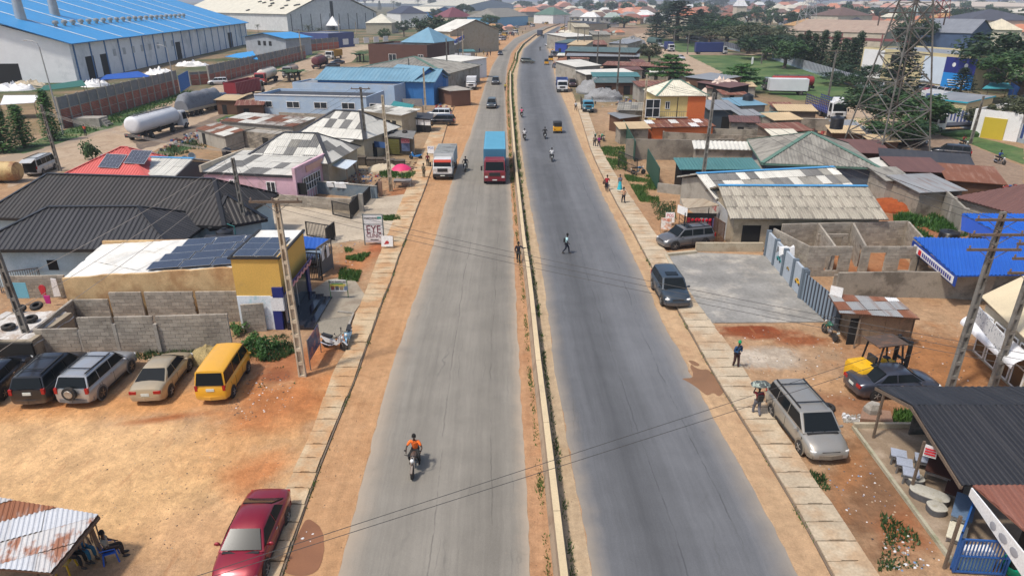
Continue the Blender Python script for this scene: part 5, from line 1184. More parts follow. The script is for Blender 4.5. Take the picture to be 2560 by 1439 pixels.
heap('dry straw and rubble heap behind the beige saloon',(520,898),1.1,.9,.75,pm('straw',(.33,.25,.11),.95,fine=.4,fs=18,bump=.8),seed=3)
# ---- rusty tin shed with people, bottom left
RUST=roofmat('rust_patch',(.52,.50,.48),(.30,.10,.035),.9,.6,.15,a=.50,b=.58,sx=1.3,sy=.6)
RUST2=roofmat('rust_heavy',(.26,.10,.045),(.48,.42,.38),.8,.7,.1,a=.52,b=.62,sx=2,sy=.3)
TINW=roofmat('tin_clean',(.62,.62,.62),(.42,.38,.34),.5,.4,.3,a=.5,b=.65,sx=2.5,sy=.25)
hS=2.0;q0=P(-70,1232,hS+.15);q1=P(246,1286,hS);q2=P(126,1432,hS-.1);q3=P(-200,1405,hS);b0=Vector((q2.x,q2.y,0))
SH=thing('market_shed','open shed with a patchy rusted tin roof at the bottom left','shed',b0)
roof_plane(SH,[v-b0 for v in (q3,q2,q1,q0)],RUST,'sheet',.16,.022,'roof',(1.6,1.0),[(RUST,5),(TINW,3),(RUST2,2)],seed=6,under=RUSTM)
for (px,py)in ((262,1408),(120,1500)):
 v=P(px,py)-b0;MB().bar(v,v+Vector((-.12,0,hS-.1)),.1,.1).build('post',WOOD,SH)
MB().bar(q1-b0-Vector((0,0,.12)),q2-b0-Vector((0,0,.12)),.08,.12).build('beam',WOOD,SH)
for k in range(7):v=(q1.lerp(q2,.05+.07*k))-b0;MB().bar(v+Vector((-.1,0,-.1)),v+Vector((-.1,0,-1.0+.1*k)),.04,.03).build('slat',WOOD,SH)
def plastic_chair(label,loc,rz,col,group=None,stool=False,cat='chair'):
 T=thing('plastic_stool' if stool else 'plastic_chair',label,cat,loc,rz,group);m_=flat('plastic_%02d_%02d_%02d'%tuple(int(c*99)for c in col),col,.35)
 MB().prism([(-.22,-.21,.42),(.22,-.23,.42),(.22,.23,.42),(-.22,.21,.42)],(0,0,.03)).build('seat',m_,T)
 for x in (-.2,.2):
  for y in (-.2,.2):MB().bar((x,y,.43),(x*1.25,y*1.2,0),.045,.045).build('leg',m_,T)
 if not stool:
  MB().loft([[(-.2,-.22,.44),(-.23,0,.44),(-.2,.22,.44)],[(-.3,-.24,.85),(-.34,0,.88),(-.3,.24,.85)]],closed=False).build('backrest',m_,T)
  for s in (1,-1):MB().tube([(-.28,s*.25,.68),(.0,s*.28,.68),(.2,s*.26,.64),(.22,s*.24,.43)],.022,5).build('armrest',m_,T)
 return T
plastic_chair('blue plastic armchair beside the rusty shed post',P(280,1398),R(28),(.02,.10,.42));person('person in a patterned shirt sitting on the blue plastic chair',P(276,1396),R(28),'sit',(.22,.20,.16),(.03,.02,.015))
plastic_chair('yellow plastic stool under the edge of the rusty shed roof',P(168,1425),0,(.6,.36,.02),stool=True,cat='stool');person('person in blue sitting under the shed roof with one leg stretched out',P(212,1392),R(-20),'sit',(.03,.13,.24),(.03,.14,.22));person('person in dark clothes sitting in the shade of the shed',P(185,1410),R(-10),'sit',(.05,.03,.05),(.02,.02,.02))
# ---- poles on the left
pole('pale concrete ladder pole with a wide crossarm beside the yellow shop',(757,940),Z(757,940,497),'conc',arm=2.6,rz=R(0),armz=.12,r=.14,lean=(-.55,.1))
pole('dark wooden pole standing behind the yellow shop',(628,640),Z(628,640,395),'grey',lean=(-1.0,0),group=None)
pole('leaning wooden pole at the far left beside the scrap shack',(85,885),Z(85,885,600),'grey',lean=(-1.6,.3))
# ---- notice boards near the shop
SG=thing('signboard','green framed signboard on two thin posts near the sidewalk','signboard',P(828,748));
sg=P(871,744)-P(828,748);hh_=Z(828,748,700);
for v in (Vector((0,0,0)),sg):MB().bar(v,v+Vector((0,0,hh_)),.05,.05).build('post',flat('post_green',(.12,.24,.1)),SG)
MB().box(0,sg.x,-.02,.02,hh_*.42,hh_).build('panel',WHT,SG);MB().box(.03,sg.x-.03,-.03,-.02,hh_-.24,hh_-.02).build('name_strip',flat('strip_grey',(.55,.55,.5)),SG)
text('HAAS BISMILLAH',.2,BLKM,SG,(sg.x/2,-.035,hh_-.13),(R(90),0,0),sx=.82);MB().box(.03,sg.x-.03,-.03,-.02,hh_*.62,hh_-.27).build('yellow_strip',flat('strip_yellow',(.6,.5,.1)),SG);MB().box(.15,sg.x-.2,-.038,-.03,hh_*.80,hh_*.84).build('green_line',flat('letter_green',(.05,.25,.05)),SG)
for k in range(4):MB().box(.08+k*.3,.32+k*.3,-.035,-.03,hh_*.5,hh_*.62+.12).build('picture',flat('pic%d'%k,((.3,.1,.08),(.1,.1,.12),(.35,.25,.15),(.15,.2,.3))[k]),SG)
PB=thing('banner_stand','slanted poster frame with a colourful dark print beside the silver moped','banner',P(777,925));bb=P(803,880)-P(777,925)
for v in (Vector((0,0,0)),bb):MB().bar(v,v+Vector((0,0,1.9)),.05,.05).build('post',STEEL,PB)
nn=Vector((bb.y,-bb.x,0)).normalized();MB().prism([Vector((0,0,.6)),bb+Vector((0,0,.6)),bb+Vector((0,0,1.85)),Vector((0,0,1.85))],nn*.03).build('poster',pm('poster',(.05,.06,.14),.4,var=.3,ns=3,stain=(.35,.12,.08),ss=3,sa=(.5,.56)),PB)
# ---- mopeds
motorbike('silver moped parked beside the poster frame',P(838,872),head((800,868),(860,880)),(.5,.5,.5),scooter=True);motorbike('pale blue scooter parked facing the road',P(872,858),head((880,832),(866,872)),(.25,.5,.68),scooter=True)
# ---- EYE CLINIC sign and A-board
e0=P(913,612);e1=P(958,618);EY=thing('signboard','tall white signboard reading EYE CLINIC with an arrow pointing left','signboard',e0,math.atan2((e1-e0).y,(e1-e0).x)*0);wE=e1.x-e0.x;hE=Z(913,612,535)
for x in (0,wE):MB().bar((x,0,0),(x,0,hE),.08,.08).build('post',flat('post_slate',(.12,.15,.15)),EY)
MB().box(0,wE,-.03,.03,hE-.07,hE).box(0,wE,-.03,.03,hE*.66,hE*.66+.06).build('frame',flat('post_slate',(.12,.15,.15)),EY)
MB().box(.05,wE-.05,-.03,.02,.22,hE*.66).build('panel',WHT,EY);MB().box(.05,wE-.05,-.03,.02,hE*.66+.07,hE-.08).build('panel',WHT,EY)
MAR=flat('letter_maroon',(.16,.008,.03));text('EYE',.98,MAR,EY,(wE/2,-.04,hE*.50),(R(90),0,0),sx=.80);text('CLINIC',.50,MAR,EY,(wE/2,-.04,hE*.305),(R(90),0,0),sx=.80)
text('metroeyes',.3,BLKM,EY,(wE/2-.15,-.04,hE*.88),(R(90),0,0),sx=.86);MB().box(wE-.42,wE-.1,-.04,-.03,hE*.85,hE*.92).build('logo',flat('logo_green',(.05,.3,.25)),EY)
MB().box(wE*.34,wE*.72,-.045,-.03,hE*.165,hE*.185).prism([(wE*.28,-.04,hE*.175),(wE*.38,-.04,hE*.155),(wE*.38,-.04,hE*.195)],(0,.01,0)).build('arrow',BLKM,EY);MB().box(.1,wE-.1,-.04,-.03,.32,.35).build('red_line',MAR,EY)
def aboard(label,px,w_,h,rz,lines,frame=None,panel=None,cat='sign'):
 T=thing('sandwich_board',label,cat,P(*px),rz);fr=frame or WOODL
 for s in (1,-1):
  for x in (-w_/2,w_/2):MB().bar((x,s*.28,0),(x,s*.03,h),.04,.04).build('leg',fr,T)
 n=Vector((0,-h,-.0)).normalized();a=MB();f=lambda z:-.28+.25*z/h-.03
 a.prism([(-w_/2,f(.25*h),.25*h),(w_/2,f(.25*h),.25*h),(w_/2,f(h),h),(-w_/2,f(h),h)],(0,.02,0)).build('panel',panel or WHT,T)
 for t_,sz,mt,z in lines:text(t_,sz,mt,T,(0,f(z)-.012,z),(R(90)-math.atan(.25/h),0,0),sx=.85)
 return T
T=aboard('small white sandwich board with a red picture beside the eye clinic sign',(970,622),.95,1.15,0,[])
MB().ell((0,-.2,.62),(.16,.01,.16),8,6).ell((-.15,-.2,.5),(.1,.01,.1),8,6).build('picture',flat('pic_red',(.5,.05,.05)),T)
# ---- gates and fences by the apron
def bar_gate(label,a,b,h,mat=BLKM,sp=.16,z0=.08,cat='gate',name='gate',top=True,group=None,mid=False):
 a=P(*a)if not isinstance(a,Vector)else a;b=P(*b)if not isinstance(b,Vector)else b;d=b-a;T=thing(name,label,cat,a,math.atan2(d.y,d.x),group);L=d.length
 m=MB().box(0,L,-.03,.03,z0,z0+.07).box(0,L,-.03,.03,h-.07,h).box(0,.07,-.035,.035,z0,h).box(L-.07,L,-.035,.035,z0,h)
 if mid:m.box(.07,L-.07,-.03,.03,h*.5,h*.5+.05)
 m.build('frame',mat,T);k=sp;bm_=MB().box(-.018,.018,-.018,.018,z0+.07,h-.07).mesh('bar',mat)
 while k<L-.05:put('bar',bm_,T,(k,0,0));k+=sp
 return T
bar_gate('black barred gate leaf swung across the apron, left of the block pier',(832,538),(878,549),1.45);bar_gate('black barred gate leaf folded back against the block pier',(878,549),(901,522),1.6,sp=.12)
bar_gate('black barred fence panel in front of the blue canopy',(767,590),(837,602),1.35,name='fence',cat='fence');bar_gate('short black barred panel at the corner of the canopy compound',(818,610),(839,592),1.4,name='fence',cat='fence',sp=.12)
bar_gate('tall black gate beside the yellow shop front',(768,700),(808,703),2.2,mid=True,sp=.13)
bar_gate('black gate leaf at the entrance pier further up the road',(911,515),(927,497),1.35,sp=.12);bar_gate('narrow black gate leaf by the brown pier',(937,497),(951,478),1.35,sp=.11)
block_wall('block_wall','old block wall in front of the pink house',P(640,510),P(880,527),1.25,budget=220);block_wall('block_wall','short end piece of block wall next to the gate pier',P(880,527),P(902,520),1.3,budget=60)
tag(MB().box(-.2,.2,-.2,.2,0,1.75).build('gate_pier',CONC,loc=P(905,528)),'grey brown gate pier at the end of the old block wall','pier');tag(MB().box(-.18,.18,-.18,.18,0,1.6).build('gate_pier',flat('pier_brown',(.22,.13,.09),.9),loc=P(952,490)),'reddish brown gate pier at the roadside end of the blue grey wall','pier')
GBW=pm('bluegrey_wall',(.125,.165,.20),.85,var=.08,stain=(.2,.22,.23),ss=.7)
wallbox('garden_wall','blue grey painted wall with white cloths hung over it',[(778,482),(944,497)],1.3,.18,GBW,cap=CONC)
for i,x in enumerate((.33,.45,.52)):
 p=P(778,482).lerp(P(944,497),x)+Vector((0,-.13,1.33));tag(MB().prism([(-.5,0,.02),(.45,0,.02),(.4,-.02,-.5),(-.45,-.02,-.42)],(0,-.03,0)).prism([(-.5,-.03,.02),(.45,-.03,.02),(.45,.25,.05),(-.5,.25,.05)],(0,0,.02)).build('cloth',WHT,loc=p),('left white cloth hung over the blue grey wall','middle white cloth hung over the blue grey wall','right white cloth hung over the blue grey wall')[i],'cloth','white cloths on the blue grey wall')
patch('floor',[(800,498),(942,502),(905,522),(870,522),(800,500)],pm('lime_floor',(.5,.45,.38),.9,var=.3,ns=1.5),.02)
# ---- blue canopy with car underneath
BLUT=pm('blue_sheet',(.012,.08,.36),.45,var=.08,ns=.3,uvs=(1.5,.2,(.05,.12,.4),.5,.7,.4))
c0,c1,c2,c3=P(600,612,2.4),P(790,622,2.3),P(826,598,2.4),P(655,578,2.5);cb=Vector((c0.x,c0.y,0));CN=thing('canopy','bright blue flat canopy beside the black roofed house','canopy',cb)
roof_plane(CN,[v-cb for v in (c0,c1,c2,c3)],BLUT,'rib',.3,.02,'roof')
for v in (c0,c1,c2,c3):w0=v-cb;MB().bar((w0.x,w0.y,0),(w0.x,w0.y,w0.z-.05),.07,.07).build('post',STEEL,CN)
MB().bar(c1-cb,c2-cb,.05,.16).build('beam',STEEL,CN)
for k in (.35,.7):v=c1.lerp(c2,k)-cb;MB().prism([v+Vector((.05,-.35,-.2)),v+Vector((.05,.25,-.2)),v+Vector((.05,.25,-1.1)),v+Vector((.05,-.35,-1.1))],(.03,0,0)).build('hanging_sheet',WHT,CN)
MB().prism([c1-cb+Vector((0,0,-1.1)),c2-cb+Vector((0,0,-1.1)),c2-cb+Vector((0,0,-2.2)),c1-cb+Vector((0,0,-2.2))],(.03,0,0)).build('net_side',flat('net_grey',(.12,.12,.12)),CN)
carf('silver blue car parked under the blue canopy','sedan',(.3,.36,.42),(775,668),-82,dusty=.1,lite=True)
# ---- black roofed houses
BKR=roofmat('black',(.022,.022,.025),(.045,.043,.045),.7,.5,.15,a=.4,b=.7,sx=3,sy=.12);BKR2=roofmat('black_brown',(.027,.024,.022),(.055,.047,.042),.7,.5,.15,a=.4,b=.7,sx=3,sy=.12)
BCAP=flat('ridge_black',(.022,.022,.024),.4,.2);PBW=pm('pale_blue_wall',(.40,.50,.54),.85,stain=(.6,.66,.68),ss=.6,sa=(.5,.7),samt=.5)
building('house','long house with a black ribbed hip roof and pale blue wall, the nearer one','house',(-95,625),(435,622),3.0,8.0,PBW,'hip',1.9,BKR,'rib',.5,wins=[('f',5.6,1.3,.7,.75,'dark'),('f',9.6,1.2,.75,.8,'dark')],pitch=.36,amp=.05,hin=4.0,ridge=BCAP,fascia=BCAP)
building('house','long house with a black ribbed hip roof behind the nearer one','house',(-60,542),(560,566),3.2,9.5,PBW,'hip',2.4,BKR2,'rib',.5,pitch=.36,amp=.05,hin=3.0,ridge=BCAP,fascia=BCAP)
building('house_wing','small black hip roofed wing beside the water tank','house',(525,572),(668,548),3.0,5.5,PBW,'hip',1.7,BKR2,'rib',.4,pitch=.36,amp=.05,hin=2.4,ridge=BCAP,fascia=BCAP)
building('lean_to','low black lean-to roof between the house and the solar shop','lean-to',(470,640),(612,640),2.5,3.2,PLAST,'shed',0,BKR,'plain',.1,h2=3.0)
def water_tank(label,px,z,r=.75,h=1.5,mat=None,stand=True,group=None):
 T=thing('water_tank',label,'water tank',P(*px),0,group);K=mat or pm('tank_black',(.016,.016,.018),.35);pr=[(.05,0),(r,0)]
 for k in range(7):zz=h*(.04+.8*k/7);pr+=[(r,zz),(r*.965,zz+h*.035),(r,zz+h*.07)]
 pr+=[(r*.95,h*.86),(r*.5,h*.95),(r*.3,h*.97),(r*.3,h*1.02),(.03,h*1.03)];MB().lathe(pr,20,(0,0,z)).build('tank',K,T,30)
 if stand and z>.3:
  for x in (-.6,.6):
   for y in (-.6,.6):MB().bar((x,y,0),(x,y,z-.08),.08,.08).build('leg',STEEL,T)
  m=MB()
  for s in (-.65,.65):m.box(-.75,.75,s-.04,s+.04,z-.1,z).box(s-.04,s+.04,-.6,.6,z-.1,z)
  m.box(-.75,.75,-.61,.61,z-.02,z-.0).build('platform',STEEL,T)
 return T
water_tank('black ribbed water tank on a steel stand beside the black roofs',(577,672),1.9,.62,1.35)
tag(MB().tube([(0,0,0),(0,0,3.4),(-.5,0,3.6)],.035,6).build('pipe',flat('pipe_teal',(.03,.22,.2)),loc=P(603,672)),'thin green water pipe rising beside the black tank','pipe')
# ---- left edge scrap yard
block_wall('block_wall','dark stained block wall below the black roofed house',P(20,745),P(175,742),1.6,budget=150)
SY=thing('scrap_shack','low shack covered with white sheets and old tyres at the left edge','shack',P(-10,905));
MB().box(-1.5,2.4,0,3.8,0,1.35).build('wall',pm('shack_wall',(.30,.25,.18),.95,stain=(.1,.08,.06),ss=.8),SY)
rg=[[(x,y,1.4+.14*noise.noise((x*1.3,y*1.3,2))+(-.35 if y<.1 or x>2.4 else 0))for x in [(-1.6+.45*i)for i in range(10)]]for y in [-.15+.5*j for j in range(9)]]
MB().loft(rg,closed=False).build('tarpaulin',pm('dirty_sheet',(.55,.52,.48),.8,stain=(.28,.2,.14),ss=1.2,sa=(.48,.6)),SY,60);MB().box(-1.0,2.5,-.25,-.1,.5,1.3).build('black_sheet',DARK,SY)
def tyre(label,loc,z=0,r=.36,tilt=0,group='old tyres lying on the scrap shack'):
 return tag(put('old_tyre',_sheet.get('lyingtyre')or _sheet.setdefault('lyingtyre',MB().lathe([(.2,-.1),(.33,-.11),(.37,-.06),(.37,.06),(.33,.11),(.2,.1),(.2,-.1)],18,axis='z').mesh('old_tyre',RUB,60)),None,(loc[0],loc[1],z+.1),(tilt,0,0)),label,'tyre',group)
for i,(x,y,z,lb)in enumerate(((22,820,1.45,'old tyre at the front left of the sheet covered shack'),(78,800,1.5,'old tyre beside the pole on the sheeted shack'),(50,775,1.5,'old tyre at the back of the sheeted shack'),(92,768,1.5,'rearmost old tyre on the sheeted shack'))):
 v=P(x,y,z);tyre(lb,v,z,tilt=.1*i)
bar_gate('grey iron railing gate leaning in the yard at the left edge',(5,735),(110,720),1.6,STEEL,.14,name='railing',cat='railing');bar_gate('second grey iron railing behind the leaning one',(20,715),(135,712),1.5,STEEL,.16,name='railing',cat='railing')
tag(MB().box(-.5,.5,-.02,.02,.6,1.7).build('poster',flat('poster_cyan',(.15,.4,.5)),loc=P(62,765)),'small blue and cream poster on the yard railing','poster')
tag(MB().prism([(-.15,0,0),(.15,0,0),(.22,0,.55),(.1,0,.7),(-.1,0,.7),(-.22,0,.55)],(0,.08,0)).build('garment',flat('cloth_red',(.45,.02,.03)),loc=P(118,768)+Vector((0,0,.9))),'red garment hanging on the yard railing','garment');tag(MB().prism([(-.15,0,0),(.15,0,0),(.2,0,.55),(-.2,0,.55)],(0,.06,0)).build('garment',flat('cloth_magenta',(.5,.02,.2)),loc=P(130,790)+Vector((0,0,.9))),'magenta garment hanging near the end of the shack','garment')
tag(MB().prism([(-.25,0,0),(.25,0,.05),(.2,0,1.3),(-.15,0,1.35)],(0,.06,0)).build('garment',WHT,loc=P(150,745)+Vector((0,-.2,.2))),'white cloth hanging on the dark block wall','garment')
# ================================================================== RIGHT FOREGROUND
carw('silver beige people carrier parked half on the slabs at the right kerb','mpv',(.36,.34,.30),(1930,1046),(1990,1126),1,rack=True,dusty=.15,metal=.5,cladding=pm('clad_tan',(.2,.17,.13),.5))
carw('grey off-road car with roof rails parked beside the concrete forecourt','suv',(.14,.14,.145),(1772,617),(1677,627),-1,rack=True,sunroof=True,dusty=.15,metal=.4)
carw('dark blue grey crossover parked at the kerb facing the camera','suv',(.035,.052,.07),(1629,722),(1652,763),1,sunroof=True,dusty=.08,metal=.3)
carw('dark slate saloon car partly under the black shelter roof','sedan',(.05,.055,.075),(2183,1003),(2318,996),1,dusty=.1,metal=.4)
FK=thing('forklift','yellow forklift with a rusty roof guard standing behind the dark saloon','forklift',P(2190,955),R(12));FK.scale=(1.18,)*3;FY=pm('forklift_yellow',(.72,.40,.01),.5,stain=(.4,.22,.03),ss=3,sa=(.6,.7));
MB().loft([[(x,y*k,z)for y,z in ((.6,.35),(.62,.95),(.5,1.12),(-.5,1.12),(-.62,.95),(-.6,.35))]for x,k in ((-1.45,.7),(-1.35,.95),(-1.0,1),(-.55,1))]).build('counterweight',FY,FK,40)
MB().box(-.55,.75,-.55,.55,.35,.72).build('chassis',flat('dark_grey',(.05,.05,.055)),FK);MB().box(.45,.85,-.5,.5,.5,.95).build('dash',FY,FK)
MB().box(-.5,.0,-.28,.28,.72,.95).box(-.55,-.42,-.26,.26,.95,1.45).build('seat',BLK,FK);MB().tube([(.45,0,.95),(.25,0,1.25)],.03,5).lathe([(.15,-.02),(.18,0),(.15,.02)],12,(.25,0,1.27)).build('steering_wheel',BLK,FK)
m=MB()
for sx,tx in ((-.62,-.45),(.72,.5)):
 for s in (1,-1):m.bar((sx,s*.5,.9),(tx,s*.46,2.1),.06,.06)
m.build('guard_post',BLKM,FK);MB().prism([(-.75,-.52,2.1),(.75,-.52,2.1),(.75,.52,2.1),(-.75,.52,2.1)],(0,0,.05)).build('roof_guard',pm('rust_dark',(.075,.05,.038),.9,stain=(.15,.08,.05),ss=2),FK)
m=MB()
for s in (.35,-.35):m.box(.95,1.1,s-.06,s+.06,.1,2.15)
for z in (.3,1.1,2.0):m.box(.97,1.07,-.3,.3,z,z+.1)
m.build('mast',BLKM,FK)
for s in (.25,-.25):MB().box(1.1,2.0,s-.05,s+.05,.08,.13).build('fork',BLKM,FK)
for x,r in ((-.95,.28),(.6,.34)):
 for s in (1,-1):_wheel(r,.22,FY,FK,(x,s*.52,r),s)
motorbike('black and green motorcycle seen from behind beside the tin shack',P(2072,842),R(95),(.02,.12,.07))
person('person in a blue shirt, safety harness vest and green helmet walking on the slabs',P(1838,920),R(-70),'phone',(.02,.06,.14),(.05,.02,.02),hat=(.0,.28,.10),vest=(.02,.07,.16),short=False)
hp=person('person in a dark red shirt carrying a bundle of clothes on the head',P(1889,1040),R(95),'carry',(.20,.012,.02),(.13,.13,.15),bag=(.02,.02,.02))
v=P(1889,1040);m=MB()
tag(MB().loft([[(.28*k*math.cos(i*.7)*1.6,.28*k*math.sin(i*.7)*1.1,z+.03*math.sin(i*2.1))for i in range(9)]for z,k in ((0,.7),(.07,1.1),(.15,1.0),(.24,.6),(.27,.1))]).build('clothes_bundle',pm('bundle',(.3,.35,.3),.9,var=.5,ns=8,stain=(.02,.02,.03),ss=6,sa=(.45,.5)),loc=v+Vector((0,0,1.72)),smooth=60),'bundle of white, green and black clothes balanced on a head','bundle')
person('person in a pale blue shirt with a black shoulder bag crossing the right carriageway',P(1415,634),R(-10),'walk',(.48,.72,.74),(.015,.018,.03),bag=(.015,.015,.015))
person('person in dark clothes standing against the median barrier with an arm out',P(1296,656),R(-90),'point',(.018,.02,.022),(.015,.016,.018),short=False)
person('person in an orange pink shirt walking with arms spread on the slabs',P(1558,510),R(110),'point',(.62,.36,.22),(.02,.02,.025))
person('person in grey top and long turquoise skirt walking on the slabs',P(1549,476),R(100),'walk',(.14,.15,.18),(.02,.3,.4),skirt=(.03,.38,.46),hat=(.05,.03,.03))
person('person in a red shirt pushing a wheelbarrow at the edge of the slabs',P(1516,478),R(75),'push',(.28,.01,.02),(.02,.02,.03))
WB=thing('wheelbarrow','wheelbarrow pushed by the person in red','wheelbarrow',P(1513,470),R(80));MB().prism([(.1,-.3,.4),(.9,-.25,.4),(1.0,.25,.4),(.1,.3,.4)],(.05,0,.25)).build('tray',RUSTM,WB)
for s in (1,-1):MB().bar((-.4,s*.28,.75),(1.0,s*.15,.3),.04,.04).build('handle',STEEL,WB)
_wheel(.2,.08,RIM,WB,(1.1,.04,.2),-1)
for (x,y,sh,tr,lb)in ((1486,368,(.25,.2,.15),(.02,.02,.03),'person in a checked brown shirt standing beside the street vendor bicycle'),(1497,370,(.35,.03,.18),(.03,.02,.05),'person in purple pink standing by the green bicycles'),(1439,277,(.55,.57,.6),(.02,.02,.03),'person in a white shirt walking up the right sidewalk')):person(lb,P(x,y),R(60+x%50),'walk',sh,tr)
# ---- walls of the forecourt
CRM=pm('cream_render',(.42,.36,.26),.9,var=.08,stain=(.3,.24,.16),ss=.8)
wallbox('low_wall','low cream concrete wall at the back of the forecourt',[(1738,628),(1905,628)],.75,.28,CRM);wallbox('low_wall','low cream ledge beside the grey off-road car',[(1668,641),(1740,634)],.28,.3,CRM);wallbox('kerb','cream kerb along the road edge of the forecourt',[(1664,641),(1690,690)],.22,.22,CRM,cat='kerb')
GPW=pm('pale_grey_gatewall',(.36,.40,.44),.8,var=.06,stain=(.55,.57,.58),ss=.8,sa=(.55,.75),samt=.4);DGW=flat('dark_grey_pier',(.12,.15,.18),.8)
g0=P(1912,640);g1=P(2002,748);g2=P(2085,822);Tg=thing('gate_wall','pale grey compound wall with painted car pictures beside the forecourt','wall',g0,math.atan2((g1-g0).y,(g1-g0).x));Lg=(g1-g0).length
hG=2.05;MB().box(0,Lg,0,.18,0,hG).build('wall_face',GPW,Tg)
for k in range(5):x=Lg*k/4;MB().box(x-.15,x+.15,-.1,.25,0,hG+.12).build('pier',DGW,Tg)
def art(T,x,z,col,s=.5):
 m=MB();pts=[(-1,0),(-.95,.3),(-.6,.38),(-.35,.62),(.3,.62),(.6,.38),(1,.25),(1,0)];m.prism([(x+a*s,-.012,z+b*s)for a,b in pts],(0,.01,0));m.build('painted_car',col,T)
 m=MB()
 for a in (-.55,.55):m.lathe([(.01,-.004),(.2*s,-.004),(.2*s,.0),(.01,.0)],12,(x+a*s,-.018,z),axis='y')
 m.prism([(x-.3*s,-.02,z+.38*s),(x-.2*s,-.02,z+.56*s),(x+.25*s,-.02,z+.56*s),(x+.4*s,-.02,z+.38*s)],(0,.004,0));m.build('painted_detail',BLKM,T)
art(Tg,Lg*.375,.85,flat('art_teal',(.02,.25,.25)),.55);art(Tg,Lg*.62,.95,flat('art_tan',(.4,.25,.05)),.3);art(Tg,Lg*.87,.75,flat('art_yellow',(.7,.38,.02)),.55)
tag(MB().loft([[(-.45+.3*i,y+.1*math.sin(i*2),0+.08*math.cos(i*3+y*9)+(-.5 if abs(y)>.3 else .06))for i in range(5)]for y in (-.35,-.12,.12,.35)],closed=False).build('cloth',WHT,loc=g0.lerp(g1,.46)+Vector((0,0,hG+.08)),smooth=60),'crumpled white cloth thrown over the pale grey wall','cloth')
Tgg=thing('striped_gate','grey gate with dark vertical slats between the painted wall and the tin shack','gate',g1,math.atan2((g2-g1).y,(g2-g1).x));Lq=(g2-g1).length;MB().box(0,Lq,-.02,.02,.1,1.95).build('panel',flat('gate_dark',(.03,.03,.04)),Tgg)
for k in range(11):x=.1+Lq*k/11;MB().box(x,x+.2,-.06,-.02,.08,2.0).build('slat',flat('gate_slat',(.20,.25,.30)),Tgg)
for x in (-.1,Lq):MB().box(x-.15,x+.15,-.16,.16,0,2.25).build('pier',DGW,Tgg)
# ---- unfinished block building
ub=[(1925,690),(2080,690),(2235,690)]
U=thing('unfinished_house','roofless unfinished house of grey blocks with open window holes','building',P(1995,690))
def ubw(a,b,h,**k):return block_wall('x','',a,b,h,parent=U,**k)
hU=2.35
# front wall seen with its openings (pixels of the foot of the wall)
fA,fB=P(2010,690),P(2310,690);Lf=(fB-fA).length
def uo(x0,x1,z0,z1):s=Lf/300;return ((x0-2010)*s,(x1-2010)*s,z0,z1)
ubw(fA,fB,hU,openings=[uo(2055,2088,.5,1.55),uo(2117,2142,0,2.5),uo(2163,2202,.0,1.75),uo(2238,2268,.5,1.35)])
bA,bB=P(1945,628),P(2255,620);ubw(bA,bB,hU)
ubw(P(1925,640),P(2012,690),hU,budget=110);ubw(fB,bB,hU);ubw(P(2075,690),P(2035,626),hU,budget=120);ubw(P(2150,690),P(2120,625),hU,budget=90,openings=[(1,2,0,1.9)]);ubw(P(2035,640),P(2110,640),hU-.4,budget=80,openings=[(1.2,2,0,1.6)])
patch('floor',[(1950,640),(2250,632),(2300,688),(2015,688)],soilm('red_floor',(.30,.12,.05),(.36,.18,.09),(.25,.09,.035)),.02,.1)
patch('yard',[(2080,692),(2330,692),(2420,716),(2090,720)],soilm('sand_yard',(.55,.36,.20),(.5,.31,.16),(.45,.27,.14)),.015,.1)
wallbox('boundary_wall','long block boundary wall behind the tin shack',[(2085,745),(2260,742),(2385,745),(2470,752)],1.9,.18,pm('block_far',(.30,.26,.205),.95,stain=(.10,.085,.065),ss=.5,sa=(.48,.6),samt=.8,bump=.4))
bwl=block_wall('block_wall','pale block wall course on top of the long boundary behind the shack',P(2080,716),P(2440,716),1.0,budget=300)
# ---- tin shack with zinc roof
ZN=roofmat('zinc',(.34,.34,.33),(.22,.10,.05),.7,.5,.3,a=.5,b=.66,sx=2.0,sy=.25);ZR=roofmat('zinc_rust',(.20,.075,.035),(.34,.2,.14),.7,.6,.1,a=.5,b=.7,sx=2,sy=.3);ZW=roofmat('zinc_white',(.72,.72,.70),(.6,.58,.55),.3,.4,.2)
ks=Z(2110,870,770);k0,k1,k2,k3=P(2100,783,2.1),P(2300,798,2.0),P(2240,745,2.3),P(2070,735,2.35);kb=P(2128,862)
KS=thing('tin_shack','plywood shack with a patchy grey and rust zinc roof','shack',kb)
roof_plane(KS,[v-kb for v in (k0,k1,k2,k3)],ZN,'sheet',.12,.018,'roof',(.95,1.0),[(ZN,6),(ZR,5),(ZW,1)],seed=12,under=RUSTM)
PLY=pm('plywood',(.27,.19,.12),.95,var=.15,stain=(.12,.09,.06),ss=1.1,sa=(.45,.65));f0=P(2135,860)-kb;f1=P(2270,862)-kb;rr=random.Random(2)
for k in range(4):
 for j in range(2):a=f0.lerp(f1,k/4);b=f0.lerp(f1,(k+.97)/4);MB().prism([a+Vector((0,rr.uniform(-.02,.02),.95*j)),b+Vector((0,0,.95*j)),b+Vector((0,0,.95*j+.9)),a+Vector((0,0,.95*j+.9))],(0,.04,0)).build('plywood_panel',PLY,KS)
MB().prism([P(2085,812)-kb,f0,f0+Vector((0,0,1.9)),P(2085,812)-kb+Vector((0,0,2.1))],(.04,0,0)).build('side_panel',PLY,KS);MB().box(f0.x-.5,f0.x-.05,f0.y-.05,f0.y+.02,0,1.7).build('doorway',DARK,KS)
for a,b in ((f0+Vector((-.25,-.5,0)),f0+Vector((.0,-.1,2.0))),(f1,f1+Vector((0,0,2.0))),(f0,f0+Vector((0,0,2.0)))):MB().bar(a,b,.08,.08).build('post',WOOD,KS)
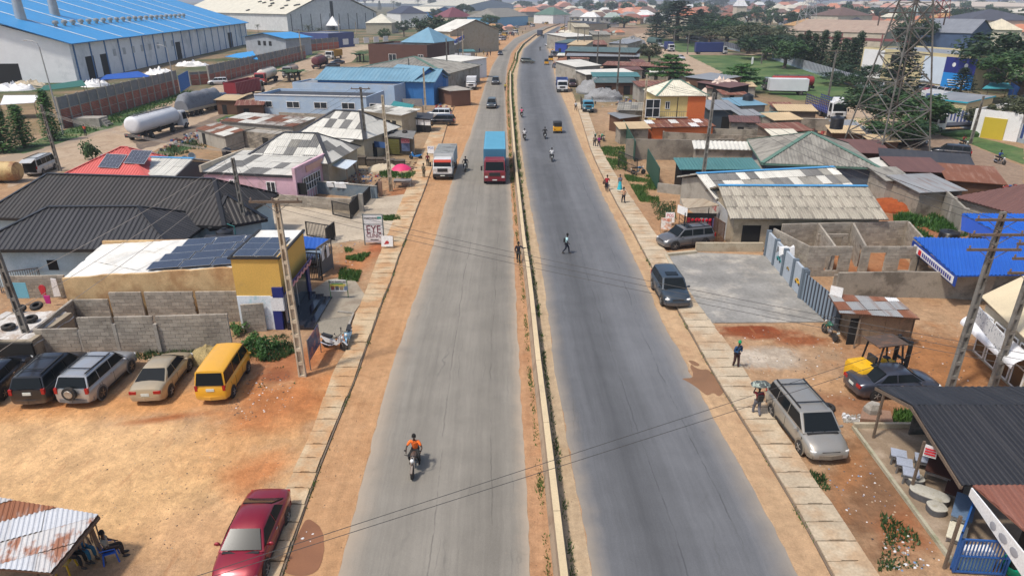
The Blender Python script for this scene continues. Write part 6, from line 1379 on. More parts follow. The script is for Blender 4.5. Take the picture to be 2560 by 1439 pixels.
tag(MB().prism([(0,0,0),(.55,-.45,0),(.55,-.45,.85),(0,0,.85)],(0,.03,0)).build('sign',WHT,loc=P(2072,745,2.1)),'small white and pink sign on the roof corner of the tin shack','sign')
# ---- big asbestos roofed shop
ASB=roofmat('asbestos',(.36,.325,.26),(.14,.12,.10),.9,.95,a=.46,b=.62,sx=1.6,sy=.5,orand=.18,var=.12);ASBW=roofmat('asbestos_white',(.58,.56,.50),(.32,.30,.27),.5,.9,a=.5,b=.7,orand=.08);ASBG=roofmat('asbestos_grey',(.17,.165,.155),(.10,.10,.095),.6,.95,orand=.15);ASBM=roofmat('asbestos_mid',(.27,.255,.22),(.13,.12,.105),.8,.95,a=.45,b=.62,sx=1.3,sy=.5,orand=.15)
BCP=flat('ridge_blue',(.08,.30,.55),.5);TANB=pm('tan_block',(.40,.33,.23),.95,stain=(.22,.18,.12),ss=.6,bump=.3)
building('shop','shop house with a large weathered asbestos sheet roof and blue ridge','shop',(1826,547),(2222,549),2.6,9.0,TANB,'gable',1.6,ASB,'sheet',.5,wins=[('f',2.0,0,1.5,1.9,'dark'),('f',9.5,.6,1.6,.9,'dark'),('f',4.0,1.4,1.2,.5,'dark')],pitch=.2,amp=.03,sheet=(.95,1.55),pal=[(ASB,1)],ridge=BCP,seed=3,capw=.45)
LGW=pm('light_grey_paint',(.40,.40,.39),.8,stain=(.5,.47,.4),ss=.5)
gw=P(1822,600);GWL=tag(MB().box(0,.2,0,7.5,0,2.5).build('gable_wall',LGW,loc=gw-Vector((.35,0,0))),'light grey side wall of the asbestos roofed shop facing the road','wall')
text('POS',.7,flat('letter_red',(.6,.01,.02)),GWL,Vector((-.03,3.9,1.75)),(R(90),0,R(-90)))
building('shop_annex','annex with patchwork white and grey asbestos sheets and blue ridge','shop',(1790,498),(2150,478),2.7,8.5,PLAST,'gable',1.3,ASBW,'sheet',.4,pal=[(ASBW,4),(ASBG,3),(ASBM,2)],sheet=(.95,1.7),pitch=.2,amp=.03,ridge=BCP,seed=21,capw=.45)
building('house','square house with a big grey green edged hip roof of asbestos','house',(1905,408),(2200,420),3.0,13.5,flat('slate_wall',(.09,.11,.14),.85),'hip',2.3,ASBM,'rib',.4,pitch=.35,amp=.05,ridge=flat('ridge_green',(.09,.17,.13),.7),fascia=flat('ridge_green',(.09,.17,.13),.7),hin=6,capw=.5)
water_tank('black tank on the roof of the green edged house',(2076,398),3.9,.8,1.6,stand=False)
KO=P(1706,600);KK=thing('kiosk','open metal kiosk with a rusty flat roof, red goods and ladder frame','kiosk',KO)
kk=[P(1712,522,2.4),P(1798,514,2.5),P(1762,497,2.6),P(1702,497,2.5)]
roof_plane(KK,[v-KO for v in kk],roofmat('kiosk_tin',(.40,.33,.24),(.2,.13,.08),.7,.8),'rib',.2,.02,'roof')
for px in ((1708,600),(1790,602),(1765,585),(1708,580)):v=P(*px)-KO;MB().bar(v,v+Vector((0,0,2.4)),.06,.06).build('post',BLKM,KK)
v0=P(1712,590)-KO;v1=P(1785,592)-KO;MB().prism([v0,v1,v1+Vector((0,0,2.1)),v0+Vector((0,0,2.1))],(0,.05,0)).build('back_panel',DARK,KK)
rr=random.Random(8)
for k in range(7):a=v0.lerp(v1,(k+.1)/7)+Vector((0,-.12,.2));MB().box(a.x,a.x+.26,a.y-.06,a.y,a.z,a.z+1.5).build('garment',cloth('g%d'%k,[(.3,.01,.02),(.02,.1,.06),(.3,.01,.02),(.35,.34,.3),(.3,.3,.32),(.25,.02,.05),(.1,.08,.2)][k]),KK)
for k in range(6):a=v0.lerp(v1,(k+1.6)/8.5)+Vector((0,-.2,1.55));MB().ell(a,(.13,.04,.14),8,5).build('bag',flat('bag_red',(.6,.01,.03)),KK)
m=MB();lf0=P(1694,590)-KO;lf1=P(1706,602)-KO
for p in (lf0,lf1):m.bar(p,p+Vector((0,0,2.5)),.04,.04)
for k in range(7):m.bar(lf0+Vector((0,0,.3+.34*k)),lf1+Vector((0,0,.3+.34*k)),.03,.03)
m.build('ladder_frame',BLKM,KK);MB().prism([(-.05,-.1,2.3),(.6,-.9,2.2),(.6,-.9,2.9),(-.05,-.1,3.0)],(0,.03,0)).build('sign_panel',WHT,KK,loc=(-.5,.6,0))
bar_gate('rusty slatted door leaf standing open beside the kiosk',P(1780,600),P(1806,618),2.1,RUSTM,.12,name='gate',cat='gate')
T=aboard('tall colourful sandwich board with an orange poster in front of the kiosk',(1663,580),.9,1.35,R(-5),[],panel=pm('poster_orange',(.6,.35,.25),.5,var=.3,ns=3,stain=(.65,.65,.6),ss=2.5,sa=(.48,.54)))
text('POS',.3,flat('letter_orange',(.7,.1,.02)),T,(0,-.12,1.15),(R(80),0,0));T=aboard('smaller red and white POS sandwich board behind the orange one',(1673,562),.8,1.2,R(-5),[('POS',.42,flat('letter_red',(.6,.01,.02)),.92)])
# ---- open shelter with black roof, bottom right
sA=P(2185,965,2.6);sB=P(2560,965,2.6);Sb=P(2185,1095)
SHB=thing('shelter','open workshop shelter with a black ribbed roof at the right edge','shelter',Sb)
q=[P(2280,1012,3.0),P(2600,1012,3.0),P(2600,1212,2.35),P(2405,1212,2.35)];roof_plane(SHB,[v-Sb for v in q],BKR,'rib',.22,.035,'roof')
q2=[P(2190,966,2.5),P(2620,966,2.5),q[1],q[0]];roof_plane(SHB,[v-Sb for v in q2],BKR,'rib',.3,.03,'roof')
for px,h in (((2182,1098),2.5),((2275,1232),2.6),((2360,1420),2.4)):v=P(*px)-Sb;MB().bar(v,v+Vector((0,0,h)),.09,.09).build('post',WOOD,SHB)
MB().bar(q[0]-Sb-Vector((0,0,.12)),q[3]-Sb-Vector((0,0,.12)),.1,.14).bar(q2[0]-Sb-Vector((0,0,.1)),q[0]-Sb-Vector((0,0,.12)),.1,.14).build('beam',WOOD,SHB)
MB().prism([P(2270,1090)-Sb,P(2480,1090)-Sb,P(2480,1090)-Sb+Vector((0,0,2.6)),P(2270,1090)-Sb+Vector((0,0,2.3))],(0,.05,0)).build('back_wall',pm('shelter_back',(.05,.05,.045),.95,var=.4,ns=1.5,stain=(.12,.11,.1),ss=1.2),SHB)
slab_sheet('walkway',[(2140,1070),(2285,1070),(2560,1290),(2560,1420),(2385,1420)],pm('walkway',(.24,.175,.115),.9,var=.15,stain=(.33,.26,.19),ss=.6),.1)
wallbox('kerb','pale cracked kerb along the road side of the shelter walkway',[(2132,1070),(2385,1415)],.16,.14,pm('kerb_pale',(.36,.33,.24),.9,stain=(.2,.2,.12),ss=1),cat='kerb');wallbox('low_wall','low pale wall closing the end of the shelter walkway',[(2132,1072),(2275,1072)],.35,.16,CRM)
def sq_table(label,px,w_,h,top,rz=R(-25),d=None,group=None,cat='table'):
 T=thing('table',label,cat,P(*px),rz,group);d=d or w_;MB().box(-w_/2,w_/2,-d/2,d/2,h-.05,h).build('table_top',top,T)
 for x in (-w_/2+.06,w_/2-.06):
  for y in (-d/2+.06,d/2-.06):MB().box(x-.03,x+.03,y-.03,y+.03,0,h-.05).build('leg',STEEL,T)
 MB().box(-w_/2+.06,w_/2-.06,-d/2+.05,d/2-.05,h-.22,h-.05).build('apron',STEEL,T);return T
TT=pm('grey_tabletop',(.34,.37,.44),.35,var=.08);GTB='goods set out for sale under the shelter'
for (x,y,lb)in ((2240,1160,'rearmost of the three square grey tables in a row'),(2254,1182,'middle one of the three square grey tables in a row'),(2270,1208,'front one of the three square grey tables, beside the round stool'),(2300,1172,'square grey table standing deeper under the roof')):sq_table(lb,(x,y),.62,.62,TT,group=GTB)
def drum(label,px,rx,ry,h,rz=0,name='concrete_stool'):
 T=thing(name,label,'pouffe' if rx<.6 else 'table',P(*px),rz,GTB);n=20;e=lambda k,z:[(rx*k*math.copysign(abs(math.cos(t))**.7,math.cos(t)),ry*k*math.copysign(abs(math.sin(t))**.7,math.sin(t)),z)for t in [6.2832*i/n for i in range(n)]]
 MB().loft([e(.92,.08),e(1,.2),e(1,h-.05)]).build('side',pm('drum_side',(.10,.10,.105),.6,var=.3,ns=2),T,50);MB().loft([e(1.0,h-.05),e(1.02,h-.01),e(.97,h)]).build('table_top',pm('drum_top',(.42,.40,.34),.7,stain=(.3,.27,.2),ss=3),T,40);MB().loft([e(.8,.0),e(.8,.09)]).build('base',RUSTM,T)
drum('round padded pouffe beside the row of square tables',(2282,1212),.34,.34,.45);drum('long oval coffee table with a pale top under the shelter',(2318,1252),.72,.38,.45,R(-38));drum('round pouffe in front of the long oval table',(2337,1284),.34,.34,.42)
sq_table('long low cream coffee table with a dark drawer slot near the blue gate',(2388,1345),.62,.38,pm('cream_top',(.58,.54,.42),.4),R(-38),1.15,GTB);sq_table('long blue grey table standing deeper under the roof',(2400,1300),.7,.7,pm('blue_top',(.12,.18,.27),.35),R(-38),1.7,GTB)
sq_table('dark brown wooden table in the shade of the shelter',(2345,1190),1.0,.65,flat('dark_red_wood',(.05,.018,.012)),R(-38),1.7,GTB);sq_table('dark brown wooden bench behind the oval table',(2380,1240),.6,.5,flat('dark_red_wood',(.05,.018,.012)),R(-38),1.2,GTB)
T=thing('signboard','small white sign with red lines on a wooden post by the shelter','sign',P(2277,1230));MB().prism([(-.05,-.08,1.95),(.42,-.28,1.9),(.42,-.28,2.4),(-.05,-.08,2.5)],(0,.03,0)).build('panel',WHT,T)
for k in range(3):MB().prism([(.0,-.14,2.05+.12*k),(.36,-.295,2.02+.12*k),(.36,-.295,2.08+.12*k),(.0,-.14,2.11+.12*k)],(0,.02,0)).build('red_line',flat('letter_red',(.6,.01,.02)),T)
RB=roofmat('redbrown',(.22,.085,.055),(.32,.16,.12),.5,.6,.1,sx=2.5,sy=.15);cB=P(2420,1439)
CO=thing('shop','corner shop with a red brown ribbed roof and a white painted fascia board','shop',cB)
roof_plane(CO,[v-cB for v in (P(2432,1212,2.5),P(2640,1212,2.5),P(2700,1360,2.4),P(2560,1325,2.4))],RB,'rib',.2,.035,'roof')
u0,u1=P(2428,1218,2.5)-cB,P(2575,1400,2.4)-cB
MB().prism([u0,u1,u1-Vector((0,0,.75)),u0-Vector((0,0,.38))],(.05,.0,0)).build('fascia_board',WHT,CO)
for k,s in ((.45,.16),(.62,.22),(.8,.2)):c=u0.lerp(u1,k)-Vector((.02,.02,.33));MB().ell(c,(.015,s,.16),8,5).build('painted_motif',flat('motif_grey',(.3,.3,.32)),CO)
MB().prism([P(2520,1430)-cB,P(2640,1430)-cB,P(2640,1430)-cB+Vector((0,0,2.2)),P(2520,1430)-cB+Vector((0,0,2.2))],(0,.05,0)).build('wall',DARK,CO)
GBL=flat('gate_blue',(.02,.09,.28),.45);bar_gate('tall blue barred gate at the bottom right corner',P(2375,1425),P(2420,1300),1.75,GBL,.13,mid=True);bar_gate('blue barred gate leaf facing the camera at the bottom right corner',P(2378,1432),P(2510,1440),1.6,GBL,.12,mid=True)
m=thing('freezer','pale freezer chest behind the blue gate','freezer',P(2440,1436));MB().box(-.5,.6,.1,.6,.05,.75).build('body',flat('pale_teal',(.35,.5,.48)),m);MB().box(-.52,.62,.08,.62,.75,.82).build('lid',WHT,m)
GCH=thing('armchair','green plastic tub chair at the bottom right corner','chair',P(2535,1432));MB().lathe([(.3,0),(.42,.1),(.48,.45),(.44,.45),(.38,.14),(.05,.12)],16).build('shell',flat('tub_green',(.0,.22,.12),.4),GCH,50)
# ---- beige building with white awning at the right edge
AW=P(2430,880);BB=thing('shop','beige roofed shop with tall white windows and a white curved awning','shop',AW)
a0,a1=P(2430,878)-AW,P(2560,1000)-AW;dd=(a1-a0);nn=Vector((dd.y,-dd.x,0)).normalized()
MB().prism([a0,a1,a1+Vector((0,0,3.0)),a0+Vector((0,0,3.0))],-nn*.2).build('wall',pm('beige_wall',(.42,.36,.26),.9),BB)
roof_plane(BB,[P(2452,740,3.4)-AW,P(2560,845,3.2)-AW,P(2700,780,4.4)-AW,P(2560,690,4.4)-AW],roofmat('beige_tin',(.60,.50,.33),(.5,.4,.26),.4,.6),'plain',name='roof')
for k in range(4):
 a=a0.lerp(a1,.04+.23*k)+nn*.05;b=a0.lerp(a1,.22+.23*k)+nn*.05;f=MB()
 for p,q_ in ((a,b),(a+Vector((0,0,1.2)),b+Vector((0,0,1.2))),(a+Vector((0,0,2.4)),b+Vector((0,0,2.4)))):f.bar(p+Vector((0,0,.2)),q_+Vector((0,0,.2)),.06,.07)
 for p in (a,b):f.bar(p+Vector((0,0,.2)),p+Vector((0,0,2.6)),.07,.06)
 w1=f.build('window',WHT,BB);MB().prism([a+Vector((0,0,.2)),b+Vector((0,0,.2)),b+Vector((0,0,2.6)),a+Vector((0,0,2.6))],-nn*.03).build('pane',pm('brown_glass',(.06,.04,.025),.25),w1)
rg=[]
for k in range(9):t=k/8*math.pi*.55;rg.append([a0+dd*u_+nn*(.1+1.0*math.sin(t))+Vector((0,0,1.85+.55*math.cos(t)))for u_ in [i/10 for i in range(11)]])
MB().loft(rg,closed=False).build('awning',pm('white_awning',(.75,.75,.76),.35,var=.08,ns=1),BB,60)
a=P(2435,800,3.1)-AW;b=P(2500,880,3.0)-AW;MB().prism([a,b,b+Vector((0,0,.9)),a+Vector((0,0,.9))],nn*.04).build('sign_panel',pm('scribble_sign',(.68,.68,.66),.5,var=.05,stain=(.05,.07,.12),ss=6,sa=(.56,.6)),BB)
CS=thing('concrete_footing','broken concrete footing with a stump on top near the dark saloon','footing',P(2180,1045));MB().prism([(-.85,-.45,0),(.6,-.75,0),(.95,.2,0),(-.3,.5,0)],(0,0,.3)).build('base',pm('brown_concrete',(.25,.15,.10),.95),CS);MB().loft([[(r*math.cos(i*1.2566+.3),r*math.sin(i*1.2566+.3)*.8+.1,z)for i in range(5)]for r,z in ((.42,.3),(.45,.55),(.3,.8))]).build('stump',CONC,CS)
tyre('old tyre lying beside the silver people carrier',P(2068,1022),0,group='old tyres on the ground')
def scatter(name,label,px,n,sz,mats,seed=0,kind='stuff',flatk=.35,cat='litter'):
 W=[P(*p)for p in px];pl=[(v.x,v.y)for v in W];rr=random.Random(seed);m=MB();x0,x1=min(p[0]for p in pl),max(p[0]for p in pl);y0,y1=min(p[1]for p in pl),max(p[1]for p in pl);c=0
 for _ in range(n*6):
  if c>=n:break
  x,y=rr.uniform(x0,x1),rr.uniform(y0,y1)
  if not pip(x,y,pl):continue
  c+=1;s=sz*rr.uniform(.4,1.5);k=rr.randint(4,6);a0_=rr.random()*6;h=s*flatk*rr.uniform(.4,1.4)
  r1=[(x+s*rr.uniform(.6,1)*math.cos(a0_+6.283*i/k),y+s*rr.uniform(.5,1)*math.sin(a0_+6.283*i/k),.0)for i in range(k)];r2=[(x+(p[0]-x)*.7,y+(p[1]-y)*.7,h)for p in r1];m.loft([r1,r2],rr.randrange(len(mats)))
 o=m.build(name,mats);return stuff(o,label,cat)
LIT=[flat('litter_white',(.65,.65,.65)),flat('litter_grey',(.3,.28,.25)),flat('litter_blue',(.15,.25,.4)),flat('litter_dark',(.06,.05,.045)),flat('litter_tan',(.4,.3,.2))];STN=[flat('stone_dark',(.09,.065,.045)),flat('stone_brown',(.2,.12,.07)),flat('stone_tan',(.42,.31,.2)),flat('litter_dark',(.06,.05,.045))]
scatter('rubble','heap of broken blocks and rubbish by the concrete footing',[(2105,1035),(2165,1040),(2170,1060),(2110,1055)],90,.10,[CONC,LIT[1],LIT[0]],3,flatk=.9)
scatter('litter','litter scattered on the brown soil beside the shelter',[(2010,1130),(2130,1110),(2370,1400),(2230,1430)],90,.045,LIT,4);scatter('litter','litter at the right kerb end',[(2200,1330),(2280,1340),(2330,1420),(2220,1430)],60,.06,LIT,14)
scatter('stones','small stones and scraps on the sandy lot',[(0,1020),(620,1010),(780,990),(700,1200),(560,1439),(300,1439),(200,1200),(0,1230)],330,.028,STN,5);scatter('stones','dark scraps on the sandy lot centre',[(230,1080),(560,1060),(600,1250),(400,1400),(280,1290)],90,.038,STN,6);scatter('stones','pebbles and rubbish near the concrete pole',[(560,930),(740,930),(730,1010),(600,1060),(560,1000)],160,.05,STN+LIT[:2],7)
scatter('stones','small stones on the left shoulder',[(760,1280),(850,1050),(960,1000),(900,1200),(860,1400)],70,.03,STN,8);scatter('stones','scraps on the right yard',[(1790,820),(2100,830),(2150,1020),(2000,1000),(1870,920)],160,.05,STN+LIT[:2],9);scatter('stones','scraps on the orange yard by the poles',[(2160,840),(2400,830),(2440,960),(2250,930)],90,.05,STN+LIT[:1],19)
scatter('litter','white scraps on the left shoulder and puddle',[(760,1290),(800,1310),(795,1360),(740,1350)],6,.07,[LIT[0]],22);scatter('litter','bits of litter by the eye clinic',[(840,590),(900,600),(890,720),(840,700)],50,.08,LIT,10)
scatter('rubble','broken pale concrete along the forecourt edge',[(1762,790),(1790,808),(1775,815),(1755,800)],40,.09,[CONCL,CONC],11,flatk=.8)
grass_patch('weeds by the kerb near the people carrier',[(2020,1180),(2060,1190),(2075,1230),(2050,1225)],90,.14,GRASSD,seed=11);grass_patch('weed patch beside the shelter kerb',[(2195,1280),(2290,1330),(2310,1390),(2290,1420),(2190,1430),(2210,1350)],60,.14,GRASSD,seed=12);grass_patch('weeds at the footing under the shelter',[(2235,1030),(2280,1030),(2290,1062),(2225,1062)],120,.22,GRASSM,seed=13)
grass_patch('rough grass between the shops and slabs',[(1560,440),(1630,440),(1650,510),(1600,505)],60,.22,GRASSM,seed=14);grass_patch('rough grass by the kiosk',[(1625,505),(1690,505),(1690,560),(1640,550)],30,.16,GRASSD,seed=15);grass_patch('grass verge by the green gates',[(1500,370),(1560,368),(1570,430),(1530,425)],45,.25,GRASSM,seed=16);grass_patch('weeds in the red earth yard',[(2230,530),(2330,535),(2420,590),(2300,600),(2240,570)],40,.4,LF_B,.06,seed=17);grass_patch('weeds along the left entrance edge',[(560,350),(620,345),(640,370),(560,372)],10,.3,GRASSD,seed=18)
heap('mound of bright red earth beside the block walls',(2240,520),2.6,2.2,.9,soilm('red_earth',(.30,.07,.02),(.34,.09,.03),(.24,.055,.018)),seed=7)
wallbox('boundary_wall','tall grey block wall running back beside the red earth yard',[(2190,478),(2275,468),(2345,530),(2400,590)],2.4,.2,pm('block_far2',(.30,.275,.225),.95,stain=(.15,.13,.1),ss=.6,sa=(.48,.62),samt=.8,bump=.3),post=CONC,postd=5)
water_tank('black water tank lying low in the red earth yard',(2370,600),0,.8,.9,stand=False)
BLR=roofmat('blue',(.012,.10,.46),(.02,.13,.5),.4,.4,.1,sx=3,sy=.1);BLRT=flat('blue_trim',(.01,.05,.28),.4)
BU=P(2385,712);BL_=thing('shop','shop with a bright blue ribbed roof and a white lettered fascia','shop',BU)
r0,r1,r2,r3=P(2282,600,2.5),P(2392,690,2.4),P(2760,690,2.4),P(2650,600,2.9)
roof_plane(BL_,[v-BU for v in (r1,r2,r3,r0)],BLR,'rib',.24,.05,'roof')
MB().prism([r0-BU,r1-BU,r1-BU-Vector((0,0,.75)),r0-BU-Vector((0,0,.75))],(.04,-.04,0)).build('fascia',BLRT,BL_)
s0,s1=(r0-BU).lerp(r1-BU,.06)+Vector((-.06,-.06,-.15)),(r0-BU).lerp(r1-BU,.95)+Vector((-.06,-.06,-.15));MB().prism([s0,s1,s1-Vector((0,0,.5)),s0-Vector((0,0,.5))],(.03,-.03,0)).build('sign_panel',WHT,BL_)
for k in range(15):c=s0.lerp(s1,.24+.049*k)+Vector((-.03,-.035,-.25));MB().prism([c+Vector((0,0,-.14)),c+(s1-s0)*.028+Vector((0,0,-.14)),c+(s1-s0)*.028+Vector((0,0,.14)),c+Vector((0,0,.14))],(.01,-.01,0)).build('lettering',flat('letter_indigo',(.05,.05,.25)),BL_)
c=s0.lerp(s1,.14)+Vector((-.04,-.04,-.25));MB().prism([c+Vector((0,0,-.18)),c+(s1-s0)*.07+Vector((0,0,-.18)),c+(s1-s0)*.07+Vector((0,0,.18)),c+Vector((0,0,.18))],(.01,-.01,0)).build('red_square',flat('letter_red',(.6,.01,.02)),BL_)
for px in ((2280,715),(2385,712)):v=P(*px)-BU;MB().bar(v,v+Vector((0,0,2.3)),.06,.06).build('post',BLKM,BL_)
block_wall('block_wall','block wall below the blue ribbed roof',P(2392,735),P(2560,735),1.9,budget=200)
B2=P(2400,640);BT2=thing('shop','second bright blue roof with a sloping end board behind the lettered shop','shop',B2);roof_plane(BT2,[v-B2 for v in (P(2540,606,2.6),P(2640,606,2.6),P(2600,535,3.4),P(2405,535,3.3))],BLR,'rib',.24,.05,'roof');MB().prism([v-B2 for v in (P(2405,535,3.3),P(2540,606,2.6),P(2540,620,2.4),P(2402,575,2.4))],(.04,-.03,0)).build('end_board',BLRT,BT2)
MB().prism([P(2410,640)-B2,P(2560,640)-B2,P(2560,640)-B2+Vector((0,0,2.2)),P(2410,640)-B2+Vector((0,0,2.2))],(0,.1,0)).build('wall',PLAST,BT2)
MRN=roofmat('maroon',(.135,.065,.055),(.2,.10,.08),.5,.6,.1,sx=3,sy=.1)
building('house','house with a wide dull maroon ribbed roof at the right edge','house',(2385,492),(2760,600),2.4,9,PLAST,'hip',1.8,MRN,'rib',.4,pitch=.35,amp=.05,hin=3.5)
pole('big concrete ladder pole with three crossarms, nearer the shelter',(2372,975),Z(2372,975,530),'grey',arm=2.6,arms=3,armz=.35,r=.2,lean=(.75,.1));pole('second big concrete ladder pole at the right edge beside the awning',(2478,975),8.5,'grey',arm=2.4,arms=3,armz=.3,lean=(.6,.1))
# ================================================================== MIDDLE DISTANCE, LEFT
bd=building
PNK=pm('pink_wall',(.62,.40,.46),.85,var=.05,stain=(.5,.32,.34),ss=.8);BKF=flat('ridge_black2',(.03,.03,.035),.6);LBW=pm('light_blue_wall',(.36,.46,.58),.85,var=.05,stain=(.5,.52,.5),ss=.5,samt=.3);BGW=pm('beige_render',(.42,.37,.27),.9,stain=(.3,.25,.17),ss=.6)
BRN=pm('brown_render',(.10,.045,.032),.85,var=.08);CRT=roofmat('cream_tin',(.62,.58,.46),(.45,.4,.32),.4,.6,.05,sx=1,sy=.1);LBR=roofmat('lightblue',(.15,.29,.38),(.22,.34,.4),.5,.5,.1,sx=1.5,sy=.1);BTR=roofmat('skyblue',(.035,.28,.60),(.06,.34,.66),.4,.4,.1,sx=.6,sy=.05,var=.05)
GRR=roofmat('greytin',(.24,.25,.26),(.34,.33,.32),.6,.5,.2);DKR=roofmat('darkroof',(.035,.035,.04),(.07,.065,.06),.5,.6);REDR=roofmat('coral',(.56,.10,.085),(.45,.08,.06),.4,.5,sx=2,sy=.1)
pal=[(ASBW,5),(ASBG,4),(ASBM,1)]
T=bd('shop','pink walled shop with a patchwork white and grey sheet roof','shop',(503,430),(735,440),2.9,8.2,PNK,'shed',0,ASBW,'sheet',.12,h2=3.5,pal=[(ASBW,6),(ASBG,2)],sheet=(1.1,1.9),pitch=.22,amp=.03,seed=5,wins=[('f',3.4,.7,1.0,1.5,'win'),('f',7.4,.7,1.0,1.5,'win'),('f',10.6,1.0,1.2,1.2,'dark')],fascia=BKF)
L=T['L'];MB().box(L-.1,L+.2,-.15,8.4,0,3.7).build('front_wall',PNK,T);MB().box(L+.2,L+.26,1.2,5.2,.9,2.3).build('window',GLASS2,T)
m=MB()
for k in range(8):m.box(L+.26,L+.31,1.2+.57*k,1.26+.57*k,.0,2.4)
for z in (.9,1.6,2.3):m.box(L+.26,L+.31,1.2,5.2,z,z+.06)
m.build('grille',WHT,T);MB().box(L+.22,L+.3,2.2,6.2,2.75,3.4).build('sign_panel',flat('sign_pinkish',(.6,.35,.28)),T);MB().box(-.1,.15,-.1,8.3,2.9,3.6).box(.15,L,8.1,8.35,3.2,3.7).build('parapet',CONCL,T)
bd('house','house with chequered grey and white sheets and black hip ridge behind the pink shop','house',(598,402),(824,410),2.9,9.5,BGW,'hip',2.3,ASBW,'sheet',.4,pal=pal,sheet=(1.15,1.5),pitch=.25,amp=.03,seed=9,ridge=BKF,hin=3.2,capw=.4)
bd('house','second house up the road with white and grey patched roof and black hip ridge','house',(735,338),(912,350),2.9,10,BGW,'hip',2.6,ASBW,'sheet',.4,pal=[(ASBW,7),(ASBG,3)],sheet=(1.2,1.7),pitch=.25,amp=.03,seed=19,ridge=BKF,hin=3.2,capw=.5,wins=[('r',3,.0,1,2,'dark')])
bd('porch','low off white flat roofed porch in front of the second patched roof','porch',(688,358),(843,372),2.5,3.6,BGW,'shed',0,ASBW,'plain',.1,h2=2.9)
def canopy(lb,cs,zs,mat,posts=True,style='plain',cat='canopy',name='canopy'):
 v=[P(c[0],c[1],z)for c,z in zip(cs,zs)];b=Vector((v[0].x,v[0].y,0));T=thing(name,lb,cat,b);roof_plane(T,[p-b for p in v],mat,style,.4,.03,'roof')
 if posts:
  for p in v:MB().bar((p.x-b.x,p.y-b.y,0),(p.x-b.x,p.y-b.y,p.z-.06),.08,.08).build('post',WOOD,T)
 return T
canopy('white metal canopy on dark posts beside the chequered house',[(795,405),(866,421),(893,402),(826,392)],[2.4,2.4,2.5,2.6],roofmat('white_tin',(.62,.68,.72),(.5,.55,.6),.3,.4,.2));tag(MB().bar((0,0,0),(-.6,0,2.4),.5,.12).build('board',WOOD,loc=P(903,462)),'dark plank leaning under the corner of the white canopy','plank')
MES=roofmat('messy',(.36,.33,.29),(.14,.07,.045),.8,.8,a=.46,b=.56,sx=.8,sy=.6)
for a,b,h,D,lb in (((548,303),(732,318),2.3,5.5,'long ramshackle roof of mixed rusty and white sheets by the dirt lane'),((488,322),(560,342),2.0,3,'small brown rusted lean-to at the edge of the dirt lane')):bd('shack',lb,'shack',a,b,h,D,PLAST,'shed',0,MES,'sheet',.2,h2=h+.5,pal=[(MES,3),(ASBW,3),(ZR,3)],sheet=(1.6,1.6),pitch=.3,seed=int(h*10),wins=[('f',2,0,1,1.6,'dark')])
bd('block_house','low unplastered block building with an open window by the messy roofs','building',(585,328),(690,338),2.3,4,pm('block_far',(.3,.26,.2)),'flat',0,CONC,'plain',par=.2,wins=[('f',5,.7,1,1,'dark')]);water_tank('black tank behind the pink shop',(573,420),1.2,.55,1.3)
T=bd('building','long light blue building with five white framed windows and a dark roof','building',(635,237),(915,243),3.7,9.5,LBW,'flat',0,DKR,'plain',0,par=.5,wins=[('f',2.0+k*5.05,1.6,2.4,1.1,'win')for k in range(5)]);MB().box(0,T['L'],-.1,.12,3.7,3.85).build('coping',WHT,T)
bd('building','dark roofed hall with grey gutter behind the light blue building','building',(730,206),(985,214),4.2,7,LBW,'flat',0,GRR,'plain',0,par=.3);block_wall('block_wall','plain block wall below the light blue building',P(700,303),P(905,312),1.6,budget=120,bl=.6,bh=.3)
bd('kiosk_house','small beige cabin with an overhanging patched sheet roof','cabin',(893,276),(1004,289),3.0,4.4,BGW,'shed',0,ASBW,'sheet',.45,h2=3.4,pal=[(ASBW,4),(ASBM,2)],sheet=(1.2,1.2),seed=4,wins=[('f',6.0,0,1.0,2,'dark'),('f',7.3,0,.8,2,'dark')])
T=thing('kiosk','black barred kiosk with pale back panels beside the parked black off-roader','kiosk',P(1012,328));d=P(1078,332)-P(1012,328);MB().prism([Vector((0,0,0)),d,d+Vector((0,0,2.1)),Vector((0,0,2.1))],(0,.05,0)).build('back_panel',BLKM,T);MB().prism([Vector((0,-.04,1.1)),d+Vector((0,-.04,1.1)),d+Vector((0,-.04,1.9)),Vector((0,-.04,1.9))],(0,.03,0)).build('panel',WHT,T)
for k in range(5):v=d*k/4;MB().bar(v+Vector((0,-.1,0)),v+Vector((0,-.1,2.2)),.07,.07).build('post',BLKM,T)
roof_plane(T,[Vector((-.5,-.3,2.2)),d+Vector((.3,-.3,2.1)),d+Vector((.2,3,2.5)),Vector((-.5,3,2.6))],DKR,'plain',name='roof')
sb=P(905,378);T=thing('stall','roadside stall with a white sheet roof, old tyres on top and olive slatted shutters','stall',sb)
roof_plane(T,[P(912,336,2.5)-sb,P(1032,347,2.4)-sb,P(1040,328,2.6)-sb,P(903,318,2.7)-sb],ASBG,'plain',name='roof');MB().prism([P(960,337,2.55)-sb,P(1034,347,2.5)-sb,P(1034,347,2.2)-sb,P(960,337,2.25)-sb],(0,-.05,0)).build('fascia',WHT,T)
e=P(1035,392)-sb;MB().prism([Vector((0,1,0)),e+Vector((0,1,0)),e+Vector((0,1,2.3)),Vector((0,1,2.3))],(0,.1,0)).build('back_wall',PLAST,T)
a=P(968,388)-sb;b=P(1000,390)-sb
for k in range(9):MB().prism([a+Vector((0,0,.2+.22*k)),b+Vector((0,0,.2+.22*k)),b+Vector((0,0,.38+.22*k)),a+Vector((0,0,.38+.22*k))],(0,.04,0)).build('shutter_slat',flat('olive',(.14,.13,.03)),T)
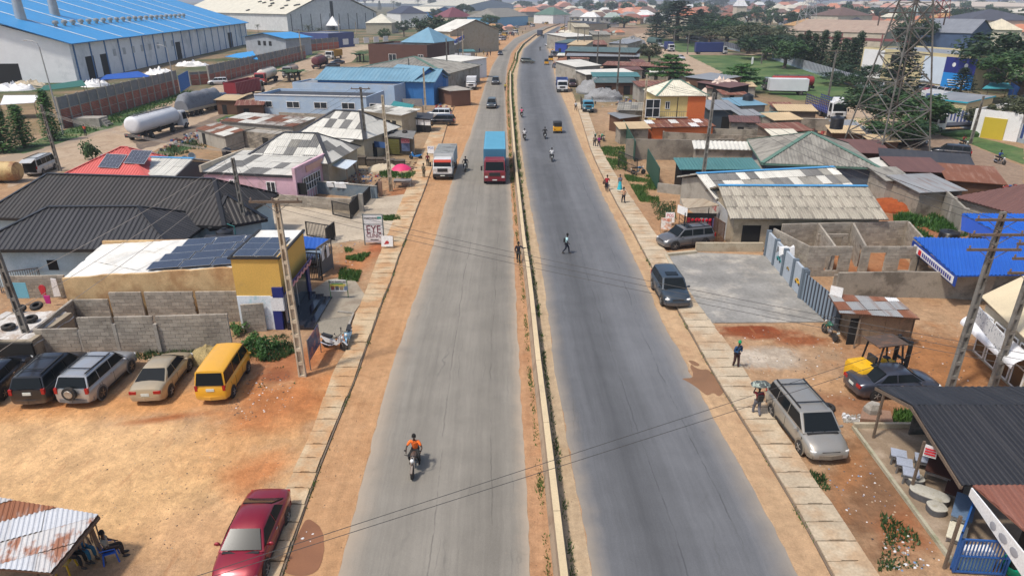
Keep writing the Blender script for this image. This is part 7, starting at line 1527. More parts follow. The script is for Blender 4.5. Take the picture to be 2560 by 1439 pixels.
a=P(925,352,2.2)-sb;b=P(963,356,2.2)-sb;MB().prism([a,b,b-Vector((0,0,.75)),a-Vector((0,0,.75))],(0,.04,0)).build('banner',flat('banner_blue',(.04,.10,.25)),T)
a=P(1006,388)-sb;MB().prism([a+Vector((0,-.3,.6)),a+Vector((1.1,-.3,.6)),a+Vector((1.1,-.3,2.3)),a+Vector((0,-.3,2.3))],(0,.04,0)).build('poster',pm('poster_blue',(.10,.14,.25),.5,var=.3,ns=3),T);MB().prism([a+Vector((0,-.34,1.65)),a+Vector((1.1,-.34,1.65)),a+Vector((1.1,-.34,2.3)),a+Vector((0,-.34,2.3))],(0,.03,0)).build('poster_head',flat('poster_pink',(.6,.25,.3)),T);text('POS',.55,flat('letter_red',(.6,.01,.02)),T,a+Vector((.55,-.37,1.97)),(R(90),0,0))
for i,(x,y)in enumerate(((927,323),(947,328),(958,323),(983,326),(978,332),(1012,331))):tyre('old tyre lying on the stall roof, number %s from the left'%('one','two','three','four','five','six')[i],P(x,y,2.6),2.6,tilt=.05,group='old tyres on the stall roof')
for i,(x,y,w_,h)in enumerate(((905,412,1.1,1.0),(930,414,1.1,.9),(953,414,1.1,.9),(975,416,1.1,.85),(1000,418,1.2,.85))):
 tag(MB().box(-w_/2,w_/2,-.5,.5,0,h).box(-w_/2-.05,w_/2+.05,-.55,.55,h,h+.06).build('crate',pm('crate_brown',(.10,.08,.06),.95,fine=.4,fs=8),loc=P(x,y)),'dark %s stacked crate in the row before the stall'%('leftmost','second','middle','fourth','rightmost')[i],'crate','dark crates in front of the stall')
T=thing('parasol','bright pink parasol over a vendor table','parasol',P(1006,462));UM=flat('umbrella_pink',(.62,.03,.13),.6)
for k in range(8):a1,a2=k*math.pi/4,(k+1)*math.pi/4;MB().loft([[(r*math.cos(a),r*math.sin(a),z-.06*r*s)for a,s in ((a1,1),((a1+a2)/2,0),(a2,1))]for r,z in ((.02,2.35),(.5,2.25),(.9,2.02),(1.1,1.82))],closed=False).build('panel',UM,T,True)
MB().bar((0,0,0),(0,0,2.35),.05,.05).build('pole',STEEL,T);sq_table('grey wooden vendor table under the pink parasol',(1008,468),1.9,.85,pm('table_grey',(.22,.21,.2),.9),0,1.1);person('person in camouflage clothes standing by the white lorry',P(1060,446),R(60),'stand',(.12,.10,.06),(.11,.09,.055));person('person in a red jacket standing between the POS board and the white lorry',P(1070,418),R(-80),'stand',(.15,.02,.03),(.02,.02,.02));person('person in black leaning at the side of the white lorry',P(1135,418),R(180),'stand',(.02,.02,.02),(.02,.02,.02));person('person standing in the doorway of the pink shop',P(772,482),0,'stand',(.3,.1,.12),(.03,.03,.05))
aboard('white board with blue POS letters behind the lorry',(1078,388),.9,1.2,0,[('POS',.45,flat('letter_indigo',(.05,.05,.25)),.95)]);motorbike('blue moped parked across the sidewalk by the stall',P(1040,399),R(165),(.02,.15,.4),scooter=True)
scatter('rubble','planks and rubbish on the open ground between stall and wall',[(800,440),(990,425),(1020,440),(960,460),(830,475)],200,.14,[WOOD,CONC,STN[1],LIT[4]],31,flatk=.5);heap('pale sand pile behind the concrete pole',(960,425),2.0,1.4,.7,pm('pale_sand',(.5,.42,.3),.95),seed=2);scatter('planks','jumble of broken timber beside the parasol',[(1010,402),(1060,412),(1050,440),(1000,420)],60,.22,[WOOD,RUSTM],32,flatk=.4)
grass_patch('grass under the parasol',[(950,430),(1040,432),(1030,448),(950,445)],40,.25,GRASSM,.05,seed=21)
T=bd('house','small house with a coral red hip roof carrying two solar panels','house',(150,440),(366,450),2.8,7.5,PLAST,'hip',2.3,REDR,'rib',.4,pitch=.3,amp=.05,ridge=REDR,hin=4.5)
o,s,t,n,p2=plane_frame([(0,0,2.8),(T['L'],0,2.8),(T['L']-4.5,3.75,5.1),(4.5,3.75,5.1)])
for x,y in ((3.6,1.3),(6.1,2.0)):pv_panel(T,o+s*x+t*y+n*.12,s,t,n,2.3,1.9)
bd('hall','low hall with a pale asbestos roof and bright blue ridge beside the coral roof','hall',(200,432),(438,441),3.0,7.0,flat('slate',(.07,.08,.09)),'gable',1.0,ASBW,'sheet',.3,sheet=(1.1,2.0),pitch=.25,ridge=BCP,seed=6,capw=.4)
for i,(x,y)in enumerate(((464,398),(481,390))):tag(MB().lathe([(.05,.5),(.1,.45),(.18,.1),(.42,-.12),(.40,-.12),(.16,.08),(.03,.1)],14,axis='y').build('loudspeaker',flat('horn',(.16,.2,.24)),loc=P(x,y,3.6),smooth=40),('left horn loudspeaker on the gable of the pale hall','right horn loudspeaker on the gable of the pale hall')[i],'loudspeaker','horn loudspeakers on the hall')
T=thing('liquid_container','white caged liquid container on a wall corner behind the black roof','container',P(478,485,0));MB().box(-.6,.6,-.5,.5,1.7,2.75).build('tank',WHT,T);MB().box(-.55,.55,-.45,.45,0,1.6).build('plinth',CONC,T)
m=MB()
for k in range(6):m.box(-.64+.25*k,-.6+.25*k,-.54,-.5,1.65,2.8)
m.build('cage',STEEL,T)
BRK=_M.setdefault('brickwall',None)
def brickmat():
 m,nt,b=newmat('brick_wall');geo=N(nt,'ShaderNodeNewGeometry');s=sepxy(nt,geo.outputs['Position']);cb=N(nt,'ShaderNodeCombineXYZ');nt.links.new(mth(nt,'ADD',s[0],s[1]),cb.inputs[0]);nt.links.new(s[2],cb.inputs[1]);t=N(nt,'ShaderNodeTexBrick',i_Scale=1.0);t.inputs['Color1'].default_value=(.42,.10,.045,1);t.inputs['Color2'].default_value=(.32,.07,.035,1);t.inputs['Mortar'].default_value=(.25,.2,.17,1);t.inputs['Brick Width'].default_value=.5;t.inputs['Row Height'].default_value=.25;t.inputs['Mortar Size'].default_value=.03;nt.links.new(cb.outputs[0],t.inputs[0]);nt.links.new(mixc(nt,1.0,t.outputs[0],ramp(nt,nz(nt,geo.outputs['Position'],.6,4),.3,.7,.75,1.2),'MULTIPLY'),b.inputs['Base Color']);b.inputs['Roughness'].default_value=.95;return m
BRK=brickmat();GPN=pm('zinc_panel_wall',(.17,.18,.19),.7,.2,stain=(.28,.25,.22),ss=.4)
def panelwall(lb,a,b,n,h1,h2,low=None):
 a,b=P(*a),P(*b);d=b-a;T=thing('compound_wall',lb,'wall',a,math.atan2(d.y,d.x));L=d.length
 for k in range(n):
  x0,x1=L*k/n+.12,L*(k+1)/n-.12;MB().box(x0,x1,-.06,.06,0,h1).build('brick_panel',low or BRK,T);MB().box(x0,x1,-.03,.03,h1+.1,h2).build('zinc_panel',GPN,T)
  MB().box(L*k/n-.14,L*k/n+.14,-.16,.16,0,h2+.15).box(x0,x1,-.1,.1,h1,h1+.1).box(x0,x1,-.09,.09,h1*.5,h1*.5+.1).build('concrete_post',CONC,T)
panelwall('long red brick and zinc compound wall along the dirt lane, nearest stretch',(158,322),(450,233),15,2.9,4.8);panelwall('red brick and zinc compound wall further along the lane behind the tankers',(525,212),(765,146),24,2.4,4.4);panelwall('short brick wall beside the blue gate on the lane',(478,214),(524,210),2,2.4,3.0)
panelwall('orange brick gate wall with white notices at the end of the lane',(762,130),(848,121),6,2.6,4.4,pm('orange_brick',(.40,.11,.06),.9));bar_gate('blue sheet gate in the lane wall',(452,232),(476,216),3.6,flat('gate_blue',(.02,.09,.28)),.2)
truck('white tanker lorry parked on the muddy lane',P(455,318),head((345,352),(455,318)),(.6,.6,.6),'tank',(.66,.66,.67),12.5,2.7,2.5,axles=(0,1.3,6.8),group='lorries parked along the left lane');truck('lorry covered by a lumpy grey tarpaulin on the lane',P(560,268),head((462,292),(560,268)),(.1,.12,.2),'tarp',(.4,.36,.28),12.5,2.7,2.9,axles=(0,1.3,2.6,7.5),roofcol=pm('tarp_grey',(.17,.18,.20),.7,var=.15,ns=1.5,stain=(.1,.1,.11),ss=1.5),group='lorries parked along the left lane')
truck('dark red open trailer lorry with ribbed sides behind the tarpaulin lorry',P(650,232),head((560,256),(650,232)),(.2,.2,.2),'tipper',(.22,.012,.02),12.5,2.6,2.5,axles=(0,1.3),roofcol=flat('rib_pink',(.38,.15,.16)),group='lorries parked along the left lane')
truck('cream tanker with a red cab on the lane',P(650,214),head((700,196),(650,214)),(.4,.03,.02),'tank',(.6,.56,.48),11,2.6,2.4,axles=(0,1.3),group='lorries parked along the left lane');truck('rusty patched tanker behind the cream one',P(718,196),head((755,182),(718,196)),(.2,.2,.2),'tank',(.35,.26,.2),8,2.5,1.9,group='lorries parked along the left lane');truck('dark maroon tanker lorry at the end of the lane',P(812,165),head((762,184),(812,165)),(.05,.04,.04),'tank',(.13,.03,.035),11,2.6,2.4,group='lorries parked along the left lane')
truck('yellow tipper lorry with a white cab in the sandy yard',P(822,150),head((885,138),(822,150)),(.6,.6,.58),'tipper',(.45,.24,.03),9,2.6,2.0,group='lorries parked along the left lane')
G2='cars parked along the left lane';carf('white estate car beside the brick wall gate','suv',(.6,.6,.6),(520,213),200,'f',group=G2,lite=True);carf('dark saloon car by the sandy yard','sedan',(.03,.04,.05),(812,170),200,group=G2,lite=True);carf('dark blue car behind the dark saloon','sedan',(.02,.03,.06),(862,160),200,'r',group=G2,lite=True);carw('white minibus with an open tailgate and roof rack on the lane','microbus',(.5,.5,.48),(108,438),(142,422),1,hatch_up=True,rack=True,metal=0,dusty=.3)
T=thing('fuel_tank','big rusty yellow cylindrical tank at the left edge','tank',P(-10,455));MB().lathe([(.05,-.1),(1.0,0),(1.1,.3),(1.1,5.5),(1.0,5.8),(.05,5.9)],20,(-3,0,1.25),axis='x').build('shell',pm('rust_tank',(.50,.36,.16),.7,stain=(.22,.08,.03),ss=.8,sa=(.48,.6)),T,50);MB().box(-2,-1.6,-.7,.7,0,.6).box(0,.4,-.7,.7,0,.6).build('saddle',RUSTM,T)
person('person in an orange red vest standing beside the left lane',P(215,340),R(-90),'stand',(.5,.06,.03),(.02,.02,.03),vest=(.75,.12,.03))
T=thing('concrete_platform','concrete platform with steps on the grass verge','platform',P(186,318));MB().box(0,4.2,0,2.6,0,1.4).build('block',CONC,T)
for k in range(3):MB().box(4.2+.35*k,4.55+.35*k,.4,2,0,1.1-.35*k).build('step',CONC,T)
for i,(x,y,t_,w_)in enumerate(((12,380,262,4.4),(62,368,262,3.6),(135,352,225,3.2))):tree(('leftmost pointed green tree by the lane','middle pointed green tree by the lane','tallest pointed green tree touching the brick wall')[i],'column',LF_B,P(x,y),Z(x,y,t_),w_,'pointed trees on the left verge',seed=i,q=1.3)
tree('round bush behind the pale hall roof','bush',LF_M,P(232,398),2.6,3.2)
pole('leaning concrete pole beside the white minibus',(150,428),Z(150,428,262),'grey',lean=(-.8,0),r=.14);pole('tall street lamp on the lane before the blue warehouse',(158,335),Z(158,335,118),'steel',lamp=-1,lean=(-1.2,0),r=.1,name='street_lamp');pole('street lamp standing at the brick wall corner',(440,240),Z(440,240,125),'steel',lamp=-1,r=.1,name='street_lamp')
hw=9.14;WHW=pm('warehouse_cladding',(.80,.80,.80),.6,var=.04,fine=.03,stain=(.5,.52,.54),ss=.1);WBL=flat('warehouse_blue',(.02,.13,.32),.5)
o_=P(178,110,hw);L=(P(622,57,hw)-o_).length;wl=[('f',3+k*(L-6)/19,.0,.7,9.0,'col',None,WBL)for k in range(20)]+[('f',10,0,4.6,5.6,'dark'),('f',18,0,4.2,5.6,'dark'),('f',74,0,4.6,5.6,'dark'),('f',137,0,6,6,'dark'),('l',27,0,26,4.6,'dark')]
WH=bd('warehouse','huge white warehouse with a bright blue roof, skylight strips and roof vents','warehouse',(178,110),(622,57),hw,96,WHW,'gable',15,BTR,'plain',1.2,wins=wl,fascia=WBL)
sl=Vector((0,48,15)).normalized();nn=sl.cross(Vector((-1,0,0))).normalized();nn=nn if nn.z>0 else -nn
for k in range(9):x=14+k*15.5;MB().prism([Vector((x,.4,hw+.14))+nn*.05,Vector((x+.7,.4,hw+.14))+nn*.05,Vector((x+.7,47.5,hw+14.85))+nn*.05,Vector((x,47.5,hw+14.85))+nn*.05],nn*.08).build('skylight',pm('skylight',(.68,.74,.78),.4),WH)
vm=MB().lathe([(.4,-.2),(.4,.5),(.7,.55),(.8,.9),(.65,1.3),(.1,1.45)],12).mesh('roof_vent',pm('vent_metal',(.45,.40,.34),.35,.6),50)
for k in range(22):x=17+k*4.6;put('roof_vent',vm,WH,(x,11,hw+11*15/48))
for x,y in ((13,17),(34,19)):MB().cyl((x,y,hw+y*.31-1),(x,y,hw+y*.31+9),1.3,.9,14).build('chimney',pm('chimney_metal',(.45,.44,.42),.4,.5),WH,40)
MB().box(5,18,.5,.9,0,.1).build('sill',WBL,WH)
for k in range(8):MB().box(24+k*6.3,25.6+k*6.3,1.08,1.2,4.6,6.4).build('louvre',flat('louvre',(.45,.46,.47)),WH)
T=bd('warehouse','second big cream roofed warehouse with ribbed grey gable end','warehouse',(452,30),(715,36),10.4,75,pm('wh2',(.56,.57,.56),.7),'gable',15,CRT,'plain',1,wins=[('r',4+k*7.5,0,.5,10.3,'col',None,BKF)for k in range(10)]+[('f',40,0,3,9.6,'dark'),('r',36,0,2.5,18,'dark')])
vb=MB().bar((-1.3,0,.3),(1.3,.9,.9),1.1,.6).mesh('roof_vent',flat('vent_dark',(.05,.05,.045)),False)
rr=random.Random(3)
for k in range(34):y=rr.uniform(3,34);x=T['L']-rr.uniform(3,62);put('roof_vent',vb,T,(x,y,10.4+y*15/37.5))
canopy('big blue tarpaulin roof behind the brick wall',[(248,200),(378,190),(345,178),(265,185)],[4.2,4.2,5,5],BLUT);canopy('blue sheet shelter roof beside the blue warehouse',[(562,142),(645,145),(632,128),(590,130)],[4,4,5,5],BTR);canopy('dark green and blue tarpaulin stack by the wall',[(95,228),(215,212),(205,200),(110,212)],[3,3.2,3.6,3.6],flat('tarp_green',(.02,.12,.09)));canopy('white tent sheet behind the pointed trees',[(0,262),(85,258),(100,238),(10,240)],[2.6,2.6,3.4,3.4],WHT)
for i,(x,y,s)in enumerate(((30,225,5),(70,218,4.5),(240,215,3),(400,185,4),(480,165,5))):heap(('white sack heap by the warehouse door','tan sawdust and sack heap at the warehouse corner','small white heap behind the wall','white bags piled beyond the wall','heap of white bags near the far warehouse door')[i],(x,y),s,3,1.1,WHT if i!=1 else pm('pale_sand',(.5,.42,.3)),seed=i,rough=1.6)
bd('house','two storey grey house with a bright blue roof beyond the brick wall','house',(604,92),(712,97),6.2,13,pm('greyhouse',(.32,.34,.37)),'gablev',1.6,BTR,'plain',.8,wins=[('f',9+k*3.2,3.4,1.6,1.6,'dark')for k in range(3)])
bd('building','long building with a light blue metal roof and bright blue cladding','building',(785,200),(1088,206),4.4,12,pm('blue_clad',(.03,.16,.42),.6),'gable',1.9,LBR,'rib',.5,pitch=.8,amp=.06,ridge=LBR);bd('house','light blue gabled roof crossing the end of the long blue building','house',(1030,205),(1122,195),4.4,10,pm('blue_clad',(.03,.16,.42),.6),'gablev',2.4,LBR,'rib',.4,pitch=.8,amp=.06)
bd('hall','wide old hall with a grey green weathered asbestos hip roof','hall',(852,178),(1118,186),4.0,24,PLAST,'hip',2.6,ASBM,'rib',.5,pitch=.9,amp=.08,hin=15,ridge=flat('ridge_green',(.09,.17,.13)),capw=.8);bd('hall','long low roof with a white parapet behind the asbestos hall','hall',(1032,152),(1120,160),4.2,14,WHT,'shed',0,ASBW,'plain',.3,h2=5)
T=bd('building','dark brown block with three tall white framed windows','building',(920,110),(1067,113),7.2,16,BRN,'flat',0,DKR,'plain',0,par=.5,wins=[('f',7.6,1.6,2.4,3,'win'),('f',16.5,1.6,1.6,3,'win'),('f',26,1.6,1.6,3,'win')]);bd('house','light blue hip roof rising behind the brown block','house',(1000,106),(1086,108),7.4,15,PLAST,'hip',4.0,LBR,'plain',.5,hin=7)
FS=thing('filling_station','filling station canopy with a blue and white fascia and tan top','canopy',P(1098,140));b=FS.location.copy();a0,a1,a2=P(1096,104,6)-b,P(1138,104,6)-b,P(1160,92,6)-b;a3=a2+(a0-a1)
for p,q in ((a0,a1),(a1,a2)):MB().bar(p,q,.3,1.1).build('fascia',flat('fs_blue',(.03,.07,.35)),FS);MB().bar(p-Vector((0,.1,.85)),q-Vector((0,.1,.85)),.35,.5).build('fascia_strip',WHT,FS)
MB().prism([a0,a1,a2,a3],(0,0,.3)).build('roof',flat('fs_tan',(.45,.25,.12)),FS)
for k in (.15,.5,.85):
 for j in (.25,.8):v=a0.lerp(a1,k)+(a3-a0)*j;MB().box(v.x-.35,v.x+.35,v.y-.35,v.y+.35,0,v.z).build('column',flat('fs_col',(.35,.35,.35)),FS)
T=thing('totem_sign','tall white price totem with a blue band by the filling station','sign',P(1223,118));hT=Z(1223,118,86);MB().box(-1.1,1.1,-.3,.3,0,hT).build('panel',WHT,T);MB().box(-1.1,1.1,-.36,-.3,hT*.55,hT*.75).build('blue_band',flat('fs_blue',(.03,.07,.35)),T);MB().box(-.8,.8,-.36,-.3,hT*.85,hT*.93).build('grey_band',STEEL,T)
bd('house','grey gabled house beside the big dark tree','house',(1076,78),(1125,80),8,28,BGW,'gable',4,ASBW,'plain',.5);bd('house','house with a dark red hip roof beyond the trees','house',(1080,43),(1120,44),7,26,BGW,'hip',7,roofmat('winered',(.16,.04,.05),(.2,.06,.07)),'plain',hin=10);bd('house','dark navy roofed white house','house',(965,33),(1000,35),8,25,WHT,'hip',6,roofmat('navy',(.03,.035,.06),(.05,.05,.08)),'plain',hin=9)
bd('warehouse','far cream roofed warehouse with a bright blue wall','warehouse',(1002,29),(1080,30),7,40,pm('blue_clad',(.03,.16,.42),.6),'gable',5,CRT,'plain');bd('warehouse','very long far warehouse with a pale roof and blue grey wall','warehouse',(890,8),(1165,12),9,110,pm('bluegreyw',(.13,.16,.2)),'gable',9,CRT,'plain');bd('warehouse','far pale blue gabled warehouse at the head of the road','warehouse',(1165,15),(1285,12),9,90,pm('pbluew',(.3,.36,.42)),'gablev',10,CRT,'plain',wins=[('f',20,3,12,6,'dark')]);bd('warehouse','white roofed long shed behind the grey gable','warehouse',(822,15),(900,13),8,60,PLAST,'gable',8,WR,'plain')
canopy('white pointed event tent by the grey gable',[(822,68),(846,68),(846,64),(822,64)],[2,2,2,2],WHT);T=thing('marquee','white peaked marquee in front of the far wall','tent',P(834,76));
mq=MB();mq.add([(-4,-4,3),(4,-4,3),(4,4,3),(-4,4,3),(0,0,9)],[(0,1,4),(1,2,4),(2,3,4),(3,0,4)]);mq.build('roof',WHT,T)
for x in (-4,4):
 for y in (-4,4):MB().bar((x,y,0),(x,y,3),.15,.15).build('post',WHT,T)
bd('shop_row','row of shops in blue and white with a low flat roof behind the sandy yard','shop',(820,84),(888,80),6,20,flat('navy_w',(.05,.07,.2)),'flat',0,GRR,'plain',par=.3,wins=[('f',4+k*7,1,3.6,2.4,'sign',None,WHT)for k in range(6)]);bd('house','house with a cream hip roof and white fence beyond the lane','house',(912,58),(980,58),6,26,BGW,'hip',5,CRT,'plain',hin=10)
wallbox('garden_wall','long white wall with blue sections in the distance',[(905,68),(1040,68)],3.2,.3,WHT)
for i,(x,y,t_,w_,k,lf)in enumerate(((1075,118,36,17,'round',LF_D),(1150,120,45,24,'umbrella',LF_D),(1205,112,70,17,'round',LF_D),(1162,58,8,20,'umbrella',LF_D),(1090,52,22,16,'round',LF_D),(1010,92,50,10,'round',LF_D),(1225,70,36,16,'round',LF_M),(872,62,30,12,'round',LF_D),(962,108,70,7,'round',LF_M),(1240,95,60,9,'round',LF_D))):tree(('big dark round tree left of the filling station','wide spreading dark tree behind the filling station','dark bushy tree right of the filling station','flat topped tree before the far warehouse','dark tree beside the far blue wall','tree by the long white wall','tree beside the far shops','dark tree before the white shed','small tree behind the brown block','small dark tree near the roadside market')[i],k,lf,P(x,y),Z(x,y,t_),w_,q=1.2 if i<3 else .8,seed=i%3)
for i,(x,y,t_)in enumerate(((773,100,60),(800,102,68),(646,82,60))):tree(('taller palm behind the orange gate wall','shorter palm right of the tall one','palm beside the blue roofed house')[i],'palm',LF_O,P(x,y),Z(x,y,t_),None,'palms beyond the lane')
tree('banana plants beside the cream tanker','banana',LF_M,P(735,205),4.5,8);tree('banana plants behind the yellow tipper','banana',LF_M,P(903,155),4.5,7);tree('small leafy tree beside the bright blue cladding','round',LF_D,P(1065,255),Z(1065,255,208),5.5)
canopy('teal sheet roof by the roadside stalls',[(970,274),(1030,277),(1035,262),(985,255)],[2.6,2.6,3.2,3.2],roofmat('teal',(.02,.18,.18),(.05,.25,.24)))
canopy('blotchy brown flat roof beside the teal one',[(1010,262),(1058,266),(1055,247),(1005,246)],[2.8,2.8,3.2,3.2],roofmat('blotch',(.10,.085,.07),(.4,.3,.18),.8,a=.58,b=.64))
bd('shop','small concrete shop with an overhanging slab by the white van','shop',(1085,218),(1125,228),3,5,flat('brick_brown',(.16,.08,.05)),'shed',0,CONC,'plain',h2=3)
for i,(x,y)in enumerate(((1150,200),(1138,205),(1122,232))):person(('person in white beside the open white van','person crouching dark by the van','person in red walking on the left sidewalk')[i],P((1141,1155,1126)[i],(215,218,262)[i]),R(-60-40*i),'walk',((.6,.6,.6),(.1,.1,.1),(.4,.02,.03))[i],(.03,.03,.04))
# ================================================================== TRAFFIC, POLES, WIRES
truck('red lorry cab pulling a faded blue container on the left carriageway',P(1237,462),R(-89),(.20,.008,.018),'container',(.05,.19,.30),13,2.45,2.65,2.15,axles=(0,1.3,6.5),roofcol=flat('cont_roof',(.10,.32,.45)),trim=flat('bumper_red',(.16,.01,.02)));truck('white box lorry with an orange red sun visor parked on the left shoulder',P(1107,451),R(-90),(.62,.62,.60),'box',(.55,.55,.53),7.6,2.3,1.75,1.75,visor=(.55,.06,.03),roofcol=pm('lorry_top',(.25,.26,.25),.7,stain=(.1,.1,.1),ss=1))
LV='vehicles driving down the left carriageway'
for (x,y,k,c,lb)in ((1228,273,'suv',(.03,.045,.055),'dark off-road car ahead of the blue container lorry'),(1238,213,'suv',(.03,.04,.045),'dark off-road car further up the left carriageway'),(1250,139,'sedan',(.05,.06,.08),'small dark saloon far up the left carriageway'),(1197,181,'suv',(.03,.035,.04),'dark off-road car parked beyond the white van'),(1190,165,'suv',(.5,.5,.5),'white off-road car parked beyond the white van')):carf(lb,k,c,(x,y),-91,group=LV,lite=True)
truck('white high roofed van parked at the left kerb',P(1177,226),R(-90),(.62,.62,.62),'box',(.62,.62,.62),5.8,2.2,1.9,1.2,deck=.7,cat='van',group=LV);carf('black off-road car parked across the slabs facing the shops','suv',(.01,.012,.02),(1138,313),176,'r',rim=RIMB);carf('white car parked behind the black off-road car','suv',(.6,.62,.63),(1130,296),176,'r',lite=True);carf('pale blue van at the filling station','microbus',(.4,.5,.58),(1190,128),200,lite=True)
carf('dark green off-road car turning across the right carriageway','suv',(.03,.045,.04),(1337,159),-14,cname='dkgreen',cladding=flat('clad_beige',(.2,.18,.13)));keke('yellow motor tricycle with a black canopy seen from behind on the right carriageway',P(1394,334)+Vector((0,1.2,0)),R(91),'yellow motor tricycles');keke('yellow motor tricycle near the side turning',P(1366,162),R(90),'yellow motor tricycles');keke('yellow motor tricycle parked by the timber piles',P(1376,153),R(100),'yellow motor tricycles')
truck('lorry with a white cab and blue body coming down the right verge',P(1406,232),R(-92),(.62,.63,.64),'tipper',(.05,.09,.25),7,2.4,1.7,1.9);truck('small turquoise lorry with a rusty frame parked by the gravel',P(1471,283),R(-90),(.03,.22,.33),'stake',(.10,.16,.18),5,2.0,1.2,1.5,roofcol=RUSTM)
RV='cars on the right verge'
for (x,y,k,c,d,lb)in ((1432,219,'suv',(.03,.01,.015),-90,'very dark red off-road car beside the white cab lorry'),(1415,195,'suv',(.55,.57,.58),-90,'white off-road car on the right verge'),(1395,172,'sedan',(.1,.1,.12),-80,'grey car by the timber piles'),(1386,143,'microbus',(.12,.12,.15),-85,'dark minibus beside the blue stall'),(1370,116,'sedan',(.55,.57,.58),-85,'white car near the bend'),(1430,163,'sedan',(.13,.02,.03),5,'dark red car parked at the timber yard')):carf(lb,k,c,(x,y),d,group=RV,lite=True)
truck('dark lorry in the far bend of the right carriageway',P(1352,90)+Vector((0,0,0)),R(80),(.05,.06,.1),'box',(.05,.06,.1),7,2.4,2.2)
def rider(lb,plb,px,deg,shirt,col,tr=(.015,.015,.02),hat=None,**k):
 p=P(*px);motorbike(lb,p,R(deg),col);person(plb,p-Vector((math.cos(R(deg)),math.sin(R(deg)),0))*.3,R(deg),'ride',shirt,tr,hat=hat,**k)
rider('brown motorcycle ridden toward the camera in the near left lane','motorcyclist in an orange shirt with dark shoulders in the near left lane',(1038,1172),-92,(.85,.16,.02),(.09,.06,.045))
rider('dark motorcycle between the two lorries','motorcyclist in black riding between the two lorries',(1164,427),-90,(.02,.02,.025),(.02,.02,.02));rider('dark motorcycle ridden away in the middle of the right carriageway','motorcyclist in a white shirt with a passenger look riding away',(1379,402),90,(.6,.6,.6),(.03,.03,.03));rider('motorcycle beside the tricycle lane','motorcyclist in black riding away beside the tricycle',(1362,346),92,(.02,.015,.02),(.1,.02,.02));rider('motorcycle close to the barrier','motorcyclist in white riding away close to the barrier',(1311,350),95,(.6,.58,.56),(.1,.02,.02));rider('motorcycle with a pink clothed rider near the barrier','motorcyclist in pink riding near the barrier',(1304,293),95,(.65,.12,.2),(.3,.02,.02))
rider('far motorcycle in the right carriageway','distant motorcyclist in dark clothes after the side turning',(1350,127),95,(.03,.03,.03),(.02,.02,.02));rider('distant motorcycle nearing the bend','distant motorcyclist near the bend',(1359,96),95,(.02,.02,.02),(.02,.02,.02))
person('person in yellow standing by the barrier up the left carriageway',P(1263,228),R(-90),'stand',(.5,.4,.02),(.02,.02,.02));person('person in black walking at the left road edge far away',P(1226,140),R(-90),'walk',(.02,.02,.02),(.02,.02,.02));person('person in orange by the stalls beyond the van',P(1190,152),R(-90),'stand',(.7,.12,.02),(.02,.02,.03))
for i,(x,y,c)in enumerate(((1488,352,(.02,.16,.08)),(1506,352,(.02,.2,.1)))):motorbike(('green vendor bicycle left of the pair','green vendor bicycle right of the pair')[i],P(x,y),R(80+20*i),c,cat='bicycle')
motorbike('blue and silver motorcycle parked by the green gate',P(1595,436),R(10),(.02,.1,.2))
PL=[]
for (lb,x,y,t_,k,arm,ln,lm)in (('pale concrete ladder pole by the pink parasol',978,478,238,'conc',0,(-.9,0),0),('grey concrete ladder pole behind the crate row',918,400,218,'grey',2.4,(-.3,0),0),('pale concrete pole beside the blue clad building',1064,276,170,'conc',0,(-.2,0),0),('dark wooden pole in front of the blue cladding',1027,242,146,'grey',0,(-.2,0),0),('wooden pole with crossarm left of the filling station',1094,165,92,'grey',3,(0,0),0),('wooden pole beside the filling station column',1112,168,98,'grey',0,(0,0),0),('brown pole before the filling station canopy',1119,205,96,'grey',0,(0,0),0),('tall pole with wide crossarm right of the filling station',1147,165,73,'grey',4,(0,0),0),('pale pole right of the filling station',1158,178,80,'conc',0,(.3,0),0),('pole with crossarm behind the filling station',1178,125,60,'grey',4,(0,0),0),('tall thin lamp pole at the far wall',893,107,55,'conc',0,(-.4,0),0),('lamp pole beside the checkered shops',852,118,50,'conc',0,(-.4,0),0),('steel lamp pole beside the tanker lane',756,150,74,'conc',3,(-.4,0),0),('tall wooden pole behind the patched annex roof',1750,500,232,'grey',0,(.9,0),0),('concrete ladder pole in front of the orange house',1605,330,186,'conc',0,(.6,0),0),('dark wooden pole beside the gravel heap',1541,250,100,'grey',0,(.3,0),0),('dark wooden pole at the market roofs',1492,176,80,'grey',0,(.1,0),0),('pole at the market stalls with crossarm',1443,142,70,'grey',3,(0,0),0),('pole behind the beige market roof',1459,142,70,'grey',3,(0,0),0),('pole near the bend on the right',1411,100,40,'grey',3,(0,0),0),('pole at the bend with crossarm',1424,108,45,'grey',0,(0,0),0),('thin pole by the side road lawn',1718,136,80,'grey',3,(0,0),0),('thin pole beside the lawn with crossarm',1683,128,73,'grey',3,(0,0),0),('pole on the lawn before the striped fence',2070,245,125,'grey',4,(.3,0),0),('pole on the lawn behind the almond tree',1903,160,124,'grey',4,(0,0),0),('pole by the striped fence in the second lawn',2425,360,240,'grey',0,(.8,0),0),('lamp post behind the yellow banner building',2500,205,150,'steel',0,(0,0),(1,-1)),('lamp post before the beige hall',2078,178,122,'steel',0,(0,0),(1,-1))):
 h=Z(x,y,t_);PL.append((P(x,y)+Vector((ln[0]*.25,ln[1]*.25,h)),pole(lb,(x,y),h,k,arm=arm,lean=ln,armz=.2,r=.13 if h<12 else .2,lamp=lm)))
T=tag(MB().box(-.25,.25,-.2,.2,0,2.1).build('marker_post',WHT,loc=P(1689,100)),'white marker post on the far lawn','post','white marker posts');tag(MB().box(-.25,.25,-.2,.2,0,2.2).build('marker_post',WHT,loc=P(1880,161)),'white marker post on the near lawn','post','white marker posts')
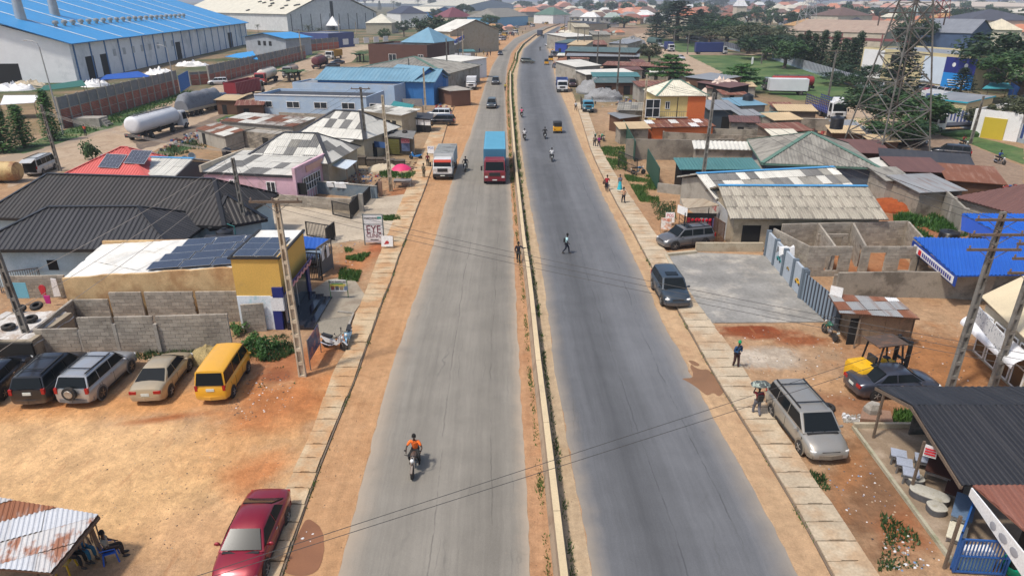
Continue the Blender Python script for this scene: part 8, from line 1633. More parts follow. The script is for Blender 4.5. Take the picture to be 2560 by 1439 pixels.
A0=P(757,940)+Vector((-.14,.0,Z(757,940,497)-.15));n_=0
def W(lb,a,b,sag,**k):wire(lb,a,b,sag,**k)
for i,dx in enumerate((-1.1,0,1.1)):
 o=('left','middle','right')[i]
 W('%s of three wires crossing the road from the pale ladder pole'%o,A0+Vector((dx,-.1,0)),Vector((27,10.5+dx*.5,9.8)),.5,r=.009);W('%s of three wires from the pale ladder pole to the pole behind the shop'%o,A0+Vector((dx,-.1,0)),P(628,640)+Vector((-.25+dx*.6,0,Z(628,640,402))),.4,r=.012);W('%s pale wire running from the pole behind the shop over the black roofs'%o,P(628,640)+Vector((-.25+dx*.4,0,Z(628,640,402+i*14))),P(0,900+i*110)+Vector((-1.5,-1,3.2)),.35,mat=WIREG,r=.016)
 W('%s wire from the shop pole to the ladder pole by the parasol'%o,P(628,640)+Vector((-.25+dx*.6,0,8.6)),PL[1][0]+Vector((dx,0,-.1)),.5)
 W('%s wire between the big concrete poles at the right edge'%o,P(2372,975)+Vector((.2+dx,0,9.2)),P(2600,1200)+Vector((3,0,9)),.3);W('%s wire from the big concrete pole to the pole behind the annex'%o,P(2372,975)+Vector((.2+dx,0,9.3)),PL[13][0]+Vector((dx,0,-.2)),.9,r=.014);W('%s wire from the annex pole to the pole before the orange house'%o,PL[13][0]+Vector((dx,0,-.2)),PL[14][0]+Vector((dx*.6,0,-.2)),.6,r=.016)
 W('%s wire from the orange house pole to the gravel heap pole'%o,PL[14][0]+Vector((dx*.6,0,-.2)),PL[15][0]+Vector((dx*.6,0,-.2)),.6,r=.018);W('%s wire from the gravel heap pole to the market pole'%o,PL[15][0]+Vector((dx*.6,0,-.2)),PL[16][0]+Vector((dx*.6,0,-.2)),.8,r=.02);W('%s wire from the market pole to the bend'%o,PL[16][0]+Vector((dx*.6,0,-.2)),PL[19][0]+Vector((dx,0,-.2)),1,r=.025);W('%s wire over the dark left roofs toward the lane'%o,P(628,640)+Vector((-.25+dx*.4,0,8.4)),P(150,428)+Vector((-.2+dx*.4,0,7)),.5,mat=WIREG,r=.014)
for i in range(2):W(('rear','front')[i]+' of the two added lines standing in for wire shadows on the near road',P(809,1336+i*16,7)*1.45-P(1884,987+i*24,7)*.45,P(1884,987+i*24,7)*1.6-P(809,1336+i*16,7)*.6,.0,r=.011)  # added thin dark strands, drawn in place of wire shadows on the asphalt
# ================================================================== MIDDLE DISTANCE, RIGHT
ORG=pm('orange_wall',(.62,.15,.04),.8,var=.05);YLW=pm('yellow_wall2',(.66,.50,.20),.8,var=.05);TLR=roofmat('teal_tin',(.06,.17,.17),(.1,.22,.21),.5,.6,.1);GNR=roofmat('greengrey_tin',(.075,.12,.115),(.14,.17,.16),.6,.6,.1);RSR=roofmat('rust_tin',(.16,.055,.035),(.27,.17,.12),.8,.8,a=.48,b=.6);BGR=roofmat('beige_tin2',(.48,.36,.21),(.4,.28,.17),.5,.7);BLKW=pm('block_far',(.3,.26,.2))
T=bd('house','two storey yellow and orange house with a pale hip roof','house',(1641,241),(1773,240),5.8,8.5,YLW,'hip',1.9,CRT,'sheet',.4,sheet=(1.1,3),pitch=.3,hin=3.4,ridge=flat('ridge_green',(.09,.17,.13)),capw=.35,wins=[('f',1.9,3.9,.7,1.1,'win')])
L=T['L'];MB().box(L*.62,L-.35,.25,.4,2.75,5.75).box(.3,L-.35,.15,.4,0,2.7).build('wall',ORG,T);MB().box(-.3,L*.62,-.5,.42,2.68,2.78).build('balcony',CONC,T);MB().box(L*.4-.05,L*.4+.05,-.4,-.3,2.8,5.7).build('post',DARK,T);MB().box(L*.72,L*.88,.08,.15,0,2.1).build('door',flat('door_brown',(.06,.03,.025)),T)
m=MB()
for x in (-1.6,-.5,.5):m.box(x,x+.08,-.45,-.37,2.8,5.4)
for z in (2.8,4.1,5.35):m.box(-1.6,.58,-.45,-.37,z,z+.08)
m.build('window_frame',WHT,T);MB().box(-1.6,.55,-.36,-.33,2.8,5.4).build('pane',GLASS2,T);m=MB()
for k in range(12):m.box(.6+k*.33,.63+k*.33,-.45,-.42,2.8,3.6)
m.box(.6,L*.6,-.46,-.41,3.6,3.65).build('railing',STEEL,T)
S=lambda nm,lb,cat,a,b,h,D,w,rm,st='plain',k='shed',r=.5,**q:bd(nm,lb,cat,a,b,h,D,w,k,r,rm,st,.3,h2=h+r,**q)
S('shack','grey chequered asbestos lean-to left of the orange house','shack',(1541,276),(1612,278),3,6,BLKW,ASBG,'sheet',pal=[(ASBG,2),(ASBM,3)],sheet=(1.1,1.1));S('shack','low zinc lean-to below the chequered roof','shack',(1550,297),(1608,290),2.2,3,RUSTM,GRR);S('shack','beige sheet porch beside the concrete pole','shack',(1548,323),(1628,321),2.2,3,BLKW,BGR)
S('shack','rust red roof with one bright new sheet before the orange house','shack',(1627,320),(1790,316),2.1,3.5,ORG,RSR,'sheet',pal=[(RSR,5),(ZR,3),(ZW,1)],sheet=(1.3,2));bd('block_house','roofless block room in front of the orange house','building',(1657,330),(2010,345),1.6,5,BLKW,'flat',0,PLAST,'plain',0,par=1.3,wins=[('b',6,.3,2,1,'dark')])
wallbox('boundary_wall','long rough grey block wall below the orange house',[(1562,398),(1700,400),(1830,398)],2.6,.25,pm('block_far3',(.27,.235,.185),.95,stain=(.13,.11,.09),ss=.5,sa=(.45,.62),samt=.8,bump=.4));wallbox('boundary_wall','second compound wall with a pale coping right of the orange house',[(1840,320),(2130,330)],1.8,.25,BLKW,cap=CONCL)
S('shack','low shop with a long roof of white corrugated sheets behind the wall','shop',(1735,372),(1905,376),2.4,2.6,BLKW,ASBW,'rib',amp=.06,pitch=.5);S('canopy','teal curved sheet canopy behind the wooden pole','canopy',(1700,424),(1905,424),2.5,3.5,BLKM,TLR,'rib');S('shack','low grey roof between the annex and the hip roof','shack',(1890,436),(1960,430),2.2,4,PLAST,ASBM)
for i,(a,b,h,lb)in enumerate((((1615,425),(1644,480),2.6,'tall dark green sheet gate leaf on the rough verge'),((1556,345),(1585,405),2.6,'dark green sheet gate by the vendor bicycles'))):d=P(*b)-P(*a);tag(MB().prism([Vector((0,0,.1)),d+Vector((0,0,.1)),d+Vector((0,0,h)),Vector((0,0,h))],(.08,.03,0)).build('gate',flat('gate_green',(.015,.07,.045)),loc=P(*a)),lb,'gate','dark green sheet gates')
bar_gate('dark iron frame cage on the rough verge',(1545,418),(1592,440),2,BLKM,.3,mid=True,name='railing',cat='railing');wallbox('low_wall','low dark stained wall right of the green gate',[(1643,480),(1745,492)],1,.2,PLAST)
for q in (('market_shed','long grey green market roof along the verge','shed',(1410,128),(1590,132),4,9,RUSTM,GNR),('market_shed','beige roofed market shop','shop',(1417,112),(1465,113),4.5,12,BGW,BGR),('market_shed','striped rusty market roof','shed',(1466,112),(1520,112),4,12,RUSTM,RSR),('market_shed','grey roofed stall block by the heap of pale stone','shed',(1520,108),(1570,110),4,12,PLAST,GRR),('stall','dark green roadside stall with a blue sheet','stall',(1385,106),(1417,108),4,8,flat('stallblue',(.02,.05,.3)),GNR),('shop','white roofed shop at the timber yard with a green sign','shop',(1440,168),(1505,163),4,8,PLAST,ASBW),('shop','long white slab roof shop behind the green awning','shop',(1465,187),(1590,182),3.2,6,BLKW,ASBW),('stall','teal green awning over the block stall','stall',(1482,192),(1602,192),3.2,5,BLKW,TLR),('stall','sagging green sheet roof below the teal awning','stall',(1487,207),(1595,207),2.6,6,RUSTM,GNR),('shed','brown rusted shed roof left of the orange house','shed',(1597,217),(1695,216),3,6,PLAST,RSR),('shed','rust roofed timber sheds in a row','shed',(1505,163),(1680,168),3,7,DARK,RSR),('shed','long grey shed behind the rusty row','shed',(1415,140),(1600,142),3,5,DARK,GRR),('shed','grey shed between the two leafy trees','shed',(1710,192),(1790,202),3.5,8,RUSTM,GRR),('shed','dark shed under the right leafy tree','shed',(1740,205),(1825,220),3,5,DARK,MRN),('shed','low grey concrete roof right of the orange house','shed',(1772,275),(1855,275),3,8,flat('slateblue',(.05,.07,.09)),GRR),('shed','small bright blue roof beside the black tank','shed',(1848,265),(1920,262),3,6,PLAST,LBR),('shop','pale low roof house near the bend','house',(1417,90),(1480,90),4.5,20,BGW,CRT),('house','dark black roofed house beyond the market','house',(1472,60),(1520,59),6,22,BGW,DKR),('house','brown hip roof house beyond the white market roof','house',(1480,87),(1528,87),4.5,18,BGW,ASBM),('house','beige block house beyond the market','house',(1435,68),(1475,68),8,20,BGW,BGW),('shop','white wide market roof at the bend','shop',(1415,93),(1482,90),5,12,PLAST,ASBW),('shack','rust brown shack roofs beside the green edged house','shack',(2090,380),(2235,385),2.6,6,RUSTM,MRN),('shack','long grey slate shack roof with a white rail','shack',(2200,400),(2440,418),3,4.5,RUSTM,DKR),('shack','purple brown shed roof with a glazed end','shack',(2240,428),(2375,432),2.8,5,RUSTM,MRN),('shack','patchy red and white rusty roof by the service road','shack',(2365,450),(2520,462),2.6,6,RUSTM,ZR),('shack','small pale roof behind the block wall','shack',(2215,452),(2290,452),2.6,4,PLAST,ASBM),('shack','rusty flat roofs beside the block wall corner','shack',(2300,482),(2420,476),2.4,5,BLKW,ZN),('shack','white sheeted shack roof right of the green edged house','shack',(2190,432),(2270,420),2.6,3.5,PLAST,ASBW),('shack','low brick red roofed shack in the lorry yard','shack',(1925,330),(2035,326),2.4,4,WOOD,RSR),('shack','pale cream roof before the grey hip roof','shack',(1935,345),(2010,345),2.2,4,WOOD,CRT),('shop','red roof store in the distance','shop',(1595,42),(1645,42),5,14,WHT,flat('roof_red',(.45,.05,.05))),('shop','blue long roof store in the distance','shop',(1530,38),(1620,38),5,14,WHT,LBR)):S(*q[:3],*q[3:],r=.9 if q[5]>3.9 else .5,**({'wins':[('f',3,0,1.4,1.9,'dark'),('f',7,0,1.4,1.9,'dark')]}if 'shed' in q[0]or 'stall' in q[0]else {}))
for i,(x,y,rx,ry,h,m_)in enumerate(((1492,232,6,5,2.8,0),(1508,250,5,4,2.2,0),(1463,212,4,3.5,1.8,0),(1806,245,6.5,5,3.6,1),(1828,250,4.5,4,2.4,1),(1440,182,5,5,1.8,2),(1420,162,6,5,2.2,2),(1580,118,8,8,4,0),(1445,158,8,4,1.6,2))):heap(('large grey gravel heap by the turquoise lorry','rough grey stone heap behind the railings','small gravel heap by the dark red car','tall pale sand heap right of the orange house','lower pale sand heap right of the tall one','heap of reddish timber offcuts near the white shop','large pile of reddish timber beside the road','pale stone heap beyond the market roofs','long timber pile behind the dark red car')[i],(x,y),rx*.8,ry*.8,h,(pm('gravel_heap',(.24,.24,.24),.95,fine=.3,fs=6,bump=.6),pm('sand_heap',(.58,.46,.38),.95),pm('timber_heap',(.20,.085,.045),.95,fine=.4,fs=3,bump=.8))[m_],seed=i,rough=.5)
water_tank('black tank on a stand beside the small blue roof',(1863,300),2.5,.9,1.9)
G3='lorries on the right side lots';truck('lorry with a white cab and dark blue staked body facing the camera',P(2095,303),head((1995,262),(2095,303)),(.66,.66,.66),'stake',(.03,.05,.2),12.5,2.6,1.9,2.5,axles=(0,1.3,6),roofair=True,roofcol=RUSTM,group=G3);truck('white box trailer beside the red tanker',P(1918,236),R(172),(.6,.6,.6),'box',(.6,.62,.63),8,2.5,2.4,noCab=True,group=G3);truck('dark red tank trailer behind the white box',P(1905,226),R(175),(.1,.1,.1),'tank',(.30,.03,.03),11,2.5,2.2,group=G3)
truck('big navy blue container lorry at the striped fence gate',P(1816,136),R(0),(.6,.6,.6),'container',(.02,.035,.15),12,2.6,3.2,2.3,group=G3);truck('small lorry with a navy cover on the dirt side road',P(1679,130),R(-85),(.6,.6,.6),'box',(.02,.035,.15),7,2.4,2.6,group=G3);truck('dark green lorry on the far side road',P(1650,114),R(-60),(.04,.08,.07),'tarp',(.04,.08,.07),8,2.4,2.2,roofcol=flat('tarp_dk',(.05,.09,.08)),group=G3);truck('white flat lorry carrying machinery at the service road',P(2322,330),head((2480,322),(2322,330)),(.62,.62,.6),'flat',(.05,.05,.06),12,2.5,1,2.3,group=G3)
truck('white lorry cab with a loaded truck bed near the gravel',P(1567,228),R(0),(.62,.62,.62),'stake',(.09,.05,.05),7,2.3,.9,group=G3)
G4='cars around the service road';carf('white pickup on the dirt side road','suv',(.6,.6,.6),(1657,120),-80,group=G4,lite=True);carf('white car beyond the leafy tree','sedan',(.6,.6,.6),(1708,150),-80,group=G4,lite=True);carf('black off-road car on the service road near the pylon','suv',(.012,.014,.02),(2318,368),-35,group=G4);carf('black crossover on the service road beside the lawn','suv',(.012,.012,.016),(2425,398),150,'r',group=G4)
for i in range(5):carf(('dark','dark red','silver','white','pale grey')[i]+' car in the angled row before the yellow building','sedan',((.08,.09,.1),(.25,.02,.03),(.45,.46,.47),(.6,.6,.6),(.5,.5,.52))[i],(2290+i*17,228+i*3),-150,group=G4,lite=True)
rider('motorcycle on the service road lawn edge','motorcyclist in red on the service road edge',(2408,368),-80,(.3,.05,.04),(.02,.02,.02));rider('motorcycle beside the black crossover','motorcyclist in blue beside the black crossover',(2498,410),-80,(.03,.08,.3),(.02,.02,.02))
CY=pm('cream_yellow',(.55,.46,.26),.8,var=.05);T=bd('building','cream two storey building with a big blue banner and yellow window bays','building',(2160,118),(2430,140),7.4,18,CY,'flat',0,GRR,'plain',0,par=.4,wins=[('f',4,0,7,7.0,'sign',None,WHT),('f',30,0,8,3.4,'sign',None,flat('ban_blue',(.01,.22,.6))),('f',30,3.4,8,3.4,'sign',None,flat('ban_navy',(.015,.02,.18))),('f',23,.6,6,6,'sign',None,flat('ban_white',(.55,.62,.7)))]+[('f',x,z,4.5,2.1,'dark')for x in (12,39,48)for z in (.7,4.2)])
for x,z,s in ((28.4,5.2,.5),(31.6,5.2,.5)):MB().ell((x,-.16,z),(s,.03,s),8,6).build('emblem',WHT,T)
for k in range(3):MB().box(27.5+k*.3,32.5-k*.3,-.2,-.145,1.7-.55*k,1.95-.55*k).build('banner_line',WHT,T)
T=bd('warehouse','beige hall with three gables and a dull pink band','warehouse',(1966,76),(2215,84),7.4,34,pm('beige_hall',(.46,.40,.31),.8),'gable',4,roofmat('hall_roof',(.36,.27,.2),(.24,.12,.09)),'plain',.3,wins=[('f',34,4.6,66,.9,'sign',None,flat('band_pink',(.22,.07,.07)))]+[('f',8+k*15,0,.5,7,'col',None,flat('band_pink',(.22,.07,.07)))for k in range(4)]);bd('warehouse','slate blue warehouse with a grey roof behind the trees','warehouse',(2290,80),(2430,84),9,26,pm('slate_wh',(.055,.09,.17),.7),'gable',4,roofmat('wh_grey',(.2,.21,.23)),'plain',.3)
bd('building','low white gatehouse with yellow door bays at the service road','building',(2440,272),(2560,285),4,10,WHT,'flat',0,CONC,'plain',0,par=.3,wins=[('f',3,0,3,3,'sign',None,flat('yel2',(.5,.38,.03))),('f',3,0,1.6,2.2,'dark'),('f',9,0,1.6,2.4,'dark')]);bd('shop','shop with a turquoise band and yellow walls behind the fence','shop',(2312,244),(2420,256),3.4,9,CY,'shed',0,GRR,'plain',.2,h2=3.8,fascia=flat('turq',(.02,.35,.45)));bd('building','dark blue walled store at the right edge','building',(2525,190),(2620,195),4.5,10,flat('navyblue',(.02,.08,.28)),'gable',1,CRT,'plain')
canopy('turquoise fabric car shade at the right',[(2455,222),(2535,222),(2520,207),(2475,207)],[3,3,3.6,3.6],flat('turq2',(.05,.28,.33)))
def picket(lb,pts,sp,h,cols,w_):
 Wp=[P(*p)for p in pts];T=thing('picket_fence',lb,'fence',Wp[0]);i=0;base=MB();ms=[MB(),MB()];n=0
 for a,b in zip(Wp,Wp[1:]):
  d=b-a;L=d.length;u=d/L;base.bar(a-Wp[0]+Vector((0,0,.3)),b-Wp[0]+Vector((0,0,.3)),.2,.6);k=0.
  while k<L:
   c=a-Wp[0]+u*k
   if n<280:q=MB();q.prism([c+Vector((0,0,.6)),c+u*w_+Vector((0,0,.6)),c+u*w_+Vector((0,0,h)),c+Vector((0,0,h))],Vector((u.y,-u.x,0))*.1);q.build('picket',cols[i%2],T)
   else:ms[i%2].prism([c+Vector((0,0,.6)),c+u*w_+Vector((0,0,.6)),c+u*w_+Vector((0,0,h)),c+Vector((0,0,h))],Vector((u.y,-u.x,0))*.1)
   i+=1;n+=1;k+=sp
 base.build('base_wall',pm('fence_base',(.3,.36,.4)),T)
 for j in (0,1):
  if ms[j].f:ms[j].build('picket',cols[j],T,kind='stuff')
PG=flat('picket_grey',(.08,.085,.12));PW=flat('picket_white',(.48,.49,.52))
picket('long striped concrete picket fence along the lawn',[(1715,97),(1775,112),(1850,130)],1.2,2.6,(flat('picket_gr',(.2,.21,.24)),PG),1.0);picket('striped white and grey picket fence behind the lawn by the trees',[(1930,148),(2000,172),(2100,205),(2205,240)],.62,2.7,(PW,PG),.55);picket('striped picket fence along the service road gate',[(2290,282),(2400,318),(2480,338),(2570,362)],.52,2.6,(PW,flat('picket_blue',(.03,.06,.2))),.45)
T=thing('billboard','white billboard with a navy foot and crest near the striped fence','billboard',P(2318,290));MB().box(-1.9,1.9,-.1,.1,1,4.4).build('panel',WHT,T);MB().box(-1.9,1.9,-.14,-.1,1,1.6).build('foot_band',flat('ban_navy',(.015,.02,.18)),T);MB().prism([(-1.1,-.14,3.9),(-.4,-.14,3.9),(-.4,-.14,3.2),(-.75,-.14,2.8),(-1.1,-.14,3.2)],(0,.04,0)).build('crest',flat('crest',(.1,.12,.3)),T)
for k in range(3):MB().box(.2,1.5,-.14,-.1,3.6-.4*k,3.8-.4*k).build('text_line',flat('line_blue',(.15,.25,.4)),T)
for x in (-1.5,1.5):MB().box(x-.08,x+.08,-.08,.08,0,1).build('post',STEEL,T)
def pylon(lb,c,s,h,arms,col,name='pylon'):
 T=thing(name,lb,'pylon',c,R(12));f=lambda z:s/2*(1-z/h*.88);n=9;zs=[h*(1-(1-k/n)**1.25)for k in range(n+1)];cs=((1,1),(-1,1),(-1,-1),(1,-1));t=h*.0034
 for a,b in cs:MB().bar((a*f(0),b*f(0),0),(a*f(h),b*f(h),h),t*1.6,t*1.6).build('leg',col,T)
 for k in range(n):
  m=MB()
  for i in range(4):
   (a,b),(c2,d)=cs[i],cs[(i+1)%4];z0,z1=zs[k],zs[k+1];m.bar((a*f(z0),b*f(z0),z0),(c2*f(z1),d*f(z1),z1),t,t).bar((c2*f(z0),d*f(z0),z0),(a*f(z1),b*f(z1),z1),t,t).bar((a*f(z1),b*f(z1),z1),(c2*f(z1),d*f(z1),z1),t,t)
  m.build('bracing',col,T)
 for z,w_ in arms:
  m=MB();q=f(z)
  for sd in (1,-1):
   for b in (q,-q):m.bar((0,b,z),(sd*w_,0,z),t*1.3,t*1.3).bar((sd*q,b,z+h*.05),(sd*w_,0,z),t,t)
  m.build('crossarm',col,T)
  for sd in (1,-1):MB().cyl((sd*w_*.97,0,z),(sd*w_*.97,0,z-1.4),.09,n=6).build('insulator',flat('insul',(.12,.1,.09)),T)
 return T
PYM=pm('galvanised',(.20,.19,.17),.6,.4,stain=(.1,.07,.05),ss=.5);pylon('big lattice power pylon at the right, in front of the banner building',P(2205,405),7.4,25,[(17.6,4.6),(22.5,4)],PYM)
pylon('distant grey lattice mast before the ochre roof',P(2010,100),9,30,[],flat('mast_grey',(.4,.4,.4)),'lattice_mast');pylon('red and white lattice mast beside the blue warehouse',P(2332,118),8,30,[],flat('mast_red',(.3,.05,.04)),'lattice_mast');pylon('distant pylon at the top right horizon',P(2455,32),20,32,[(24,12)],PYM)
for i,(x,y,t_,w_,k,lf,lb)in enumerate(((1672,210,138,11,'tiered',LF_B,'bright layered almond tree beside the side road'),(1848,232,162,11,'tiered',LF_B,'bright layered almond tree near the white box trailer'),(1622,158,108,10,'round',LF_O,'dull leafy tree at the rusty sheds'),(1690,102,0,32,'conifer',LF_P,'very tall dark casuarina tree'),(1640,96,30,12,'conifer',LF_P,'slimmer dark tree left of the tall casuarina'),(1745,95,22,16,'conifer',LF_P,'dark tree right of the tall casuarina'),(1790,100,35,26,'round',LF_D,'dense dark tree before the navy container'),(1770,115,72,26,'umbrella',LF_O,'wide brownish umbrella tree at the lawn'),(1870,135,60,28,'umbrella',LF_O,'second wide umbrella tree behind the navy container'),(1850,120,55,22,'round',LF_D,'dark tree behind the striped fence'),(1912,150,85,20,'round',LF_D,'dark round tree at the fence corner'),(1960,170,100,14,'round',LF_M,'bushy tree in front of the pointed trees'),(2275,150,44,15,'round',LF_D,'big dark round tree beside the pylon top'),(2240,262,108,11,'conifer',LF_P,'dark conifer directly behind the pylon'),(2190,320,212,13,'round',LF_D,'bushy tree wrapped round the pylon foot'),(2268,335,232,12,'round',LF_M,'leafy tree right of the pylon foot'),(2235,372,292,10,'round',LF_M,'low tree under the pylon'),(2135,245,188,9,'umbrella',LF_D,'small umbrella tree on the lawn'),(2500,225,76,20,'round',LF_D,'huge dark spreading tree at the right edge'),(2450,215,110,14,'round',LF_D,'dark tree merging with the huge one'),(2545,260,120,16,'round',LF_M,'tree at the right edge behind the white gatehouse'),(2398,238,168,7,'conifer',LF_P,'small conifer before the yellow building'),(2150,205,160,12,'round',LF_D,'bush tree left of the banner'),(2210,190,155,9,'round',LF_D,'dark shrub tree before the banner'),(2360,196,128,5,'palm',LF_O,'palm in front of the yellow building'),(2385,150,92,3,'column',LF_D,'single pointed tree before the blue warehouse'),(2440,330,268,5,'round',LF_O,'thin tree at the service road fence'),(1668,64,0,14,'round',LF_D,'dark crown beyond the casuarina'),(1720,108,60,20,'round',LF_D,'dark tree filling the gap right of the casuarina foot'),(1815,112,50,24,'round',LF_M,'full green tree over the navy container'),(1900,128,62,24,'round',LF_D,'dark tree at the back of the long lawn'),(1950,140,88,20,'round',LF_D,'dark bushy tree beside the long picket fence'),(1985,150,105,14,'umbrella',LF_D,'low spreading tree at the picket fence bend'),(1640,70,38,18,'round',LF_D,'dark tree left of the casuarina'),(2100,212,180,12,'round',LF_D,'bushes at the picket fence before the pointed row'),(1560,70,40,20,'round',LF_M,'green tree beyond the black roofed house'),(1500,80,58,14,'round',LF_D,'tree among the roofs past the market'),(2555,345,240,10,'round',LF_O,'thin leaved tree at the right edge by the blue fence'))):tree(lb,k,lf,P(x,y),Z(x,y,t_),w_*1.12,q=1.5 if w_>9 else 1.0,seed=i%4)
for i,(x,y,t_)in enumerate(((2010,165,76),(2028,172,84),(2050,172,76),(2078,178,78),(2102,182,96),(2122,186,94),(2140,168,78),(1992,162,84))):tree('tall pointed green tree in the row before the beige hall, %s from the left'%('second','third','fourth','fifth','sixth','seventh','eighth','first')[i],'column',LF_D,P(x,y),Z(x,y,t_),5.2,'pointed trees before the beige hall',seed=i%3,q=1.2)
tag(MB().ell((0,0,.3),(5,1,.6),12,5).build('hedge',LF_M,loc=P(2430,340)),'clipped low hedge on the lawn by the service road','hedge')
# ------------------------------------------------ the town beyond, house by house
HM=[('orange',(.50,.19,.10)),('salmon',(.55,.27,.19)),('cream',(.58,.53,.42)),('grey',(.26,.25,.24)),('black',(.045,.045,.055)),('brown',(.14,.085,.065)),('ochre',(.42,.24,.09)),('pale green',(.3,.36,.32)),('white',(.66,.65,.62)),('rust',(.22,.09,.06))]
WM=[('cream',(.52,.46,.36)),('white',(.62,.61,.58)),('grey',(.28,.27,.25)),('peach',(.52,.33,.2))]
def hmesh(kind,rm):
 if kind=='roof':
  m=MB();V=[(-5.6,-4.2,3),(5.6,-4.2,3),(5.6,4.2,3),(-5.6,4.2,3),(-2.2,0,5.6),(2.2,0,5.6)];m.add(V,[(0,1,5,4),(2,3,4,5),(1,2,5),(3,0,4),(3,2,1,0)]);return m.mesh('roof',rm)
 return MB().box(-5,5,-3.7,3.7,0,3).mesh('wall',rm)
RMs=[(n,hmesh('roof',roofmat('far_'+n.replace(' ','_'),c,tuple(x*.7 for x in c),.4,.7)))for n,c in HM];WMs=[(n,hmesh('wall',pm('farwall_'+n,c,.9)))for n,c in WM]
wi=MB()
for x in (-3.2,-.2,2.8):wi.box(x-.6,x+.6,-3.76,-3.7,1,2.2)
wi=wi.mesh('window',GLASS2);rr=random.Random(21);cnt=0;used=[]
zones=[((1420,1640),(10,60),70),((1640,1960),(8,62),52),((1960,2560),(10,72),105),((1290,1420),(8,44),16),((700,1290),(0,10),14),((2430,2560),(70,105),5)]
for (xa,xb),(ya,yb),n in zones:
 k=0;tries=0
 while k<n and tries<n*12:
  tries+=1;px=rr.uniform(xa,xb);t=rr.random();py=ya+(yb-ya)*t*t**.25;p=P(px,py)
  if p.y>2300:continue
  s=rr.uniform(1.0,1.7)*(1+max(0,p.y-500)/1400);
  if any((p.x-u[0])**2+(p.y-u[1])**2<(6.3*(s+u[2]))**2 for u in used):continue
  used.append((p.x,p.y,s));j=rr.choices(range(len(HM)),[7,5,7,5,4,4,2,1,4,4]if xa>1640 else [3,2,6,6,2,5,1,1,6,8])[0];wj=rr.randrange(4)
  st=2 if rr.random()<.25 else 1;zone='right of the pylon' if px>2240 else 'between casuarina and pylon' if px>1700 else 'above the roadside market'
  T=thing('far_house','%s roofed, %s walled %shouse in the distant town %s'%(HM[j][0],WM[wj][0],'tall ' if st==2 else 'low ',zone),'house',p,rr.uniform(-.5,.5),'houses of the distant town');T.scale=(s,s,s*.82*(1.35 if st==2 else 1));put('roof',RMs[j][1],T);put('wall',WMs[wj][1],T)
  if p.y<700:put('window',wi,T)
  k+=1
for lb,a,b,h,D,rf in (('ochre hip roofed house behind the beige hall',(1998,66),(2076,66),6,24,HM[6][1]),('steep orange pointed roof among the trees',(1752,40),(1792,28),8,22,HM[0][1]),('grey brown roofed villa behind the ochre roof',(2025,38),(2096,40),9,30,HM[5][1]),('dark steep roofed villa right of the pylon',(2335,48),(2420,52),9,40,(.07,.07,.085)),('black hip roof behind the round tree',(2135,68),(2190,68),7,20,HM[4][1]),('broad cream roofed hall at the far right',(2445,74),(2560,76),7,26,(.6,.53,.38)),('cream hall on the right skyline',(2490,30),(2575,34),9,50,(.6,.55,.45)),('very long pale hall on the horizon',(2060,9),(2410,17),10,140,(.58,.48,.38)),('white arched church front among the trees',(1842,16),(1870,16),14,12,(.6,.6,.6))):bd('house',lb,'house',a,b,h,D,pm('farwall_cream',(.5,.45,.35)),'hip',h*.6,roofmat('far_%02d%02d'%(int(rf[0]*99),int(rf[2]*99)),rf),'plain',.5,hin=D*.45)
KS_=[('round',LF_D,'dark green'),('round',LF_M,'mid green'),('umbrella',LF_D,'spreading dark'),('palm',LF_O,'feathery palm like'),('conifer',LF_P,'narrow dark')]
cnt=0;tries=0
while cnt<190 and tries<4000:
 tries+=1;px=rr.uniform(1300,2580)if rr.random()<.9 else rr.uniform(850,1300);py=6+68*rr.random()**1.5 if px>1640 else 6+(36 if px>1420 else 22)*rr.random()**1.3;p=P(px,py)
 if p.y>2400 or any((p.x-u[0])**2+(p.y-u[1])**2<(5*u[2]+3)**2 for u in used):continue
 k,lf,nm=rr.choices(KS_,[6,4,3,2,1])[0];zone='right of the pylon' if px>2240 else 'between casuarina and pylon' if px>1700 else 'above the roadside market' if px>1300 else 'on the far left skyline'
 tree('%s tree standing in the distant town %s'%(nm,zone),k,lf,p,rr.uniform(7,13)*(1+max(0,p.y-500)/1300),None,'trees of the distant town','far_tree',seed=rr.randrange(2),q=.35);cnt+=1
bd('shop','green hip roofed white shop house at the far left of the road','shop',(1333,37),(1383,38),7,22,WHT,'hip',6,roofmat('gr',(.09,.16,.12)),'plain',hin=9);bd('shop','blue walled shop with a beige grey roof at the far left roadside','shop',(1245,44),(1322,40),7,26,flat('shopblue',(.15,.4,.6)),'hip',6,ASBM,'plain',hin=10)
for i in range(46):
 y=rr.uniform(62,120);sd=rr.random()<.55;x=(1150+(120-y)*2.6+rr.uniform(-75,20))if sd else (1395+(100-y)*.6+rr.uniform(10,170));y=y if sd else min(y,88)
 j=rr.randrange(len(HM));T=thing('market_stall','%s topped stall in the busy market on the %s of the road'%(HM[j][0],'left' if sd else 'right'),'stall',P(x,y),rr.uniform(-.4,.4),'market stalls beside the far road');s=rr.uniform(.35,.6)*(1 if y>85 else 1.3);T.scale=(s,s*.8,s*.9);put('roof',RMs[j][1],T);put('wall',WMs[rr.randrange(4)][1],T)
pt=None
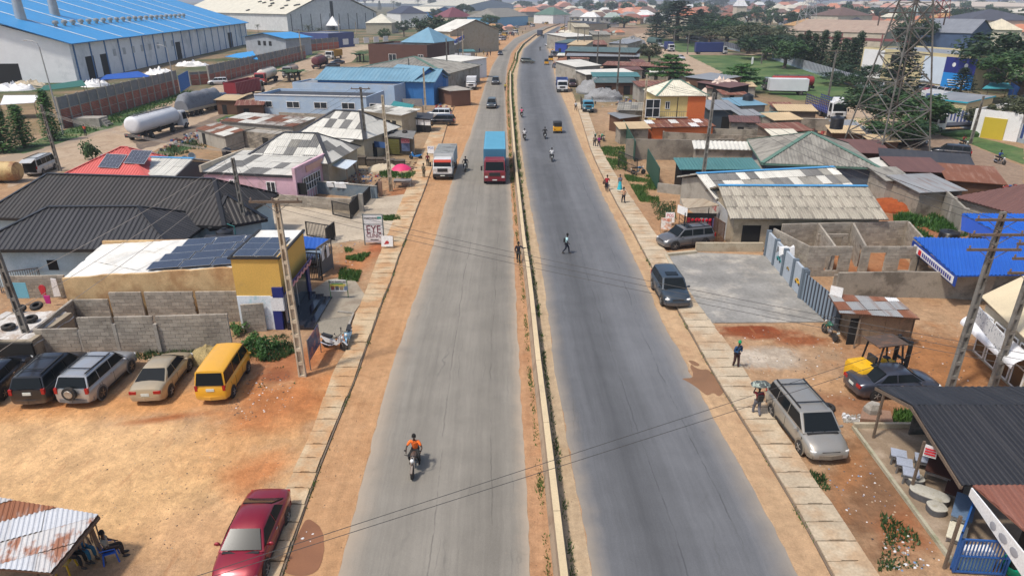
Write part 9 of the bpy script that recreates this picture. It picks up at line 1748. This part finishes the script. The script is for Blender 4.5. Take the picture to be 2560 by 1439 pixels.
for i in range(44):
 y=rr.uniform(66,150);L_=rr.random()<.6;p=P(0,y);x=(LAl(p.y)-rr.uniform(1,9))if L_ else (RAr(p.y)+rr.uniform(1,8));c=rr.choice([(.5,.5,.5),(.35,.03,.04),(.03,.05,.2),(.02,.02,.02),(.5,.3,.05),(.1,.25,.1)]);lb='distant pedestrian in %s clothes on the %s roadside'%({.5:'light',.35:'red',.03:'blue',.02:'black',.1:'green'}.get(c[0],'pale'),'left' if L_ else 'right')
 if i<6:pt_=person(lb,(x,p.y,0),rr.random()*6,'walk' if i%2 else 'stand',c,(.02,.02,.03),group='pedestrians along the far road');pt=(pt or [])+[pt_]
 else:copy_thing(pt[i%6],(x,p.y,0),rr.random()*6,pt[i%6]['label'])
cs=[]
for i in range(34):
 y=rr.uniform(58,118);L_=rr.random()<.7;p=P(0,y);x=(LAl(p.y)-rr.uniform(3,16))if L_ else (RAr(p.y)+rr.uniform(2,6));side='left' if L_ else 'right'
 if i<5:cs.append(car('%s vehicle among the traffic at the far %s roadside'%(('white','dark','grey','yellow','dark red')[i],side),('microbus','suv','sedan','microbus','sedan')[i],((.6,.6,.6),(.03,.03,.04),(.3,.3,.3),(.6,.36,.03),(.25,.03,.03))[i],(x,p.y,0),R(-95 if i%2 else 85),lite=True,group='vehicles beside the far road'))
 else:copy_thing(cs[i%5],(x,p.y,0),R(rr.choice((-95,85,60,-60))),cs[i%5]['label'])
hz=MB().box(-5000,5000,-250,9000,-1,60);
def haze():
 m=bpy.data.materials.new('haze');m.use_nodes=True;nt=m.node_tree;nt.nodes.clear();o=nt.nodes.new('ShaderNodeOutputMaterial');v=nt.nodes.new('ShaderNodeVolumePrincipled');v.inputs['Color'].default_value=(.86,.92,1,1);v.inputs['Density'].default_value=.0003;v.inputs['Anisotropy'].default_value=.3;nt.links.new(v.outputs[0],o.inputs['Volume']);return m
h_=hz.build('haze',haze());stuff(h_)
rr=random.Random(77);PALS=[(ASBG,'grey sheet'),(RSR,'rust brown'),(ZN,'patchy zinc'),(MRN,'maroon'),(BGR,'beige'),(ASBW,'whitish'),(TLR,'teal'),(GRR,'dark grey')];placed=[]
for zn,(xa,xb,ya,yb),n in (('behind the leafy trees',(1560,1720,168,205),7),('in the lorry yard',(1840,1985,300,350),7),('beside the side road',(1600,1960,236,262),6),('along the left verge beyond the blue building',(1075,1150,168,215),7),('by the left verge stalls',(1085,1190,128,160),6),('between the lane and the light blue building',(560,700,262,300),4),('left of the bend market',(1400,1470,150,180),5),('next to the service road shacks',(2100,2240,345,385),5)):
 k=0;t=0
 while k<n and t<60:
  t+=1;p=P(rr.uniform(xa,xb),rr.uniform(ya,yb));s=rr.uniform(1.6,2.9)
  if any((p-q).length<s+r_ for q,r_ in placed):continue
  placed.append((p,s));m_,nm=rr.choice(PALS);h=rr.uniform(1.9,2.7);T=thing('shack','low shack with a %s roof %s'%(nm,zn),'shack',p,rr.uniform(-.25,.25),'small shacks '+zn);w_,d_=s,s*rr.uniform(.6,.9)
  MB().box(-w_,w_,-d_,d_,0,h-.12).build('wall',rr.choice([BLKW,WOOD,RUSTM,PLAST]),T);roof_plane(T,[(-w_-.3,-d_-.3,h-.1),(w_+.3,-d_-.3,h-.1),(w_+.3,d_+.3,h+.4),(-w_-.3,d_+.3,h+.4)],m_,'rib',.35,.04);MB().box(-w_*.5,-w_*.5+.9,-d_-.03,-d_,0,1.7).build('opening',DARK,T);k+=1
JK=[flat('junk%d'%i,c)for i,c in enumerate(((.3,.3,.3),(.12,.06,.04),(.05,.1,.25),(.45,.42,.35),(.03,.03,.03),(.3,.04,.03)))]
for i,(lb,pg,n,s)in enumerate((('heaps of scrap and goods along the left verge',[(1085,290),(1130,275),(1175,160),(1140,160),(1090,230)],260,.3),('timber offcuts and scrap at the timber yard',[(1410,150),(1560,150),(1540,185),(1425,180)],300,.5),('scrap and rubbish in the lorry yard',[(1860,285),(2120,300),(2140,370),(1900,345)],260,.3),('scrap and mud along the lane',[(380,390),(560,330),(620,290),(560,300),(430,350)],240,.25),('goods and scrap at the market sheds',[(1480,205),(1600,205),(1610,262),(1500,268)],200,.3),('rubbish beside the service road shacks',[(2130,370),(2560,470),(2560,495),(2250,420)],160,.25),('rubbish between the pink shop and the parasol',[(790,455),(940,455),(985,425),(880,425),(800,440)],160,.16))):scatter('scrap',lb,pg,n,s,JK,40+i,flatk=.8,cat='scrap')
grass_patch('scrubby weeds along the mud lane',[(390,385),(480,350),(520,372),(420,395)],12,.4,GRASSD,.06,seed=41);grass_patch('weeds on the verge below the brick wall',[(150,335),(300,285),(450,235),(470,228),(500,232),(330,300),(170,350)],6,.4,GRASSM,.07,seed=42)
for i in range(34):
 a=rr.random();px=1640+a*920;py=rr.uniform(52,100 if px<1950 else 78);p=P(px,py)
 if any((p-q).length<9 for q,_ in placed)or (2000<px<2240 and py>64):continue
 placed.append((p,5));k,lf,nm=rr.choices(KS_,[6,5,4,2,1])[0];tree('%s garden tree %s'%(nm,'close to the casuarina' if px<1800 else 'behind the umbrella trees' if px<1980 else 'around the pylon top' if px<2350 else 'near the right edge skyline'),k,lf,p,rr.uniform(9,14),None,'garden trees before the town',seed=i%3,q=.8)
